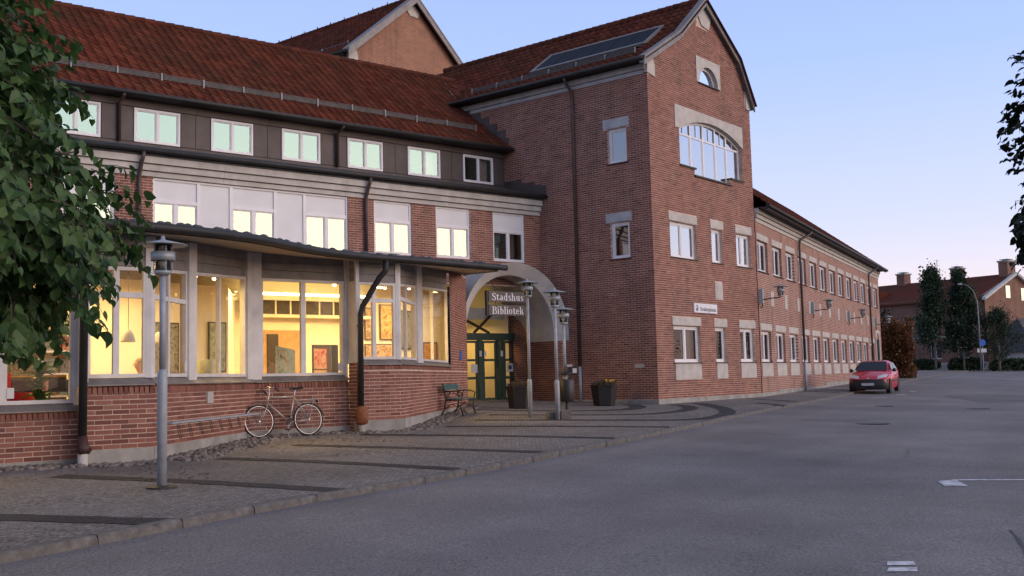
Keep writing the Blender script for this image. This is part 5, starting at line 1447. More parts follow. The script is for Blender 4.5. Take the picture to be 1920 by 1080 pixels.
for x, y, s, lb in ((.92, 26.75, .12, 'small granite block at the foot of the post lamp'), (1.26, 26.7, .15, 'granite block wedged beside the post lamp and bin')):
    m_ = MB(Tm(0, 0, 0, .3)); z = gz(x, y)
    m_.add([(-s, -s, -.03), (s, -s * .9, -.03), (s * .95, s, -.03), (-s, s, -.03), (-s * .85, -s * .85, s * 1.5), (s * .8, -s * .8, s * 1.45), (s * .85, s * .8, s * 1.6), (-s * .8, s * .85, s * 1.5)],
           [(0, 3, 2, 1), (4, 5, 6, 7), (0, 1, 5, 4), (1, 2, 6, 5), (2, 3, 7, 6), (3, 0, 4, 7)])
    o = m_.build('granite_block', 'kerb_granite'); o.location = (x, y, z); tag(o, lb, 'stone')
# litter bin on the lamp post
t = thing('litter_bin', 'dark cylindrical litter bin hung on the shorter post lamp', 'litter bin', (1.36, 27.25, gz(1.36, 27.25)))
m_ = MB(); m_.lathe([(.17, .42), (.19, .45), (.19, .98), (.175, 1.0), (.165, .98), (.165, .6)], (0, 0, 0), 18); m_.build('bin_body', 'black_iron', t, smooth=True)
m_ = MB(); m_.lathe([(.21, 1.13), (.21, 1.15), (.05, 1.2), (0, 1.2)], (0, 0, 0), 18); m_.build('bin_lid', 'black_iron', t, smooth=True)
for a in (.6, 2.2, 3.9, 5.4):
    m_ = MB(); m_.path([(.18 * math.cos(a), .18 * math.sin(a), .97), (.18 * math.cos(a), .18 * math.sin(a), 1.14)], .01, 5); m_.build('lid_bracket', 'black_iron', t)
m_ = MB(); m_.path([(0, .12, -.05), (0, .12, .5)], .035, 8); m_.build('foot', 'black_iron', t)
t = thing('notice_box', 'small black box with a white symbol fixed above the litter bin', 'box', (1.5, 27.3, gz(1.36, 27.25) + 1.12))
m_ = MB(); m_.box(-.09, .14, -.05, .05, 0, .2); m_.build('case', 'car_black', t)
m_ = MB(); m_.box(.02, .13, -.058, -.05, .04, .16); m_.build('symbol', 'paper', t)
m_ = MB(); m_.box(-.12, .02, -.03, .04, .2, .26); m_.build('cap', 'concrete', t)

# ------------------------------------------------------------------ hanging entrance sign: two boards under the arch
def letters(parent, body, w_, h_, T):
    o = text('lettering', body, 1.0, 'sign_white', parent, Matrix.Identity(4), depth=.004, off=.012)
    me = o.data
    xs = [v.co.x for v in me.vertices]; ys = [v.co.y for v in me.vertices]
    cx_, cy_ = (min(xs) + max(xs)) / 2, (min(ys) + max(ys)) / 2; sx, sy = w_ / (max(xs) - min(xs)), h_ / (max(ys) - min(ys))
    for v in me.vertices:
        v.co.x = (v.co.x - cx_) * sx; v.co.y = (v.co.y - cy_) * sy; v.co.z *= 1
    o.matrix_local = T @ Matrix.Rotation(R(90), 4, 'X')
    return o
# serif capitals and small letters drawn as strokes: thick stems, thin arches, small slab serifs (unit: x-height 1)
def stroke_letters(body, w_, h_):
    """outlines for the roman lettering of the entrance boards; returns quads in x,y scaled to w_ by h_"""
    B_, Tn = .26, .11          # stem and hairline
    Q = []
    def bar(x0, y0, x1, y1): Q.append([(x0, y0), (x1, y0), (x1, y1), (x0, y1)])
    def ser(xc, y, ww=.30, t=.075, up=False): bar(xc - ww, y - (t if up else 0), xc + ww, y + (0 if up else t))
    def bowl(cx, cy, rx, ry, a0, a1, thick=B_, thin=Tn, n=14):
        for i in range(n):
            p = []
            for a in (a0 + (a1 - a0) * i / n, a0 + (a1 - a0) * (i + 1) / n):
                k = thin + (thick - thin) * abs(math.cos(a)) ** 1.3
                p.append(((cx + rx * math.cos(a), cy + ry * math.sin(a)), (cx + (rx - k) * math.cos(a), cy + (ry - k * .8) * math.sin(a))))
            Q.append([p[0][0], p[1][0], p[1][1], p[0][1]])
    P2 = math.pi * 2
    def glyph(c, x):
        nonlocal Q
        o = len(Q)
        if c == 'S':
            bowl(.50, 1.09, .46, .37, math.pi * .18, math.pi * 1.32); bowl(.50, .38, .50, .42, -math.pi * .82, math.pi * .42)
            Q.append([(.18, .80), (.36, .98), (.86, .68), (.66, .52)]); bar(.84, 1.0, .92, 1.42); bar(.0, .0, .08, .44); w = 1.02
        elif c == 'B':
            bar(.16, 0, .44, 1.45); bar(0, 0, .5, .08); bar(0, 1.37, .5, 1.45); bar(.44, .74, .7, .82); bar(.44, 1.37, .7, 1.45); bar(.44, 0, .7, .08)
            bowl(.66, 1.10, .44, .35, -P2 / 4, P2 / 4); bowl(.70, .41, .50, .41, -P2 / 4, P2 / 4); w = 1.24
        elif c == 't':
            bar(.2, .12, .46, 1.22); bar(0, .90, .7, 1.0); bowl(.52, .22, .32, .22, math.pi, P2 * .94); w = .78
        elif c == 'a':
            bar(.52, .08, .78, .78); bowl(.42, .72, .36, .28, 0.1, math.pi * .86); bowl(.36, .28, .34, .28, P2 * .12, P2 * .98); bar(.72, 0, .96, .08); w = .98
        elif c in 'db':
            if c == 'd': bar(.62, .0, .88, 1.5); bar(.44, 1.42, .7, 1.5); bar(.8, 0, 1.04, .08); bowl(.44, .5, .42, .5, P2 * .10, P2 * .90)
            else: bar(.18, .0, .44, 1.5); bar(0, 1.42, .3, 1.5); bowl(.60, .5, .44, .5, -math.pi * .8, math.pi * .8)
            w = 1.08
        elif c == 's':
            bowl(.38, .74, .32, .26, math.pi * .15, math.pi * 1.35); bowl(.38, .27, .35, .27, -math.pi * .85, math.pi * .42); Q.append([(.14, .54), (.26, .66), (.64, .46), (.5, .34)]); w = .76
        elif c == 'h':
            bar(.14, 0, .4, 1.5); bar(0, 1.42, .3, 1.5); bar(0, 0, .52, .08); bowl(.62, .66, .32, .34, 0, math.pi * .9, .2); bar(.70, 0, .95, .66); bar(.6, 0, 1.06, .08); w = 1.12
        elif c == 'u':
            bar(.14, .34, .4, 1.0); bar(0, .92, .3, 1.0); bowl(.46, .34, .32, .34, math.pi, P2 * .95, .2); bar(.66, .0, .92, 1.0); bar(.52, .92, .8, 1.0); bar(.84, 0, 1.06, .08); w = 1.12
        elif c == 'i':
            bar(.14, 0, .4, 1.0); bar(0, .92, .3, 1.0); bar(0, 0, .54, .08); bowl(.27, 1.32, .16, .15, 0, P2, .15, .12); w = .58
        elif c == 'l':
            bar(.14, 0, .4, 1.5); bar(0, 1.42, .3, 1.5); bar(0, 0, .54, .08); w = .58
        elif c == 'o':
            bowl(.46, .5, .46, .5, 0, P2); w = .98
        elif c == 'e':
            bowl(.44, .5, .44, .5, P2 * .0, P2 * .90); bar(.2, .50, .86, .60); w = .92
        elif c == 'k':
            bar(.14, 0, .4, 1.5); bar(0, 1.42, .3, 1.5); bar(0, 0, .52, .08); Q.append([(.38, .42), (.50, .42), (.90, .96), (.74, .96)]); Q.append([(.52, .56), (.72, .72), (1.04, .04), (.76, .04)]); bar(.6, .92, 1.0, 1.0); bar(.66, 0, 1.1, .08); w = 1.12
        for k in range(o, len(Q)): Q[k] = [(px + x, py) for px, py in Q[k]]
        return w
    x = 0.0
    for c in body: x += glyph(c, x) + .06
    xs = [p[0] for q in Q for p in q]; ys = [p[1] for q in Q for p in q]
    kx, ky = w_ / (max(xs) - min(xs)), h_ / (max(ys) - min(ys)); mx, my = (max(xs) + min(xs)) / 2, (max(ys) + min(ys)) / 2
    return [[((px - mx) * kx, (py - my) * ky) for px, py in q] for q in Q]
def serif_sign(label, body, x0, x1, z0, z1, cat='sign'):
    c = BASE['L'] @ Vector(((x0 + x1) / 2, -1.05, 0))
    t = thing('sign_board', label, cat, (c.x, c.y, z0), ANG['L'])
    h = z1 - z0; w_ = x1 - x0
    b = MB(); b.box(-w_ / 2, w_ / 2, 0, .08, 0, h); b.build('board', 'sign_brown', t)
    l = MB()
    for i, q in enumerate(stroke_letters(body, w_ * .84, h * (.72 if body[0] == 'B' else .74))):
        dy = -.003 - .0004 * (i % 6)
        l.add([(px, dy, pz + h * .5) for px, pz in q], [(0, 1, 2, 3)])
    l.build('lettering', 'sign_white', t)
    return t, h
zA = [(4.255, 4.60), (3.80, 4.15)]
xa, xb = -3.20, -1.60
t1, h1 = serif_sign('upper brown board with white letters reading Stadshus hung under the arch', 'Stadshus', xa, xb, *zA[0])
t2, h2 = serif_sign('lower brown board with white letters reading Bibliotek hung under the arch', 'Bibliotek', xa, xb, *zA[1])
for dx in (-.5, .55):
    m_ = MB(); top = AZ + math.sqrt(1.9 ** 2 - ((xa + xb) / 2 + dx - AX) ** 2) - 4.255
    m_.path([(dx, .34, top + .02), (dx, .05, h1 + .12), (dx, .04, h1 - .02)], .014, 6); m_.build('hanger', 'dark_metal', t1)
    m_ = MB(); m_.path([(dx, .04, h2 - .02), (dx, .04, 4.27 - zA[1][0])], .014, 6); m_.build('hanger', 'dark_metal', t2)
m_ = MB(); m_.box(-.90, -.82, .0, .09, -.02, .82); m_.build('side_bracket', 'dark_metal', t2)
# office sign on the gable
c = BASE['G'] @ Vector((3.33, -.03, 0))
t = thing('office_sign', 'white wall sign with an emblem reading Försäkringskassan', 'sign', (c.x, c.y, 3.83), ANG['G'])
m_ = MB(); m_.box(-.83, .83, -.02, .028, 0, .33); m_.build('board', 'sign_white', t)
o = text('lettering', 'Försäkringskassan', .20, 'sign_ink', t, Tm(.16, -.024, .13), depth=.001)
xs = [v.co.x for v in o.data.vertices]; k = 1.14 / (max(xs) - min(xs))
for v in o.data.vertices: v.co.x *= k
m_ = MB()
for i in range(10):
    a0, a1 = R(-150 + i * 30), R(-120 + i * 30)
    m_.add([(-.64 + .085 * math.cos(a0), -.022, .17 + .1 * math.sin(a0)), (-.64 + .085 * math.cos(a1), -.022, .17 + .1 * math.sin(a1)), (-.64 + .05 * math.cos(a1) , -.022, .17 + .07 * math.sin(a1)), (-.64 + .05 * math.cos(a0), -.022, .17 + .07 * math.sin(a0))], [(0, 1, 2, 3)])
m_.add([(-.70, -.0225, .06), (-.58, -.0225, .06), (-.60, -.0225, .15), (-.66, -.0225, .19)], [(0, 1, 2, 3)])
m_.build('emblem', 'sign_ink', t)

# ------------------------------------------------------------------ wall lamps on the wing
def wall_lamp(x, label):
    c = BASE['W'] @ Vector((x, 0, 4.3))
    t = thing('wall_lamp', label, 'wall lamp', tuple(c), ANG['W'], 'lamps on arms along the brick wing')
    m_ = MB(); m_.box(-.10, .10, -.14, .0, .06, .62); m_.build('control_box', 'lamp_grey', t)
    m_ = MB(); m_.path([(0, -.14, .2), (0, -.5, .24), (0, -.80, .25)], .022, 6); m_.path([(0, -.1, .08), (0, -.1, -.06), (0, -.04, -.12)], .02, 6); m_.build('arm', 'dark_metal', t)
    lantern(t, .27, .95, T=Tm(0, -.82, 0))
    return t
wall_lamp(.22, 'wall lamp on the wing next to the gable corner')
wall_lamp(9.86, 'wall lamp on the wing just beyond the first drainpipe')
wall_lamp(19.46, 'wall lamp halfway along the brick wing above the red car')
wall_lamp(29.1, 'wall lamp above the arched door at the end of the wing')

# ------------------------------------------------------------------ planters by the entrance
def planter(x, y, label, r_, h, flowers):
    t = thing('planter', label, 'planter', (x, y, gz(x, y)))
    m_ = MB(); m_.lathe([(r_ * .78, 0), (r_ * .82, .02), (r_, h * .92), (r_ * 1.05, h * .93), (r_ * 1.05, h), (r_ * .95, h), (r_ * .93, h * .86)], (0, 0, 0), 6); m_.build('tub', 'planter_dark', t)
    m_ = MB(); m_.lathe([(r_ * .9, h * .86), (0, h * .9)], (0, 0, 0), 12); m_.build('soil', 'soil', t)
    q = random.Random(int(x * 100))
    lf = MB()
    for i in range(620):
        a = q.uniform(0, 6.28); rr = r_ * .95 * math.sqrt(q.random()); hh = h * .9 + q.uniform(0, .26) * (1 - rr / r_ * .5)
        p = Vector((rr * math.cos(a), rr * math.sin(a), hh)); u = Vector((q.gauss(0, 1), q.gauss(0, 1), q.gauss(0, .6))).normalized() * .05; v_ = u.orthogonal().normalized() * .02
        lf.add([tuple(p - u), tuple(p + v_), tuple(p + u), tuple(p - v_)], [(0, 1, 2, 3)])
    lf.build('foliage', 'leaf_dry', t, kind='stuff')
    if flowers:
        for i in range(12):
            p = Vector((.18 + q.uniform(-.13, .16), -.1 + q.uniform(-.15, .15), h + .08 + q.uniform(-.04, .08)))
            m_ = MB(); m_.lathe([(0, -.02), (.035, .0), (.03, .02), (0, .015)], tuple(p), 6); m_.path([tuple(p), (p.x, p.y, h * .88)], .004, 4); m_.build('flower', 'flower_yellow', t)
    return t
planter(.15, 31.9, 'dark tub planter with dry plants in front of the green doors', .40, .68, False)
planter(2.86, 33.6, 'dark tub planter with yellow flowers against the gable side wall', .42, .66, True)

# ------------------------------------------------------------------ bench
bp = BASE['L'] @ Vector((-7.55, -5.25, 0))
bench = thing('park_bench', 'old park bench with iron legs and a green backrest against the pavilion wall', 'bench', (bp.x, bp.y, gz(bp.x, bp.y)), ANG['L'] + R(42))
for sx in (-.82, .82):
    m_ = MB()
    m_.path([(sx, -.30, 0), (sx, -.24, .22), (sx, -.26, .43), (sx, .14, .42)], .022, 6)
    m_.path([(sx, .30, 0), (sx, .20, .2), (sx, .16, .44), (sx, .24, .86)], .022, 6)
    m_.path([(sx, -.26, .43), (sx, -.30, .60), (sx, -.16, .66), (sx, .20, .66)], .018, 6)
    m_.path([(sx, -.22, .2), (sx, 0, .32), (sx, .18, .2)], .014, 6); m_.path([(sx, .02, .65), (sx, .10, .52), (sx, .17, .46)], .013, 6)
    m_.build('leg', 'rust_iron' if sx < 0 else 'black_iron', bench, smooth=True)
for i in range(5):
    m_ = MB(); m_.box(-.9, .9, -.27 + i * .09, -.20 + i * .09, .43 + .004 * i, .46 + .004 * i); m_.build('slat', 'grey_slat', bench)
for i, (z, y) in enumerate(((.72, .20), (.80, .225))):
    m_ = MB(Tm(0, y, z, 0, R(-12))); m_.box(-.9, .9, -.03, .0, -.034, .036); m_.build('slat', 'green_slat', bench)
m_ = MB()
for s in (-1, 1): m_.path([(-.82 * s, .17, .5), (0, .2, .66), (.82 * s, .17, .62)], .012, 5)
m_.build('brace', 'rust_iron', bench)

# ------------------------------------------------------------------ bicycle stand along the oblique wall
w0 = BASE['L'] @ FT['C'] @ Vector((0, -.32, 0))
rack = thing('bicycle_stand', 'galvanised bicycle stand fixed along the oblique brick wall', 'bicycle stand', (w0.x, w0.y, 0), ANG['L'] + AC)
m_ = MB(); m_.box(-.1, 4.1, -.025, .025, 1.13, 1.16); m_.build('rail', 'galvanised', rack)
for i in range(9):
    s = .15 + i * .45
    m_ = MB(); g0 = gz(*(BASE['L'] @ FT['C'] @ Vector((s, -.32, 0))).xy)
    m_.path([(s - .04, 0, 1.13), (s - .04, -.03, g0 + .42), (s - .03, -.05, g0 + .34), (s + .03, -.05, g0 + .34), (s + .04, -.03, g0 + .42), (s + .04, 0, 1.13)], .006, 5); m_.build('loop', 'dark_metal', rack)
for s in (.0, 2.0, 4.0):
    m_ = MB(); m_.path([(s, 0, 1.14), (s, .32, 1.14)], .015, 6); m_.build('wall_bracket', 'galvanised', rack)

# ------------------------------------------------------------------ bicycle leaning on the wall
pf, pr_ = BASE['L'] @ Vector((-15.14, -9.06, 0)), BASE['L'] @ Vector((-14.06, -9.06, 0))
bike = thing('bicycle', 'silver touring bicycle with black saddle leaning on the brick wall', 'bicycle', (pf.x, pf.y, gz(pf.x, pf.y)), ANG['L'])
bike.rotation_euler[0] = R(-6)
WR = .335
rise = gz(pr_.x, pr_.y) - gz(pf.x, pf.y)
def bp_(x, z, y=0.0): return (x, y, z + rise * x / 1.08)
def wheel(x, name):
    tyre = MB(); tyre.ring(bp_(x, WR), WR - .016, .016, 36, 8); wo = tyre.build(name, 'rubber', bike, smooth=True)
    rim = MB(); rim.ring(bp_(x, WR), WR - .040, .010, 36, 6); rim.build('rim', 'chrome', wo, smooth=True)
    hub = MB(); c = bp_(x, WR); hub.path([(c[0], -.045, c[2]), (c[0], .045, c[2])], .02, 8); hub.build('hub', 'chrome', wo)
    sp_ = MB()
    for i in range(24):
        a = i * math.pi / 12; sp_.path([(c[0], (-1) ** i * .02, c[2]), (c[0] + (WR - .045) * math.cos(a), 0, c[2] + (WR - .045) * math.sin(a))], .0016, 3)
    sp_.build('spokes', 'galvanised', wo, kind='stuff')
wheel(0, 'front_wheel'); wheel(1.08, 'rear_wheel')
BB, HT, HB, ST, RA = (.66, .28), (.235, .80), (.205, .70), (.80, .84), (1.08, WR)
for nm, a, b, r_ in (('top_tube', HT, (.785, .80), .0145), ('down_tube', HB, BB, .0165), ('seat_tube', BB, ST, .0155), ('head_tube', HB, (.245, .84), .018)):
    m_ = MB(); m_.path([bp_(*a), bp_(*b)], r_, 8); m_.build(nm, 'bike_silver', bike, smooth=True)
for s in (-1, 1):
    m_ = MB(); m_.path([bp_(BB[0], BB[1], .03 * s), bp_(RA[0], RA[1], .05 * s)], .009, 6); m_.build('chain_stay', 'bike_silver', bike, smooth=True)
    m_ = MB(); m_.path([bp_(.785, .80, .02 * s), bp_(RA[0], RA[1], .05 * s)], .008, 6); m_.build('seat_stay', 'bike_silver', bike, smooth=True)
    m_ = MB(); m_.path([bp_(.205, .70, .035 * s), bp_(.09, .45, .045 * s), bp_(.0, WR, .045 * s)], .010, 6); m_.build('fork_blade', 'bike_silver', bike, smooth=True)
m_ = MB(); m_.path([bp_(.8, .84), bp_(.835, .97)], .012, 6); m_.build('seat_post', 'chrome', bike)
m_ = MB()
prof = [(.70, .012), (.76, .022), (.84, .05), (.92, .085), (.97, .08)]
vs = []
for x, hw_ in prof:
    zt_ = .99 + (.015 if x > .9 else 0); vs += [bp_(x, zt_ - .05, -hw_), bp_(x, zt_, -hw_ * .6), bp_(x, zt_ + .008, 0), bp_(x, zt_, hw_ * .6), bp_(x, zt_ - .05, hw_)]
m_.add(vs, [(i * 5 + j, i * 5 + j + 1, (i + 1) * 5 + j + 1, (i + 1) * 5 + j) for i in range(4) for j in range(4)] + [tuple(range(5)), (24, 23, 22, 21, 20)]); m_.build('saddle', 'saddle', bike, smooth=True)
m_ = MB(); m_.path([bp_(.245, .84), bp_(.26, .97), bp_(.22, 1.0)], .012, 6); m_.build('stem', 'chrome', bike)
hb = MB(); hb.path([bp_(.30, .92, -.27), bp_(.22, .97, -.25), bp_(.14, .99, -.16), bp_(.20, 1.0, -.04), bp_(.20, 1.0, .04), bp_(.14, .99, .16), bp_(.22, .97, .25), bp_(.30, .92, .27)], .011, 6)
hbo = hb.build('handlebar', 'chrome', bike, smooth=True)
for s in (-1, 1):
    m_ = MB(); m_.path([bp_(.24, .955, .255 * s), bp_(.33, .90, .275 * s)], .017, 6); m_.build('grip', 'saddle', hbo)
for x, a0, a1, nm in ((0, R(20), R(115), 'front_mudguard'), (1.08, R(10), R(165), 'rear_mudguard')):
    m_ = MB(); c = bp_(x, WR); pts_i = [(c[0] + (WR + .025) * math.cos(a0 + (a1 - a0) * i / 16), c[2] + (WR + .025) * math.sin(a0 + (a1 - a0) * i / 16)) for i in range(17)]
    vs = [v for px, pz in pts_i for v in ((px, -.028, pz - .008), (px, 0, pz + .006), (px, .028, pz - .008))]
    m_.add(vs, [(3 * i + j, 3 * i + j + 1, 3 * i + 4 + j, 3 * i + 3 + j) for i in range(16) for j in (0, 1)]); m_.build(nm, 'bike_silver', bike, smooth=True)
m_ = MB()
for s in (-.06, 0, .06): m_.path([bp_(.84, .72, s), bp_(1.28, .74, s)], .006, 5)
for x in (.9, 1.05, 1.25): m_.path([bp_(x, .73, -.06), bp_(x, .73, .06)], .005, 5)
for s in (-1, 1): m_.path([bp_(1.2, .735, .06 * s), bp_(1.09, WR + .02, .055 * s)], .006, 5)
m_.build('luggage_rack', 'galvanised', bike)
m_ = MB(); m_.lathe([(.03, 0), (.03, .03), (0, .035)], bp_(1.29, .70), 8, axis='x'); m_.build('rear_lamp', 'black_iron', bike)
m_ = MB(); m_.ring(bp_(BB[0], BB[1], -.05), .085, .008, 20, 5); 
for i in range(5):
    a = i * 1.2566; c = bp_(BB[0], BB[1], -.05); m_.path([c, (c[0] + .08 * math.cos(a), c[1], c[2] + .08 * math.sin(a))], .006, 4)
m_.build('chainring', 'rubber', bike)
m_ = MB(); m_.path([bp_(BB[0], BB[1] + .083, -.05), bp_(1.08, WR + .035, -.05)], .005, 4); m_.path([bp_(BB[0], BB[1] - .083, -.05), bp_(1.08, WR - .035, -.05)], .005, 4); m_.build('chain', 'rubber', bike)
for s, dx, dz in ((-1, -.10, -.135), (1, .10, .135)):
    m_ = MB(); m_.path([bp_(BB[0], BB[1], .06 * s), bp_(BB[0] + dx, BB[1] + dz, .075 * s)], .010, 6); cr = m_.build('crank', 'chrome', bike)
    m_ = MB(); c = bp_(BB[0] + dx, BB[1] + dz); m_.box(c[0] - .045, c[0] + .045, min(.08 * s, .16 * s), max(.08 * s, .16 * s), c[2] - .012, c[2] + .012); m_.build('pedal', 'rubber', cr)
m_ = MB(); m_.path([bp_(.60, .25, -.05), bp_(.545, .02, -.16)], .010, 6); m_.build('kickstand', 'chrome', bike)

# ------------------------------------------------------------------ red hatchback
U = Vector((math.sin(R(aW)), math.cos(R(aW)), 0))
car_front = Vector((15.12, 44.9, 0))
yaw = math.atan2(-U.y, -U.x) + R(90)         # car looks along local -y, towards the camera
car = thing('parked_car', 'red three-door hatchback with black bumper parked at the kerb by the wing', 'car', (car_front.x, car_front.y, gz(car_front.x, car_front.y) - .08), math.atan2(U.y, U.x) - R(90))
car.rotation_euler[0] = R(1.0)
# stations from nose (y=0) to tail (y=3.82): half width, sill, belt height, crown height
def section(y, hw, zlo, zsh, zto, tum=.9, crown=.04):
    return [(-hw * .93, y, zlo), (-hw, y, zlo + .12), (-hw * 1.0, y, (zlo + zsh) / 2 + .05), (-hw * .97, y, zsh - .04), (-hw * tum, y, zsh), (-hw * .5, y, zto), (0, y, zto + crown * .3), (hw * .5, y, zto), (hw * tum, y, zsh), (hw * .97, y, zsh - .04), (hw * 1.0, y, (zlo + zsh) / 2 + .05), (hw, y, zlo + .12), (hw * .93, y, zlo)]
ST_ = [(.02, .60, .26, .60, .62), (.10, .74, .22, .66, .68), (.30, .80, .20, .73, .76), (.75, .825, .18, .84, .88), (1.15, .83, .18, .92, .955), (1.5, .83, .18, .94, .96), (2.3, .835, .18, .95, .96), (3.1, .83, .18, .97, .98), (3.55, .80, .20, .97, .99), (3.78, .74, .26, .90, .93), (3.82, .66, .30, .62, .64)]
m_ = MB(); vs = []
for s in ST_: vs += section(*s)
n = 13
fs = [(i * n + j, i * n + j + 1, (i + 1) * n + j + 1, (i + 1) * n + j) for i in range(len(ST_) - 1) for j in range(n - 1)] + [tuple(range(n)), tuple((len(ST_) - 1) * n + j for j in range(n - 1, -1, -1))]
m_.add(vs, fs); body = m_.build('body', 'car_red', car, smooth=True)
# cabin
def cab(y, hb_, zb, ht, zt): return [(-hb_, y, zb), (-ht, y, zt - .05), (-ht * .85, y, zt), (ht * .85, y, zt), (ht, y, zt - .05), (hb_, y, zb)]
m_ = MB(); vs = cab(1.12, .74, .93, .70, .95) + cab(1.96, .77, .94, .57, 1.36) + cab(2.3, .78, .95, .58, 1.39) + cab(3.0, .78, .97, .57, 1.37) + cab(3.45, .75, .98, .53, 1.30) + cab(3.74, .70, .96, .60, .99)
fs = [(i * 6 + j, i * 6 + j + 1, (i + 1) * 6 + j + 1, (i + 1) * 6 + j) for i in range(5) for j in range(5)]
m_.add(vs, fs); m_.build('cabin', 'car_red', car, smooth=False)
m_ = MB(); m_.add([(-.66, 1.17, .965), (.66, 1.17, .965), (.525, 1.91, 1.335), (-.525, 1.91, 1.335)], [(0, 1, 2, 3)])
o = m_.build('windscreen', 'car_glass', car)
for v in o.data.vertices: v.co.y -= .022; v.co.z += .016
for s in (-1, 1):
    m_ = MB(); m_.add([(s * .782, 1.42, .99), (s * .79, 2.30, .99), (s * .625, 2.28, 1.30), (s * .63, 1.95, 1.295)], [(0, 1, 2, 3)]); m_.add([(s * .79, 2.38, .99), (s * .785, 3.2, 1.0), (s * .645, 3.05, 1.28), (s * .625, 2.36, 1.30)], [(0, 1, 2, 3)]); m_.build('side_window', 'car_glass', car)
    m_ = MB(); m_.lathe([(0, -.05), (.06, -.04), (.085, .0), (.06, .05), (0, .06)], (s * .90, 1.42, .98), 10, axis='y'); m_.path([(s * .78, 1.45, .95), (s * .88, 1.43, .96)], .02, 5); m_.build('mirror', 'car_black', car, smooth=True)
    m_ = MB(); m_.add([(s * .36, .10, .62), (s * .72, .20, .66), (s * .79, .42, .78), (s * .66, .40, .80), (s * .40, .20, .73)], [(0, 1, 2, 3, 4)])
    hl_ = m_.build('headlight', 'car_lamp', car)
    for v in hl_.data.vertices: v.co.y -= .05; v.co.z += .03
    m_ = MB(); m_.path([(s * .845, 2.05, .74), (s * .845, 2.25, .745)], .018, 6); m_.build('door_handle', 'car_black', car)
    m_ = MB(); m_.box(s * .835 - .012, s * .835 + .012, 1.2, 2.95, .48, .55); m_.build('side_strip', 'car_black', car)
    m_ = MB(); m_.add([(s * .60, 3.80, .74), (s * .74, 3.74, .74), (s * .74, 3.74, .95), (s * .62, 3.79, .95)], [(0, 1, 2, 3)]); m_.build('tail_light', 'fabric_red', car)
m_ = MB()
bs = [(.0, .62), (-.03, .45), (-.04, .25), (.04, .18)]
xsb = [(-.80, .36), (-.76, .14), (-.55, .0), (0, -.05), (.55, .0), (.76, .14), (.80, .36)]
vs = [(x, y + dy, z) for dy, z in bs for x, y in xsb]
m_.add(vs, [(i * 7 + j, i * 7 + j + 1, (i + 1) * 7 + j + 1, (i + 1) * 7 + j) for i in range(3) for j in range(6)]); m_.build('bumper', 'car_black', car, smooth=True)
m_ = MB(); m_.box(-.26, .26, -.115, -.10, .36, .47); m_.build('licence_plate', 'plate', car)
m_ = MB(); m_.box(-.45, .45, -.075, -.06, .24, .30); m_.build('air_intake', 'rubber', car)
m_ = MB(); m_.lathe([(.0, -.01), (.05, .0), (.0, .01)], (0, -.015, .655), 5, axis='y'); m_.build('emblem', 'chrome', car)
for s in (-1, 1):
    for y in (.62, 3.06):
        m_ = MB(); m_.lathe([(.20, -.08), (.285, -.08), (.295, -.05), (.295, .05), (.285, .08), (.20, .08)], (s * .735, y, .295), 20, axis='x'); wo = m_.build('wheel', 'rubber', car, smooth=True)
        m_ = MB(); m_.lathe([(.20, .0), (.19, .05), (.07, .06), (.05, .075), (0, .075)] if s > 0 else [(.20, .0), (.19, -.05), (.07, -.06), (.05, -.075), (0, -.075)], (s * .745, y, .295), 14, axis='x'); m_.build('hubcap', 'galvanised', wo, smooth=True)
for s in (-1, 1):
    for y in (.62, 3.06):
        m_ = MB(); m_.lathe([(.34, -.004), (.34, .004)], (s * .832, y, .31), 20, axis='x'); m_.build('wheel_arch', 'rubber', car)
# ------------------------------------------------------------------ vegetation
def leaf_shape(l=.1, w_=.09):
    """heart-shaped leaf, folded a little along its midrib; stalk at the origin, tip at +y"""
    v = [(0, 0, 0), (w_ * .42, -.02 * l, .10 * w_), (w_ * .52, .28 * l, .14 * w_), (w_ * .34, .62 * l, .10 * w_), (0, l, -.12 * l), (-w_ * .34, .62 * l, .10 * w_), (-w_ * .52, .28 * l, .14 * w_), (-w_ * .42, -.02 * l, .10 * w_), (0, .5 * l, 0)]
    f = [(0, 1, 2, 8), (8, 2, 3), (8, 3, 4), (0, 8, 6, 7), (8, 5, 6), (8, 4, 5)]
    return v, f
def leaf_frame(p, d, up, roll, s):
    y = d.normalized(); x = y.cross(up)
    x = x.normalized() if x.length > 1e-4 else y.orthogonal().normalized()
    z = x.cross(y)
    c, s_ = math.cos(roll), math.sin(roll)
    x, z = x * c + z * s_, z * c - x * s_
    return Matrix(((x.x * s, y.x * s, z.x * s, p.x), (x.y * s, y.y * s, z.y * s, p.y), (x.z * s, y.z * s, z.z * s, p.z), (0, 0, 0, 1)))
def limb_tree(t, origin, trunk, limbs, bark):
    m_ = MB(); m_.path(*trunk); m_.build('trunk', bark, t, smooth=True)
    for pts, rs in limbs:
        m_ = MB(); m_.path(pts, rs, 6); m_.build('branch', bark, t, smooth=True)
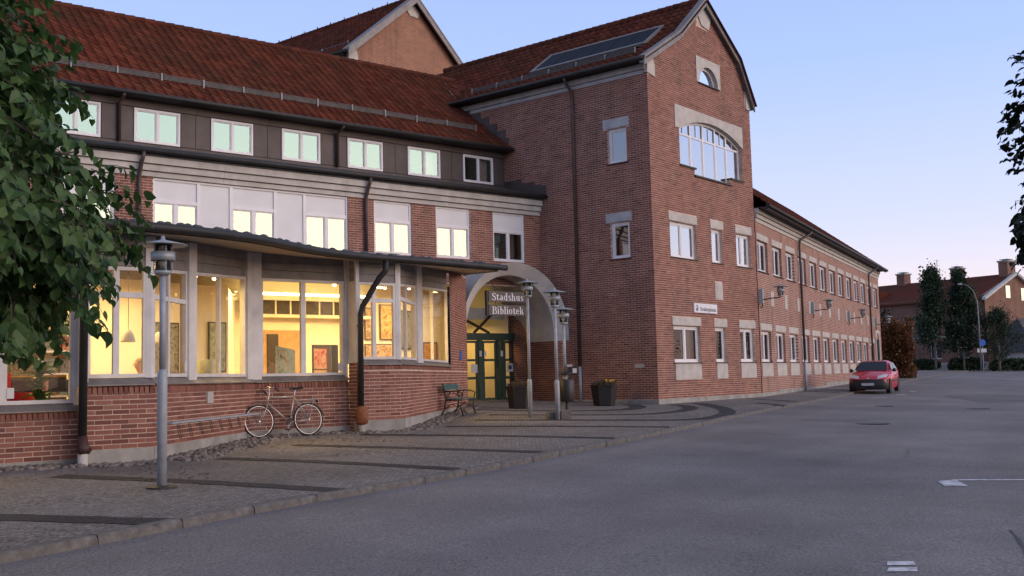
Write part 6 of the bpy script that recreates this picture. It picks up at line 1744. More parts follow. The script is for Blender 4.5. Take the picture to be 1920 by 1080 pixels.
def big_tree(label, base, height, c, rad, n_twigs, per, leaf_m, size, seed, singles=300, cull=None, bark='bark', extra=(), droop=.7):
    t = thing('linden_tree', label, 'tree', base)
    q = random.Random(seed)
    C_ = Vector(c)                                # crown centre relative to base
    m_ = MB(); m_.path([(0, 0, -.2), (.02, .0, .5), (.0, .03, height * .4), (C_.x * .4, C_.y * .4, height * .62), (C_.x * .8, C_.y * .8, height * .95)], [.19, .15, .12, .08, .02], 10); m_.build('trunk', bark, t, smooth=True)
    limbs = []
    for i in range(14):
        a = i * 2.4 + q.uniform(-.3, .3); z0 = C_.z - rad[2] * .7 + rad[2] * 1.3 * i / 14
        e = C_ + Vector((rad[0] * .8 * math.cos(a), rad[1] * .8 * math.sin(a), q.uniform(-.2, .6) * rad[2] * .5))
        s0 = Vector((C_.x * .5 * z0 / height, C_.y * .5 * z0 / height, max(1.2, z0 - .5)))
        mid = (s0 + e) / 2 + Vector((0, 0, .3))
        m_ = MB(); m_.path([tuple(s0), tuple(mid), tuple(e)], [.05, .03, .008], 6); m_.build('branch', bark, t, smooth=True)
        limbs.append((s0, mid, e))
    lv, lf = leaf_shape(size, size * .92)
    mats_ = []
    tw = MB()
    for k in range(n_twigs + len(extra)):
        if k < n_twigs:
            u = Vector((q.gauss(0, 1), q.gauss(0, 1), q.gauss(0, 1))).normalized()
            rr = q.uniform(.45, 1.0) ** .6 * (1 + .16 * math.sin(u.x * 5 + u.z * 7 + seed) + .10 * math.sin(u.z * 13 + u.y * 9))
            p = C_ + Vector((u.x * rad[0], u.y * rad[1], u.z * (rad[2] if u.z > 0 else rad[3] if len(rad) > 3 else rad[2]))) * rr
            ln = q.uniform(.25, .5)
        else:
            p = Vector(extra[k - n_twigs]); u = (p - C_).normalized(); ln = q.uniform(.3, .5)
        d = (u + Vector((q.gauss(0, .35), q.gauss(0, .35), -droop + q.gauss(0, .25)))).normalized()
        if cull and cull(p): continue
        s0 = p - d * ln * .6
        pts = [s0, s0 + d * ln * .5 + Vector((0, 0, -.02)), s0 + d * ln + Vector((0, 0, -.06))]
        tw.path([tuple(x) for x in pts], [.006, .004, .002], 3, cap=False)
        for j in range(per):
            f_ = (j + .5) / per
            pos = s0 + d * ln * f_ + Vector((0, 0, -.06 * f_ * f_))
            side = d.cross(Vector((0, 0, 1))); side = side.normalized() if side.length > .01 else Vector((1, 0, 0))
            dir_ = (d * .35 + side * (1 if j % 2 else -1) * q.uniform(.5, 1.1) + Vector((0, 0, -q.uniform(.5, 1.5) * droop)) + Vector((q.gauss(0, .25), q.gauss(0, .25), q.gauss(0, .2))))
            upv = (u * .7 + Vector((q.gauss(0, .3), q.gauss(0, .3), .8 + q.gauss(0, .3))))
            mats_.append(leaf_frame(pos + dir_.normalized() * .03, dir_, upv, q.gauss(0, .4), q.uniform(.45, 1.15)))
    tw.build('twigs', bark, t, kind='stuff')
    eye = Vector((0, 0, EYE)) - Vector(base)
    def vis(Mx):
        p = Mx.translation + Vector(base)
        cc = M.transposed() @ (p - Vector((0, 0, EYE)))
        x, y = 1960.36 * cc.x / cc.z, 1960.36 * cc.y / cc.z
        inside = abs(x) < 960 and abs(y) < 540 and cc.z > 0
        return (0 if inside else 1000) + (p - Vector((0, 0, EYE))).length
    mats_.sort(key=vis)
    me = bpy.data.meshes.new('leaf'); me.from_pydata(lv, [], lf); me.materials.append(MATS[leaf_m])
    for Mx in mats_[:singles]: inst('leaf', me, t, Mx)
    mb = MB()
    V = np.array([(*x, 1) for x in lv])
    allv, fc = [], []
    nv = len(lv)
    rest = mats_[singles:]
    for i, Mx in enumerate(rest):
        allv.append(V @ np.array(Mx).T[:, :3]); 
        fc += [tuple(i * nv + a for a in f) for f in lf]
    mb.v = [tuple(x) for x in np.concatenate(allv)]; mb.f = fc; mb.mi = [0] * len(fc)
    mb.build('foliage', leaf_m, t, kind='stuff')
    return t
bx, by = -5.35, 8.3
def crown_edge(p):
    """keeps the crown narrower at the top and lifts its skirt, as the tree has grown"""
    X, Z = p.x + bx, p.z + g0
    zs = [1.9, 2.2, 2.5, 2.95, 3.3, 3.9, 4.7, 6.0]; xs = [-3.1, -2.95, -2.90, -2.93, -3.12, -3.28, -3.42, -3.9]
    return X + .22 > np.interp(Z, zs, xs) or Z < 2.12 + .22 * min(1, max(0, (X + 3.9) / 1.1))
g0 = gz(bx, by)
ex = []
for wx, wy, wz in ((-2.95, 7.9, 2.62), (-2.85, 7.95, 2.5), (-2.80, 8.0, 2.38), (-2.78, 8.0, 2.28), (-3.0, 7.9, 2.3), (-3.15, 7.9, 2.2), (-2.82, 8.1, 3.05), (-2.78, 8.1, 2.95), (-2.9, 8.2, 3.2), (-2.95, 7.8, 2.85), (-3.75, 7.8, 2.15), (-3.25, 8.2, 3.9), (-3.35, 8.2, 4.15), (-3.3, 8.1, 3.7), (-3.45, 7.9, 4.4), (-3.1, 8.0, 3.4)):
    ex += [(wx - .20 - bx, wy - by, wz - g0)] * 2
big_tree('leafy linden tree with large dark green leaves hanging in front of the pavilion', (bx, by, g0), 4.6, (.25, -.15, 2.75 - g0 + .35), (1.95, 1.9, 3.0, 1.5), 2000, 9, 'leaf_linden', .124, 4, 300, crown_edge, extra=ex)
tx, ty = 9.0, 14.6
big_tree('dark leafy tree leaning in beside the road opposite the gable', (tx, ty, gz(tx, ty) - .1), 5.6, (.1, 0, 4.3), (1.70, 1.9, 3.1, 1.6), 1700, 11, 'leaf_dark', .14, 9, 300, droop=.3)
def clump_tree(label, x, y, h, r_, trunk_h, seed, leaf='leaf_far', n=7500, name='street_tree', taper=.55, group=None):
    t = thing(name, label, 'tree', (x, y, gz(x, y)), 0, group)
    q = random.Random(seed)
    m_ = MB(); m_.path([(0, 0, -.1), (.05, 0, trunk_h), (0, 0, h * .8)], [.13, .10, .03], 8); m_.build('trunk', 'bark_pale', t, smooth=True)
    for i in range(6):
        a = i * 1.05 + q.random(); z = trunk_h + (h - trunk_h) * i / 8
        m_ = MB(); m_.path([(0, 0, z), (r_ * .3 * math.cos(a), r_ * .3 * math.sin(a), z + .6), (r_ * .7 * math.cos(a), r_ * .7 * math.sin(a), z + 1.3)], [.04, .03, .01], 5); m_.build('branch', 'bark_pale', t)
    mb = MB()
    cl = []
    for i in range(60):
        z = q.random(); env = math.sin(math.pi * (.08 + .92 * z) ** taper) ** .8
        a = q.uniform(0, 6.28); rr = r_ * env * q.uniform(.35, 1.0)
        cl.append((Vector((rr * math.cos(a), rr * math.sin(a), trunk_h * .85 + (h - trunk_h * .85) * z)), r_ * q.uniform(.22, .42)))
    for i in range(n):
        c0, s0 = cl[i % 60]
        p = c0 + Vector((q.gauss(0, s0 * .5), q.gauss(0, s0 * .5), q.gauss(0, s0 * .6)))
        d = Vector((q.gauss(0, 1), q.gauss(0, 1), q.gauss(0, .8) + .3)).normalized(); e = d.orthogonal().normalized(); f_ = d.cross(e); s = q.uniform(.07, .16) * h / 9
        mb.add([tuple(p - e * s), tuple(p - f_ * s * .7), tuple(p + e * s), tuple(p + f_ * s * .7)], [(0, 1, 2, 3)])
    mb.build('crown', leaf, t, kind='stuff')
    return t
clump_tree('slim dark street tree in front of the far brick house, next to the copper shrub', 40.2, 100, 9.4, 1.95, 2.6, 1)
clump_tree('slim dark street tree in front of the far brick house, beside the curved lamp', 42.9, 100, 9.3, 1.7, 2.6, 2)
for i_, (x_, y_, h_, lb_) in enumerate(((47, 16, 7.0, 'unseen dark tree added across the road to mirror in the arched gable window'), (50, 27, 6.4, 'unseen low dark tree added across the road opposite the gable'), (53, 39, 7.2, 'unseen broad dark tree added across the road to mirror in the gable windows'), (57, 51, 6.6, 'unseen dark tree added across the road opposite the red car'), (62, 64, 7.0, 'unseen dark tree added across the road to mirror in the wing windows'), (70, 78, 7.4, 'unseen dark tree added across the road beyond the wing windows'))):
    clump_tree(lb_, x_, y_, h_, 4.6, 1.0, 40 + i_, 'leaf_dark', 3000, 'reflection_tree', .7, 'unseen trees added across the road for the window reflections')  # added out of view so the gable and wing windows reflect something dark
clump_tree('short round street tree between the curved lamp and the dark shed', 45.8, 99, 5.6, 1.9, 1.6, 3, taper=.8)
def bush(label, name, cat, x0, x1, y0, y1, h, seed, leaf, n, s=(.06, .14), rz=0.0, group=None, stems=True):
    cx_, cy_ = (x0 + x1) / 2, (y0 + y1) / 2
    t = thing(name, label, cat, (cx_, cy_, gz(cx_, cy_)), rz, group); q = random.Random(seed)
    hx, hy = (x1 - x0) / 2, (y1 - y0) / 2
    mb = MB()
    for i in range(n):
        u = q.uniform(-1, 1); v_ = q.uniform(-1, 1); top = h * (.86 + .14 * math.sin(u * hx * 3.1 + seed) * math.cos(v_ * 4 + seed))
        z = top * q.random() ** .85
        p = Vector((u * hx * (.9 + .1 * math.sin(z * 4)), v_ * hy * (.9 + .1 * math.cos(z * 5)), z))
        d = Vector((q.gauss(0, 1), q.gauss(0, 1), q.gauss(0, 1))).normalized(); e = d.orthogonal().normalized(); f_ = d.cross(e); k = q.uniform(*s)
        mb.add([tuple(p - e * k), tuple(p - f_ * k * .7), tuple(p + e * k), tuple(p + f_ * k * .7)], [(0, 1, 2, 3)])
    mb.build('foliage', leaf, t, kind='stuff')
    for i in range(5):
        x = q.uniform(-hx, hx) * .8; y = q.uniform(-hy, hy) * .6
        m_ = MB(); m_.path([(x, y, -.1), (x + q.uniform(-.1, .1), y, h * .4), (x + q.uniform(-.2, .2), y, h * .8)], [.04, .03, .01], 5); m_.build('stem', 'bark', t)
    return t
bush('tall copper brown climbing shrub at the far end of the wing', 'copper_shrub', 'shrub', 24.6, 26.9, 69.2, 71.4, 4.2, 5, 'leaf_copper', 9000, (.05, .12), rz=R(-20))
bush('dark clump of shrub over the top of the copper shrub', 'dark_shrub', 'shrub', 24.6, 26.2, 71.4, 73, 4.9, 6, 'leaf_dark', 2200)
for i, (x0, x1, y, h, lb) in enumerate(((37.5, 41.2, 101.5, 1.15, 'clipped green hedge at the foot of the slim street trees'), (41.6, 45.0, 100.5, 1.3, 'clipped green hedge between the street tree and the curved lamp'), (45.4, 50.0, 100, 1.2, 'clipped green hedge in front of the dark shed'), (50.3, 57, 99.5, 1.2, 'clipped green hedge running on past the dark shed'))):
    bush(lb, 'hedge', 'hedge', x0, x1, y - .6, y + .6, h, 20 + i, 'leaf_hedge', 2200, (.07, .14), group='hedges at the end of the street')
# rounded field stones along the foot of the pavilion
mb = MB(); q = random.Random(3)
ico = [(0, 0, 1), (.89, 0, .45), (.28, .85, .45), (-.72, .53, .45), (-.72, -.53, .45), (.28, -.85, .45), (.72, .53, -.45), (-.28, .85, -.45), (-.89, 0, -.45), (-.28, -.85, -.45), (.72, -.53, -.45), (0, 0, -1)]
icf = [(0, 1, 2), (0, 2, 3), (0, 3, 4), (0, 4, 5), (0, 5, 1), (1, 6, 2), (2, 7, 3), (3, 8, 4), (4, 9, 5), (5, 10, 1), (6, 7, 2), (7, 8, 3), (8, 9, 4), (9, 10, 5), (10, 6, 1)]
for k, wd_ in (('A', .55), ('B', .5), ('C', .75), ('D', .45), ('E', .4), ('F', .5)):
    s0, s1 = SEG[k][0], SEG[k][1]
    if k == 'A': s0 = -3.2
    for i in range(int((s1 - s0) * wd_ * 95)):
        s = q.uniform(s0, s1); o_ = -.03 - wd_ * q.random() ** 1.2
        P = BASE['L'] @ FT[k] @ Vector((s, o_, 0)); r_ = q.uniform(.035, .075); a = q.uniform(0, 6.28); st = q.uniform(.7, 1.3)
        z = gz(P.x, P.y) + r_ * .12
        mb.add([(P.x + r_ * (st * x * math.cos(a) - y * math.sin(a)), P.y + r_ * (st * x * math.sin(a) + y * math.cos(a)), z + r_ * .6 * zz) for x, y, zz in ico], icf)
o = mb.build('border_stones', 'border_stone', None, smooth=True, kind='stuff'); tag(o, 'border of small field stones along the foot of the pavilion wall', 'stones')
# litter and leaves on the paving
lit = MB(); q = random.Random(8)
for i in range(240):
    k = q.choice('BCDF'); P = BASE['L'] @ FT[k] @ Vector((q.uniform(*SEG[k][:2]), -q.uniform(.1, 2.2) ** 1.3, 0)); s = q.uniform(.02, .045); a = q.uniform(0, 6.28); z = gz(P.x, P.y) + .012
    lit.add([(P.x + s * math.cos(a), P.y + s * math.sin(a), z), (P.x - s * .5 * math.sin(a), P.y + s * .5 * math.cos(a), z + .012), (P.x - s * math.cos(a), P.y - s * math.sin(a), z), (P.x + s * .5 * math.sin(a), P.y - s * .5 * math.cos(a), z + .004)], [(0, 1, 2, 3)])
o = lit.build('fallen_leaves', 'leaf_dry', None, kind='stuff'); tag(o, 'scattered fallen leaves on the paving near the pavilion', 'leaves')
for x, y, lb in ((-2.35, 26.0, 'crumpled white paper on the ground by the bench leg'), (-2.9, 24.8, 'small white paper scrap on the stones beside the pavilion')):
    m_ = MB(); m_.add([(p[0] * .06, p[1] * .05, .03 + p[2] * .035) for p in ico], icf); o = m_.build('paper_scrap', 'paper'); o.location = (x, y, gz(x, y)); tag(o, lb, 'litter')
# ------------------------------------------------------------------ far end of the street
house = thing('brick_house', 'two-storey brick house with a red roof, three chimneys and an orange brick end gable', 'house', (47.5, 105.0, 0), R(35))
g = gz(47.5, 105)
eh, rh, hw_ = 8.9, 11.3, 5.7
mb = MB(); mb.prism([(0, 0), (2 * hw_, 0), (2 * hw_, eh), (hw_, rh - .1), (0, eh)], 0, .3); mb.build('gable_wall', 'brickwork_far', house)
wx = [(2.0 + 3.1 * i, 3.3 + 3.1 * i) for i in range(8)]
side = MB(Tm(0, 0, 0, R(-90)))
hs = [(-b, -a, 5.6, 7.2) for a, b in wx] + [(-b, -a, 2.6, 4.2) for a, b in wx]
wall_sheet(side, K(-28), K(0), [0, eh], hs, y=0.0, reveal=.15); side.build('side_wall', 'brickwork_dull', house)
mb = MB(); mb.box(-.06, .0, .0, 28, 4.75, 4.95); mb.box(-.06, .0, 0, 28, g, g + .8); mb.build('stone_band', 'plinth', house)
for i, (a, b, z0, z1) in enumerate(hs):
    window(house, Tm(0, 0, 0, R(-90)), a + .01, b - .01, z0, z1, y=.12, cols=((a + b) / 2,), rows=(z0 + 1.1,), fr=.06, bar=.05, sash=0, g='far_glass', m='white_post')
mb = MB(); mb.quad((-.5, -.4, eh - .35), (-.5, 28, eh - .35), (hw_, 28, rh), (hw_, -.4, rh)); mb.quad((2 * hw_ + .5, -.4, eh - .35), (2 * hw_ + .5, 28, eh - .35), (hw_, 28, rh), (hw_, -.4, rh))
hr_ = mb.build('roof', 'tile', house)
mb = MB(); mb.prism([(-.5, eh - .3), (hw_, rh + .08), (2 * hw_ + .5, eh - .3), (2 * hw_ + .5, eh - .55), (hw_, rh - .2), (-.5, eh - .55)], -.42, -.02); mb.build('verge', 'plaster', house)
for y, w_, h_, m_n in ((.7, .75, 1.5, 'brickwork_far'), (6.3, .6, 1.3, 'brickwork_dull'), (13.0, .6, 1.3, 'brickwork_dull')):
    mb = MB(); mb.box(hw_ - w_, hw_ + w_, y - .5, y + .5, rh - 1.2, rh + h_ - .3); ch = mb.build('chimney', m_n, hr_)
    mb = MB(); mb.box(hw_ - w_ - .1, hw_ + w_ + .1, y - .6, y + .6, rh + h_ - .3, rh + h_ - .15); mb.box(hw_ - w_ * .8, hw_ + w_ * .8, y - .45, y + .45, rh + h_ - .05, rh + h_); mb.build('cap', 'plinth', ch) if False else mb.build('chimney_cap', 'plinth', hr_)
for x, z0, z1, s, m_n in ((4.3, 8.7, 9.9, .35, 'window_glow'), (7.2, 8.5, 9.7, .35, 'window_glow'), (2.9, 4.6, 6.6, .55, 'glass_dim'), (8.6, 4.8, 6.4, .5, 'window_glow')):
    f = MB(); f.box(x - s - .06, x + s + .06, -.06, -.004, z0 - .06, z1 + .06); wo = f.build('window', 'white_frame', house)
    p = MB(); p.box(x - s, x + s, -.07, -.062, z0, z1); p.build('pane', 'window_glow' if m_n == 'window_glow' else 'far_glass', wo)
mb = MB(); mb.path([(hw_, 8.7, rh - .1), (hw_, 8.7, rh + 2.3)], .03, 5)
for z in (1.2, 1.7, 2.2): mb.path([(hw_ - .5, 8.7, rh + z), (hw_ + .5, 8.7, rh + z)], .015, 4)
mb.build('antenna', 'dark_metal', house)
for y in (3.5, 13):
    mb = MB(); mb.prism([(1.2, eh + .3), (1.2, eh + 1.3), (3.2, eh + 1.4), (3.6, eh + 1.0)], y, y + 1.6); mb.build('dormer', 'tile', hr_)
shed = thing('dark_shed', 'low shed with a dark roof and pale wall beyond the hedge', 'shed', (50.6, 101.3, 0), R(25))
gs = gz(50.6, 101.3)
mb = MB(); mb.box(0, 12, 0, 6, gs - .3, gs + 1.9); mb.build('wall', 'plaster', shed)
mb = MB(); mb.add([(-.3, -.4, gs + 1.8), (12.3, -.4, gs + 1.8), (12.3, 3, gs + 5.2), (1.2, 3, gs + 5.2), (-.3, 6.4, gs + 1.8), (12.3, 6.4, gs + 1.8)], [(0, 1, 2, 3), (3, 2, 5, 4), (0, 3, 4)]); mb.build('roof', 'roof_felt', shed)
for i in range(3):
    mb = MB(); mb.box(1.0 + i * 1.1, 1.6 + i * 1.1, -.02, .0, gs + .5, gs + 1.1); mb.build('window', 'car_glass', shed)
sl_ = thing('curved_street_light', 'tall curved street light in front of the far brick house', 'street light', (42.3, 95.0, gz(42.3, 95)))
mb = MB(); mb.path([(0, 0, 0), (.02, 0, 4.5), (0, 0, 6.3), (-.3, 0, 7.3), (-.8, 0, 7.8), (-1.3, 0, 7.95)], [.07, .055, .05, .04, .035, .03], 8); mb.build('pole', 'zinc', sl_, smooth=True)
mb = MB(); mb.lathe([(0, -.12), (.16, -.08), (.2, .0), (.1, .08), (0, .1)], (-1.5, 0, 7.95), 10); mb.build('lamp_head', 'galvanised', sl_, smooth=True)
rs_ = thing('road_sign', 'small blue road sign with a white plate on a grey pole by the hedge', 'road sign', (43.4, 97.0, gz(43.4, 97)))
mb = MB(); mb.path([(0, 0, 0), (0, 0, 2.9)], .03, 6); mb.build('pole', 'galvanised', rs_)
mb = MB(); mb.lathe([(.32, -.01), (.32, .01), (0, .012)], (0, -.04, 2.6), 16, axis='y'); mb.build('disc', 'sign_blue', rs_)
mb = MB(); mb.box(-.5, .35, -.05, -.03, 1.7, 2.05); mb.build('plate', 'paper', rs_)

# ------------------------------------------------------------------ things inside the library
def local(x, y, z=0.0): return BASE['L'] @ Vector((x, y, z))
def put(name, label, cat, x, y, z, rz=0.0, group=None):
    c = local(x, y, z); return thing(name, label, cat, tuple(c), ANG['L'] + rz, group)
def artwork(label, x, y, z, w_, h, m, rz=0.0, frame='wood_dark'):
    t = put('artwork', label, 'artwork', x, y, z, rz)
    a = MB(); a.box(-w_ / 2, w_ / 2, -.03, 0, 0, h); a.build('frame', frame, t)
    a = MB(); a.box(-w_ / 2 + .03, w_ / 2 - .03, -.036, -.03, .03, h - .03); a.build('canvas', m, t)
    return t
artwork('tall golden abstract painting on the gallery wall behind the corner window', -8.58, YB - .02, 2.86, .50, 1.0, 'art_gold')
artwork('dark bronze abstract painting beside the golden one on the gallery wall', -9.15, YB - .02, 2.86, .34, .9, 'art_bronze')
artwork('wide speckled bronze painting below the golden painting on the gallery wall', -8.85, YB - .02, 1.95, .95, .80, 'art_bronze')
artwork('small grey painting at the end of the upper row on the gallery wall', -7.95, YB - .02, 2.6, .45, 1.1, 'art_grey')
artwork('orange abstract painting low on the gallery wall behind the oblique window', -7.15, YB - .02, 2.05, .5, .75, 'art_orange')
artwork('greenish painting on the white screen behind the oblique window', -14.9, -6.40, 2.0, .5, 1.1, 'art_green', R(18))
artwork('dark portrait-shaped abstract picture on the white screen near the pendant lamps', -16.2, -6.82, 1.9, .65, 1.15, 'art_grey', R(18))
t = put('poster_stand', 'dark poster stand with a red picture over a pale notice', 'poster stand', -11.57, -5.2, ZF, R(8))
a = MB(); a.box(-.38, .38, -.03, .03, .1, 1.6); a.build('panel', 'tv_dark', t)
a = MB(); a.box(-.36, .02, -.038, -.03, 1.0, 1.5); a.build('picture', 'art_red', t)
a = MB(); a.box(-.36, .02, -.038, -.03, .35, .97); a.build('notice', 'wood_light', t)
a = MB(); a.box(-.4, .4, -.2, .2, 0, .1); a.build('foot', 'tv_dark', t)
t = put('easel_picture', 'green and grey picture tilted on an easel behind the wide window', 'picture', -13.85, -7.6, ZF, R(10))
a = MB(Tm(0, 0, .75, 0, R(-14), R(10))); a.box(-.26, .26, -.02, 0, 0, .72); a.build('board', 'art_green', t)
for x in (-.22, .22):
    a = MB(); a.path([(x, -.1, 0), (x * .3, .12, 1.4)], .016, 5); a.build('leg', 'wood_light', t)
a = MB(); a.path([(0, .5, 0), (0, .12, 1.4)], .016, 5); a.build('leg', 'wood_light', t)
t = put('clay_pot', 'pale green clay pot on the sill of the oblique window', 'pot', -16.35, -9.3, ZF)
a = MB(); a.lathe([(.12, 0), (.2, .85), (.22, 1.15), (.2, 1.15), (.15, .9)], (0, 0, 0), 14); a.build('pot', 'clay', t, smooth=True)
def pendant(label, x, y, z):
    t = put('pendant_lamp', label, 'lamp', x, y, z)
    a = MB(); a.lathe([(.02, .22), (.06, .21), (.10, .13), (.125, .03), (.128, 0), (.12, 0), (.095, .12), (.05, .19)], (0, 0, 0), 18); a.build('shade', 'plaster', t, smooth=True)
    a = MB(); a.lathe([(0, .02), (.03, .03), (.035, .07), (0, .10)], (0, 0, 0), 10); a.build('bulb', 'spot_glow', t, smooth=True)
    zt = zc(y); a = MB(); a.path([(0, 0, .21), (0, 0, zt - z + .02)], .006, 4); a.build('cord', 'dark_metal', t)
pendant('white dome pendant lamp over the reading table by the broad window', -17.91, -9.6, 2.52)
pendant('white dome pendant lamp behind the oblique window near the dark picture', -17.12, -9.0, 2.52)
def chair(label, x, y, rz, m='fabric_dark'):
    t = put('chair', label, 'chair', x, y, ZF, rz, 'chairs in the reading room')
    a = MB(); a.box(-.22, .22, -.22, .22, .43, .47); a.build('seat', m, t)
    a = MB(); a.add([(-.22, .20, .62), (.22, .20, .62), (.22, .25, .82), (-.22, .25, .82), (-.22, .23, .62), (.22, .23, .62), (.22, .28, .82), (-.22, .28, .82)], [(0, 1, 2, 3), (4, 7, 6, 5), (0, 4, 5, 1), (3, 2, 6, 7), (0, 3, 7, 4), (1, 5, 6, 2)]); a.build('backrest', m, t)
    for sx in (-.2, .2):
        a = MB(); a.path([(sx, .2, 0), (sx, .21, .45), (sx, .25, .80)], .018, 5); a.build('leg', 'wood_dark', t)
        a = MB(); a.path([(sx, -.2, 0), (sx, -.2, .45)], .018, 5); a.build('leg', 'wood_dark', t)
chair('dark chair with its back to the window, next to the white shelf', -19.14, -9.8, R(180))
chair('dark chair turned towards the red armchair', -19.49, -9.3, R(150))
chair('dark chair at the reading table where the person sits', -17.6, -9.3, R(-110))
t = put('armchair', 'red armchair at the edge of the reading room window', 'armchair', -20.15, -10.2, ZF, R(20))
a = MB(); a.box(-.36, .36, -.34, .34, .2, .45); a.build('seat', 'fabric_red', t)
a = MB(); a.box(-.36, .36, .24, .38, .45, .95); a.build('backrest', 'fabric_red', t)
for sx in (-1, 1):
    a = MB(); a.box(min(sx * .36, sx * .46), max(sx * .36, sx * .46), -.34, .38, .1, .62); a.build('armrest', 'fabric_red', t)
    a = MB(); a.path([(sx * .3, -.3, 0), (sx * .3, -.3, .2)], .02, 5); a.build('leg', 'wood_dark', t); a = MB(); a.path([(sx * .3, .3, 0), (sx * .3, .3, .2)], .02, 5); a.build('leg', 'wood_dark', t)
t = put('reading_table', 'light wood reading table with two pendant lamps above it', 'table', -18.2, -9.5, ZF)
a = MB(); a.box(-.45, .3, -.5, .5, .70, .74); a.build('table_top', 'wood_light', t)
for sx in (-.4, .25):
    for sy in (-.45, .45): a = MB(); a.path([(sx, sy, 0), (sx, sy, .7)], .02, 5); a.build('leg', 'wood_light', t)
t = put('display_shelf', 'white ladder-like display shelf with upright books', 'shelf', -18.70, -8.6, ZF, R(-8))
for sx in (-.4, .4): a = MB(); a.box(sx - .02, sx + .02, -.15, .15, 0, 2.3); a.build('side', 'white_frame', t)
for i in range(6):
    a = MB(); a.box(-.38, .38, -.16, .15, .12 + i * .40, .15 + i * .40); a.build('shelf', 'white_frame', t)
    if i < 5:
        for k in range(3): a = MB(Tm(-.25 + k * .25, .0, .15 + i * .4, 0, R(-14))); a.box(-.09, .09, -.01, .01, 0, .27); a.build('book', ('art_grey', 'art_red', 'art_green')[(i + k) % 3], t)
t = put('bookshelf', 'long low bookshelf with a row of book spines along the back wall', 'bookshelf', -18.3, YB - .22, ZF)
a = MB(); a.box(-2.2, 2.0, -.02, .18, 0, 2.2); a.build('back', 'inside_white', t)
for i in range(5): a = MB(); a.box(-2.2, 2.0, -.26, -.02, .1 + i * .42, .13 + i * .42); a.build('shelf', 'wood_light', t)
q = random.Random(2)
for i in range(4):
    a = MB(); x = -2.15
    while x < 1.9:
        w_ = q.uniform(.03, .06); a.box(x, x + w_ - .003, -.22, -.04, .13 + i * .42, .13 + i * .42 + q.uniform(.24, .34)); x += w_
    a.build('books', 'books', t, kind='stuff')
for lb_, (x, y, z, ln) in zip(('lowest fluorescent light, hanging close to the back bookshelf', 'middle fluorescent light above the white display shelf', 'highest fluorescent light, hanging near the low window'), ((-18.3, -5.6, 2.95, 1.9), (-18.6, -6.8, 3.2, 1.6), (-19.2, -8.2, 3.5, 1.4))):
    t = put('tube_light', lb_, 'lamp', x, y, z, 0, 'fluorescent lights of the reading room')
    a = MB(); a.box(-ln / 2, ln / 2, -.06, .06, .03, .09); a.build('housing', 'white_frame', t)
    a = MB(); a.path([(-ln / 2 + .05, 0, 0), (ln / 2 - .05, 0, 0)], .03, 8); a.build('tube', 'tube_glow', t)
    for s in (-.4, .4): a = MB(); a.path([(s * ln, 0, .09), (s * ln, 0, zc(y) - z)], .005, 4); a.build('cord', 'dark_metal', t)
t = put('potted_plant', 'tall potted plant standing inside the low window', 'plant', -19.69, -10.7, ZF)
a = MB(); a.lathe([(.13, 0), (.18, .32), (.15, .32)], (0, 0, 0), 12); a.build('pot', 'planter_dark', t)
a = MB(); a.path([(0, 0, .3), (.02, 0, .8)], .02, 5); a.build('stem', 'bark', t)
q = random.Random(6); a = MB(); lv, lf = leaf_shape(.26, .12)
for i in range(60):
    an = q.uniform(0, 6.28); d = Vector((math.cos(an), math.sin(an), q.uniform(-.2, 1.2))); Mx = leaf_frame(Vector((.02, 0, q.uniform(.45, 1.0))), d, Vector((0, 0, 1)), q.gauss(0, .3), q.uniform(.7, 1.2))
    a.add([tuple(Mx @ Vector(v)) for v in lv], lf)
a.build('leaves', 'leaf_linden', t, kind='stuff')

# ------------------------------------------------------------------ the reader: seated, seen in profile facing the table
pr = put('person', 'person in a light sweater sitting at the reading table inside the library', 'person', -17.6, -9.3, ZF, R(-110))
pr.scale = (.88, .88, .88)
def skin(name, joints, edges, rad, m, parent, sub=2):
    me = bpy.data.meshes.new(name); me.from_pydata(joints, edges, [])
    o = bpy.data.objects.new(name + '_rig', me); COL.objects.link(o)
    md = o.modifiers.new('skin', 'SKIN')
    for i, r_ in enumerate(rad):
        me.skin_vertices[0].data[i].radius = (r_, r_)
    me.skin_vertices[0].data[0].use_root = True
    sb_ = o.modifiers.new('sub', 'SUBSURF'); sb_.levels = sub; sb_.render_levels = sub
    dg = bpy.context.evaluated_depsgraph_get(); dg.update()
    m2 = bpy.data.meshes.new_from_object(o.evaluated_get(dg)); bpy.data.objects.remove(o)
    m2.name = name; m2.materials.clear(); m2.materials.append(MATS[m])
    m2.polygons.foreach_set('use_smooth', [True] * len(m2.polygons))
    p = bpy.data.objects.new(name, m2); COL.objects.link(p); p.parent = parent
    return p
# local: looks along -y, seat at z .47; pelvis first
J = [(0, .05, .55), (0, .06, .75), (0, .05, .93), (0, .03, 1.02), (0, .0, 1.10), (0, -.02, 1.17), (0, -.03, 1.24), (0, -.01, 1.31),
     (.17, .04, .96), (.22, .0, .74), (.17, -.22, .70), (.13, -.32, .72), (-.17, .04, .96), (-.22, .0, .74), (-.17, -.22, .70), (-.13, -.32, .72),
     (.09, .0, .53), (.11, -.40, .52), (.11, -.42, .10), (.11, -.55, .04), (-.09, .0, .53), (-.11, -.40, .52), (-.11, -.42, .10), (-.11, -.55, .04)]
Ed = [(0, 1), (1, 2), (2, 3), (3, 4), (4, 5), (5, 6), (6, 7), (2, 8), (8, 9), (9, 10), (10, 11), (2, 12), (12, 13), (13, 14), (14, 15), (0, 16), (16, 17), (17, 18), (18, 19), (0, 20), (20, 21), (21, 22), (22, 23)]
Rd = [.15, .15, .13, .06, .055, .085, .095, .07, .07, .05, .038, .03, .07, .05, .038, .03, .09, .065, .045, .035, .09, .065, .045, .035]
bodyp = skin('body', J, Ed, Rd, 'skin', pr)
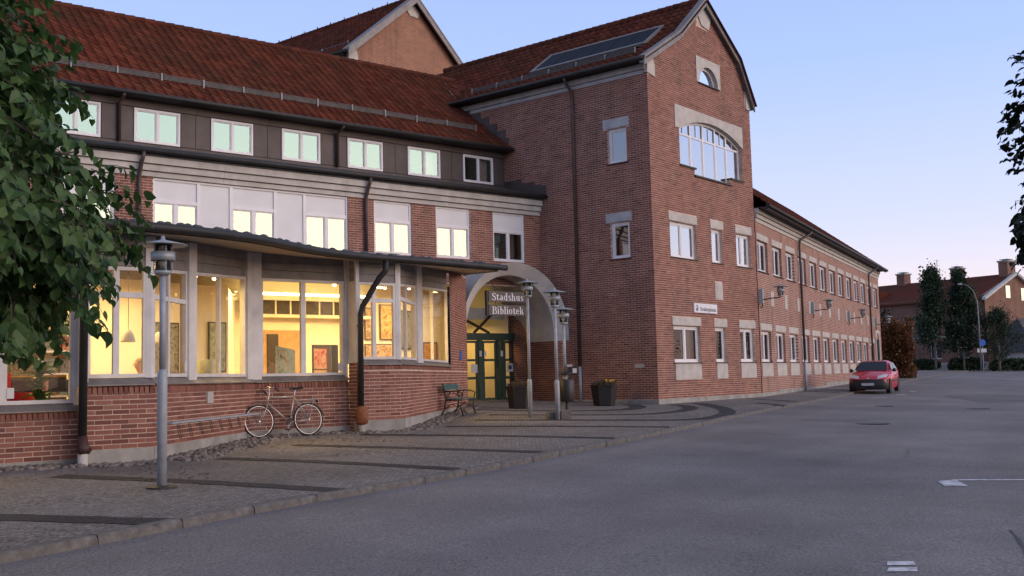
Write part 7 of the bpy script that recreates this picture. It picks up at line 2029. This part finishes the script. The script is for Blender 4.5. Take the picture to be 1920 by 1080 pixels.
skin('sweater', [(0, .05, .54), (0, .06, .75), (0, .05, .94), (0, .035, 1.0), (.17, .04, .965), (.225, .0, .74), (.175, -.19, .70), (-.17, .04, .965), (-.225, .0, .74), (-.175, -.19, .70)],
     [(0, 1), (1, 2), (2, 3), (2, 4), (4, 5), (5, 6), (2, 7), (7, 8), (8, 9)], [.165, .165, .145, .075, .085, .065, .05, .085, .065, .05], 'sweater', pr)
skin('trousers', [(0, .05, .53), (.09, .0, .53), (.11, -.40, .52), (.11, -.42, .14), (-.09, .0, .53), (-.11, -.40, .52), (-.11, -.42, .14)], [(0, 1), (1, 2), (2, 3), (0, 4), (4, 5), (5, 6)], [.155, .105, .08, .06, .105, .08, .06], 'trousers', pr)
hq = random.Random(4); hm = MB()
for i in range(90):
    a_, b_ = hq.uniform(0, 6.28), hq.uniform(.0, 1.25)
    p = Vector((.088 * math.sin(b_) * math.cos(a_), .01 + .105 * math.sin(b_) * math.sin(a_) + .02, 1.25 + .10 * math.cos(b_)))
    if p.y < -.06 and p.z < 1.29: continue
    hm.add([(p.x + .028 * x, p.y + .028 * y, p.z + .024 * z) for x, y, z in ico], icf)
hm.build('hair', 'hair', pr, smooth=True, kind='stuff')
fm = MB(); fm.add([(0, -.145, 1.20), (.014, -.115, 1.195), (0, -.118, 1.24), (-.014, -.115, 1.195)], [(0, 1, 2), (0, 2, 3), (0, 3, 1)]); fm.build('nose', 'skin', pr)
for s in (-1, 1):
    e_ = MB(); e_.add([(s * .035 + .009 * x, -.107 + .006 * y, 1.235 + .007 * z) for x, y, z in ico], icf); e_.build('eye', 'wood_dark', pr)
    e_ = MB(); e_.add([(s * .088 + .012 * x, -.01 + .02 * y, 1.225 + .03 * z) for x, y, z in ico], icf); e_.build('ear', 'skin', pr)
    for k in range(5):
        x0 = s * .13 + (k - 2) * .016; ln = (.05, .07, .075, .07, .055)[k]; h_ = MB()
        h_.path([(x0, -.33, .715), (x0 * 1.02, -.33 - ln * .6, .715), (x0 * 1.03, -.33 - ln, .70)], [.010, .009, .007], 6); h_.build('finger', 'skin', pr, smooth=True)
mo = MB(); mo.box(-.022, .022, -.112, -.10, 1.165, 1.172); mo.build('mouth', 'fabric_red', pr)
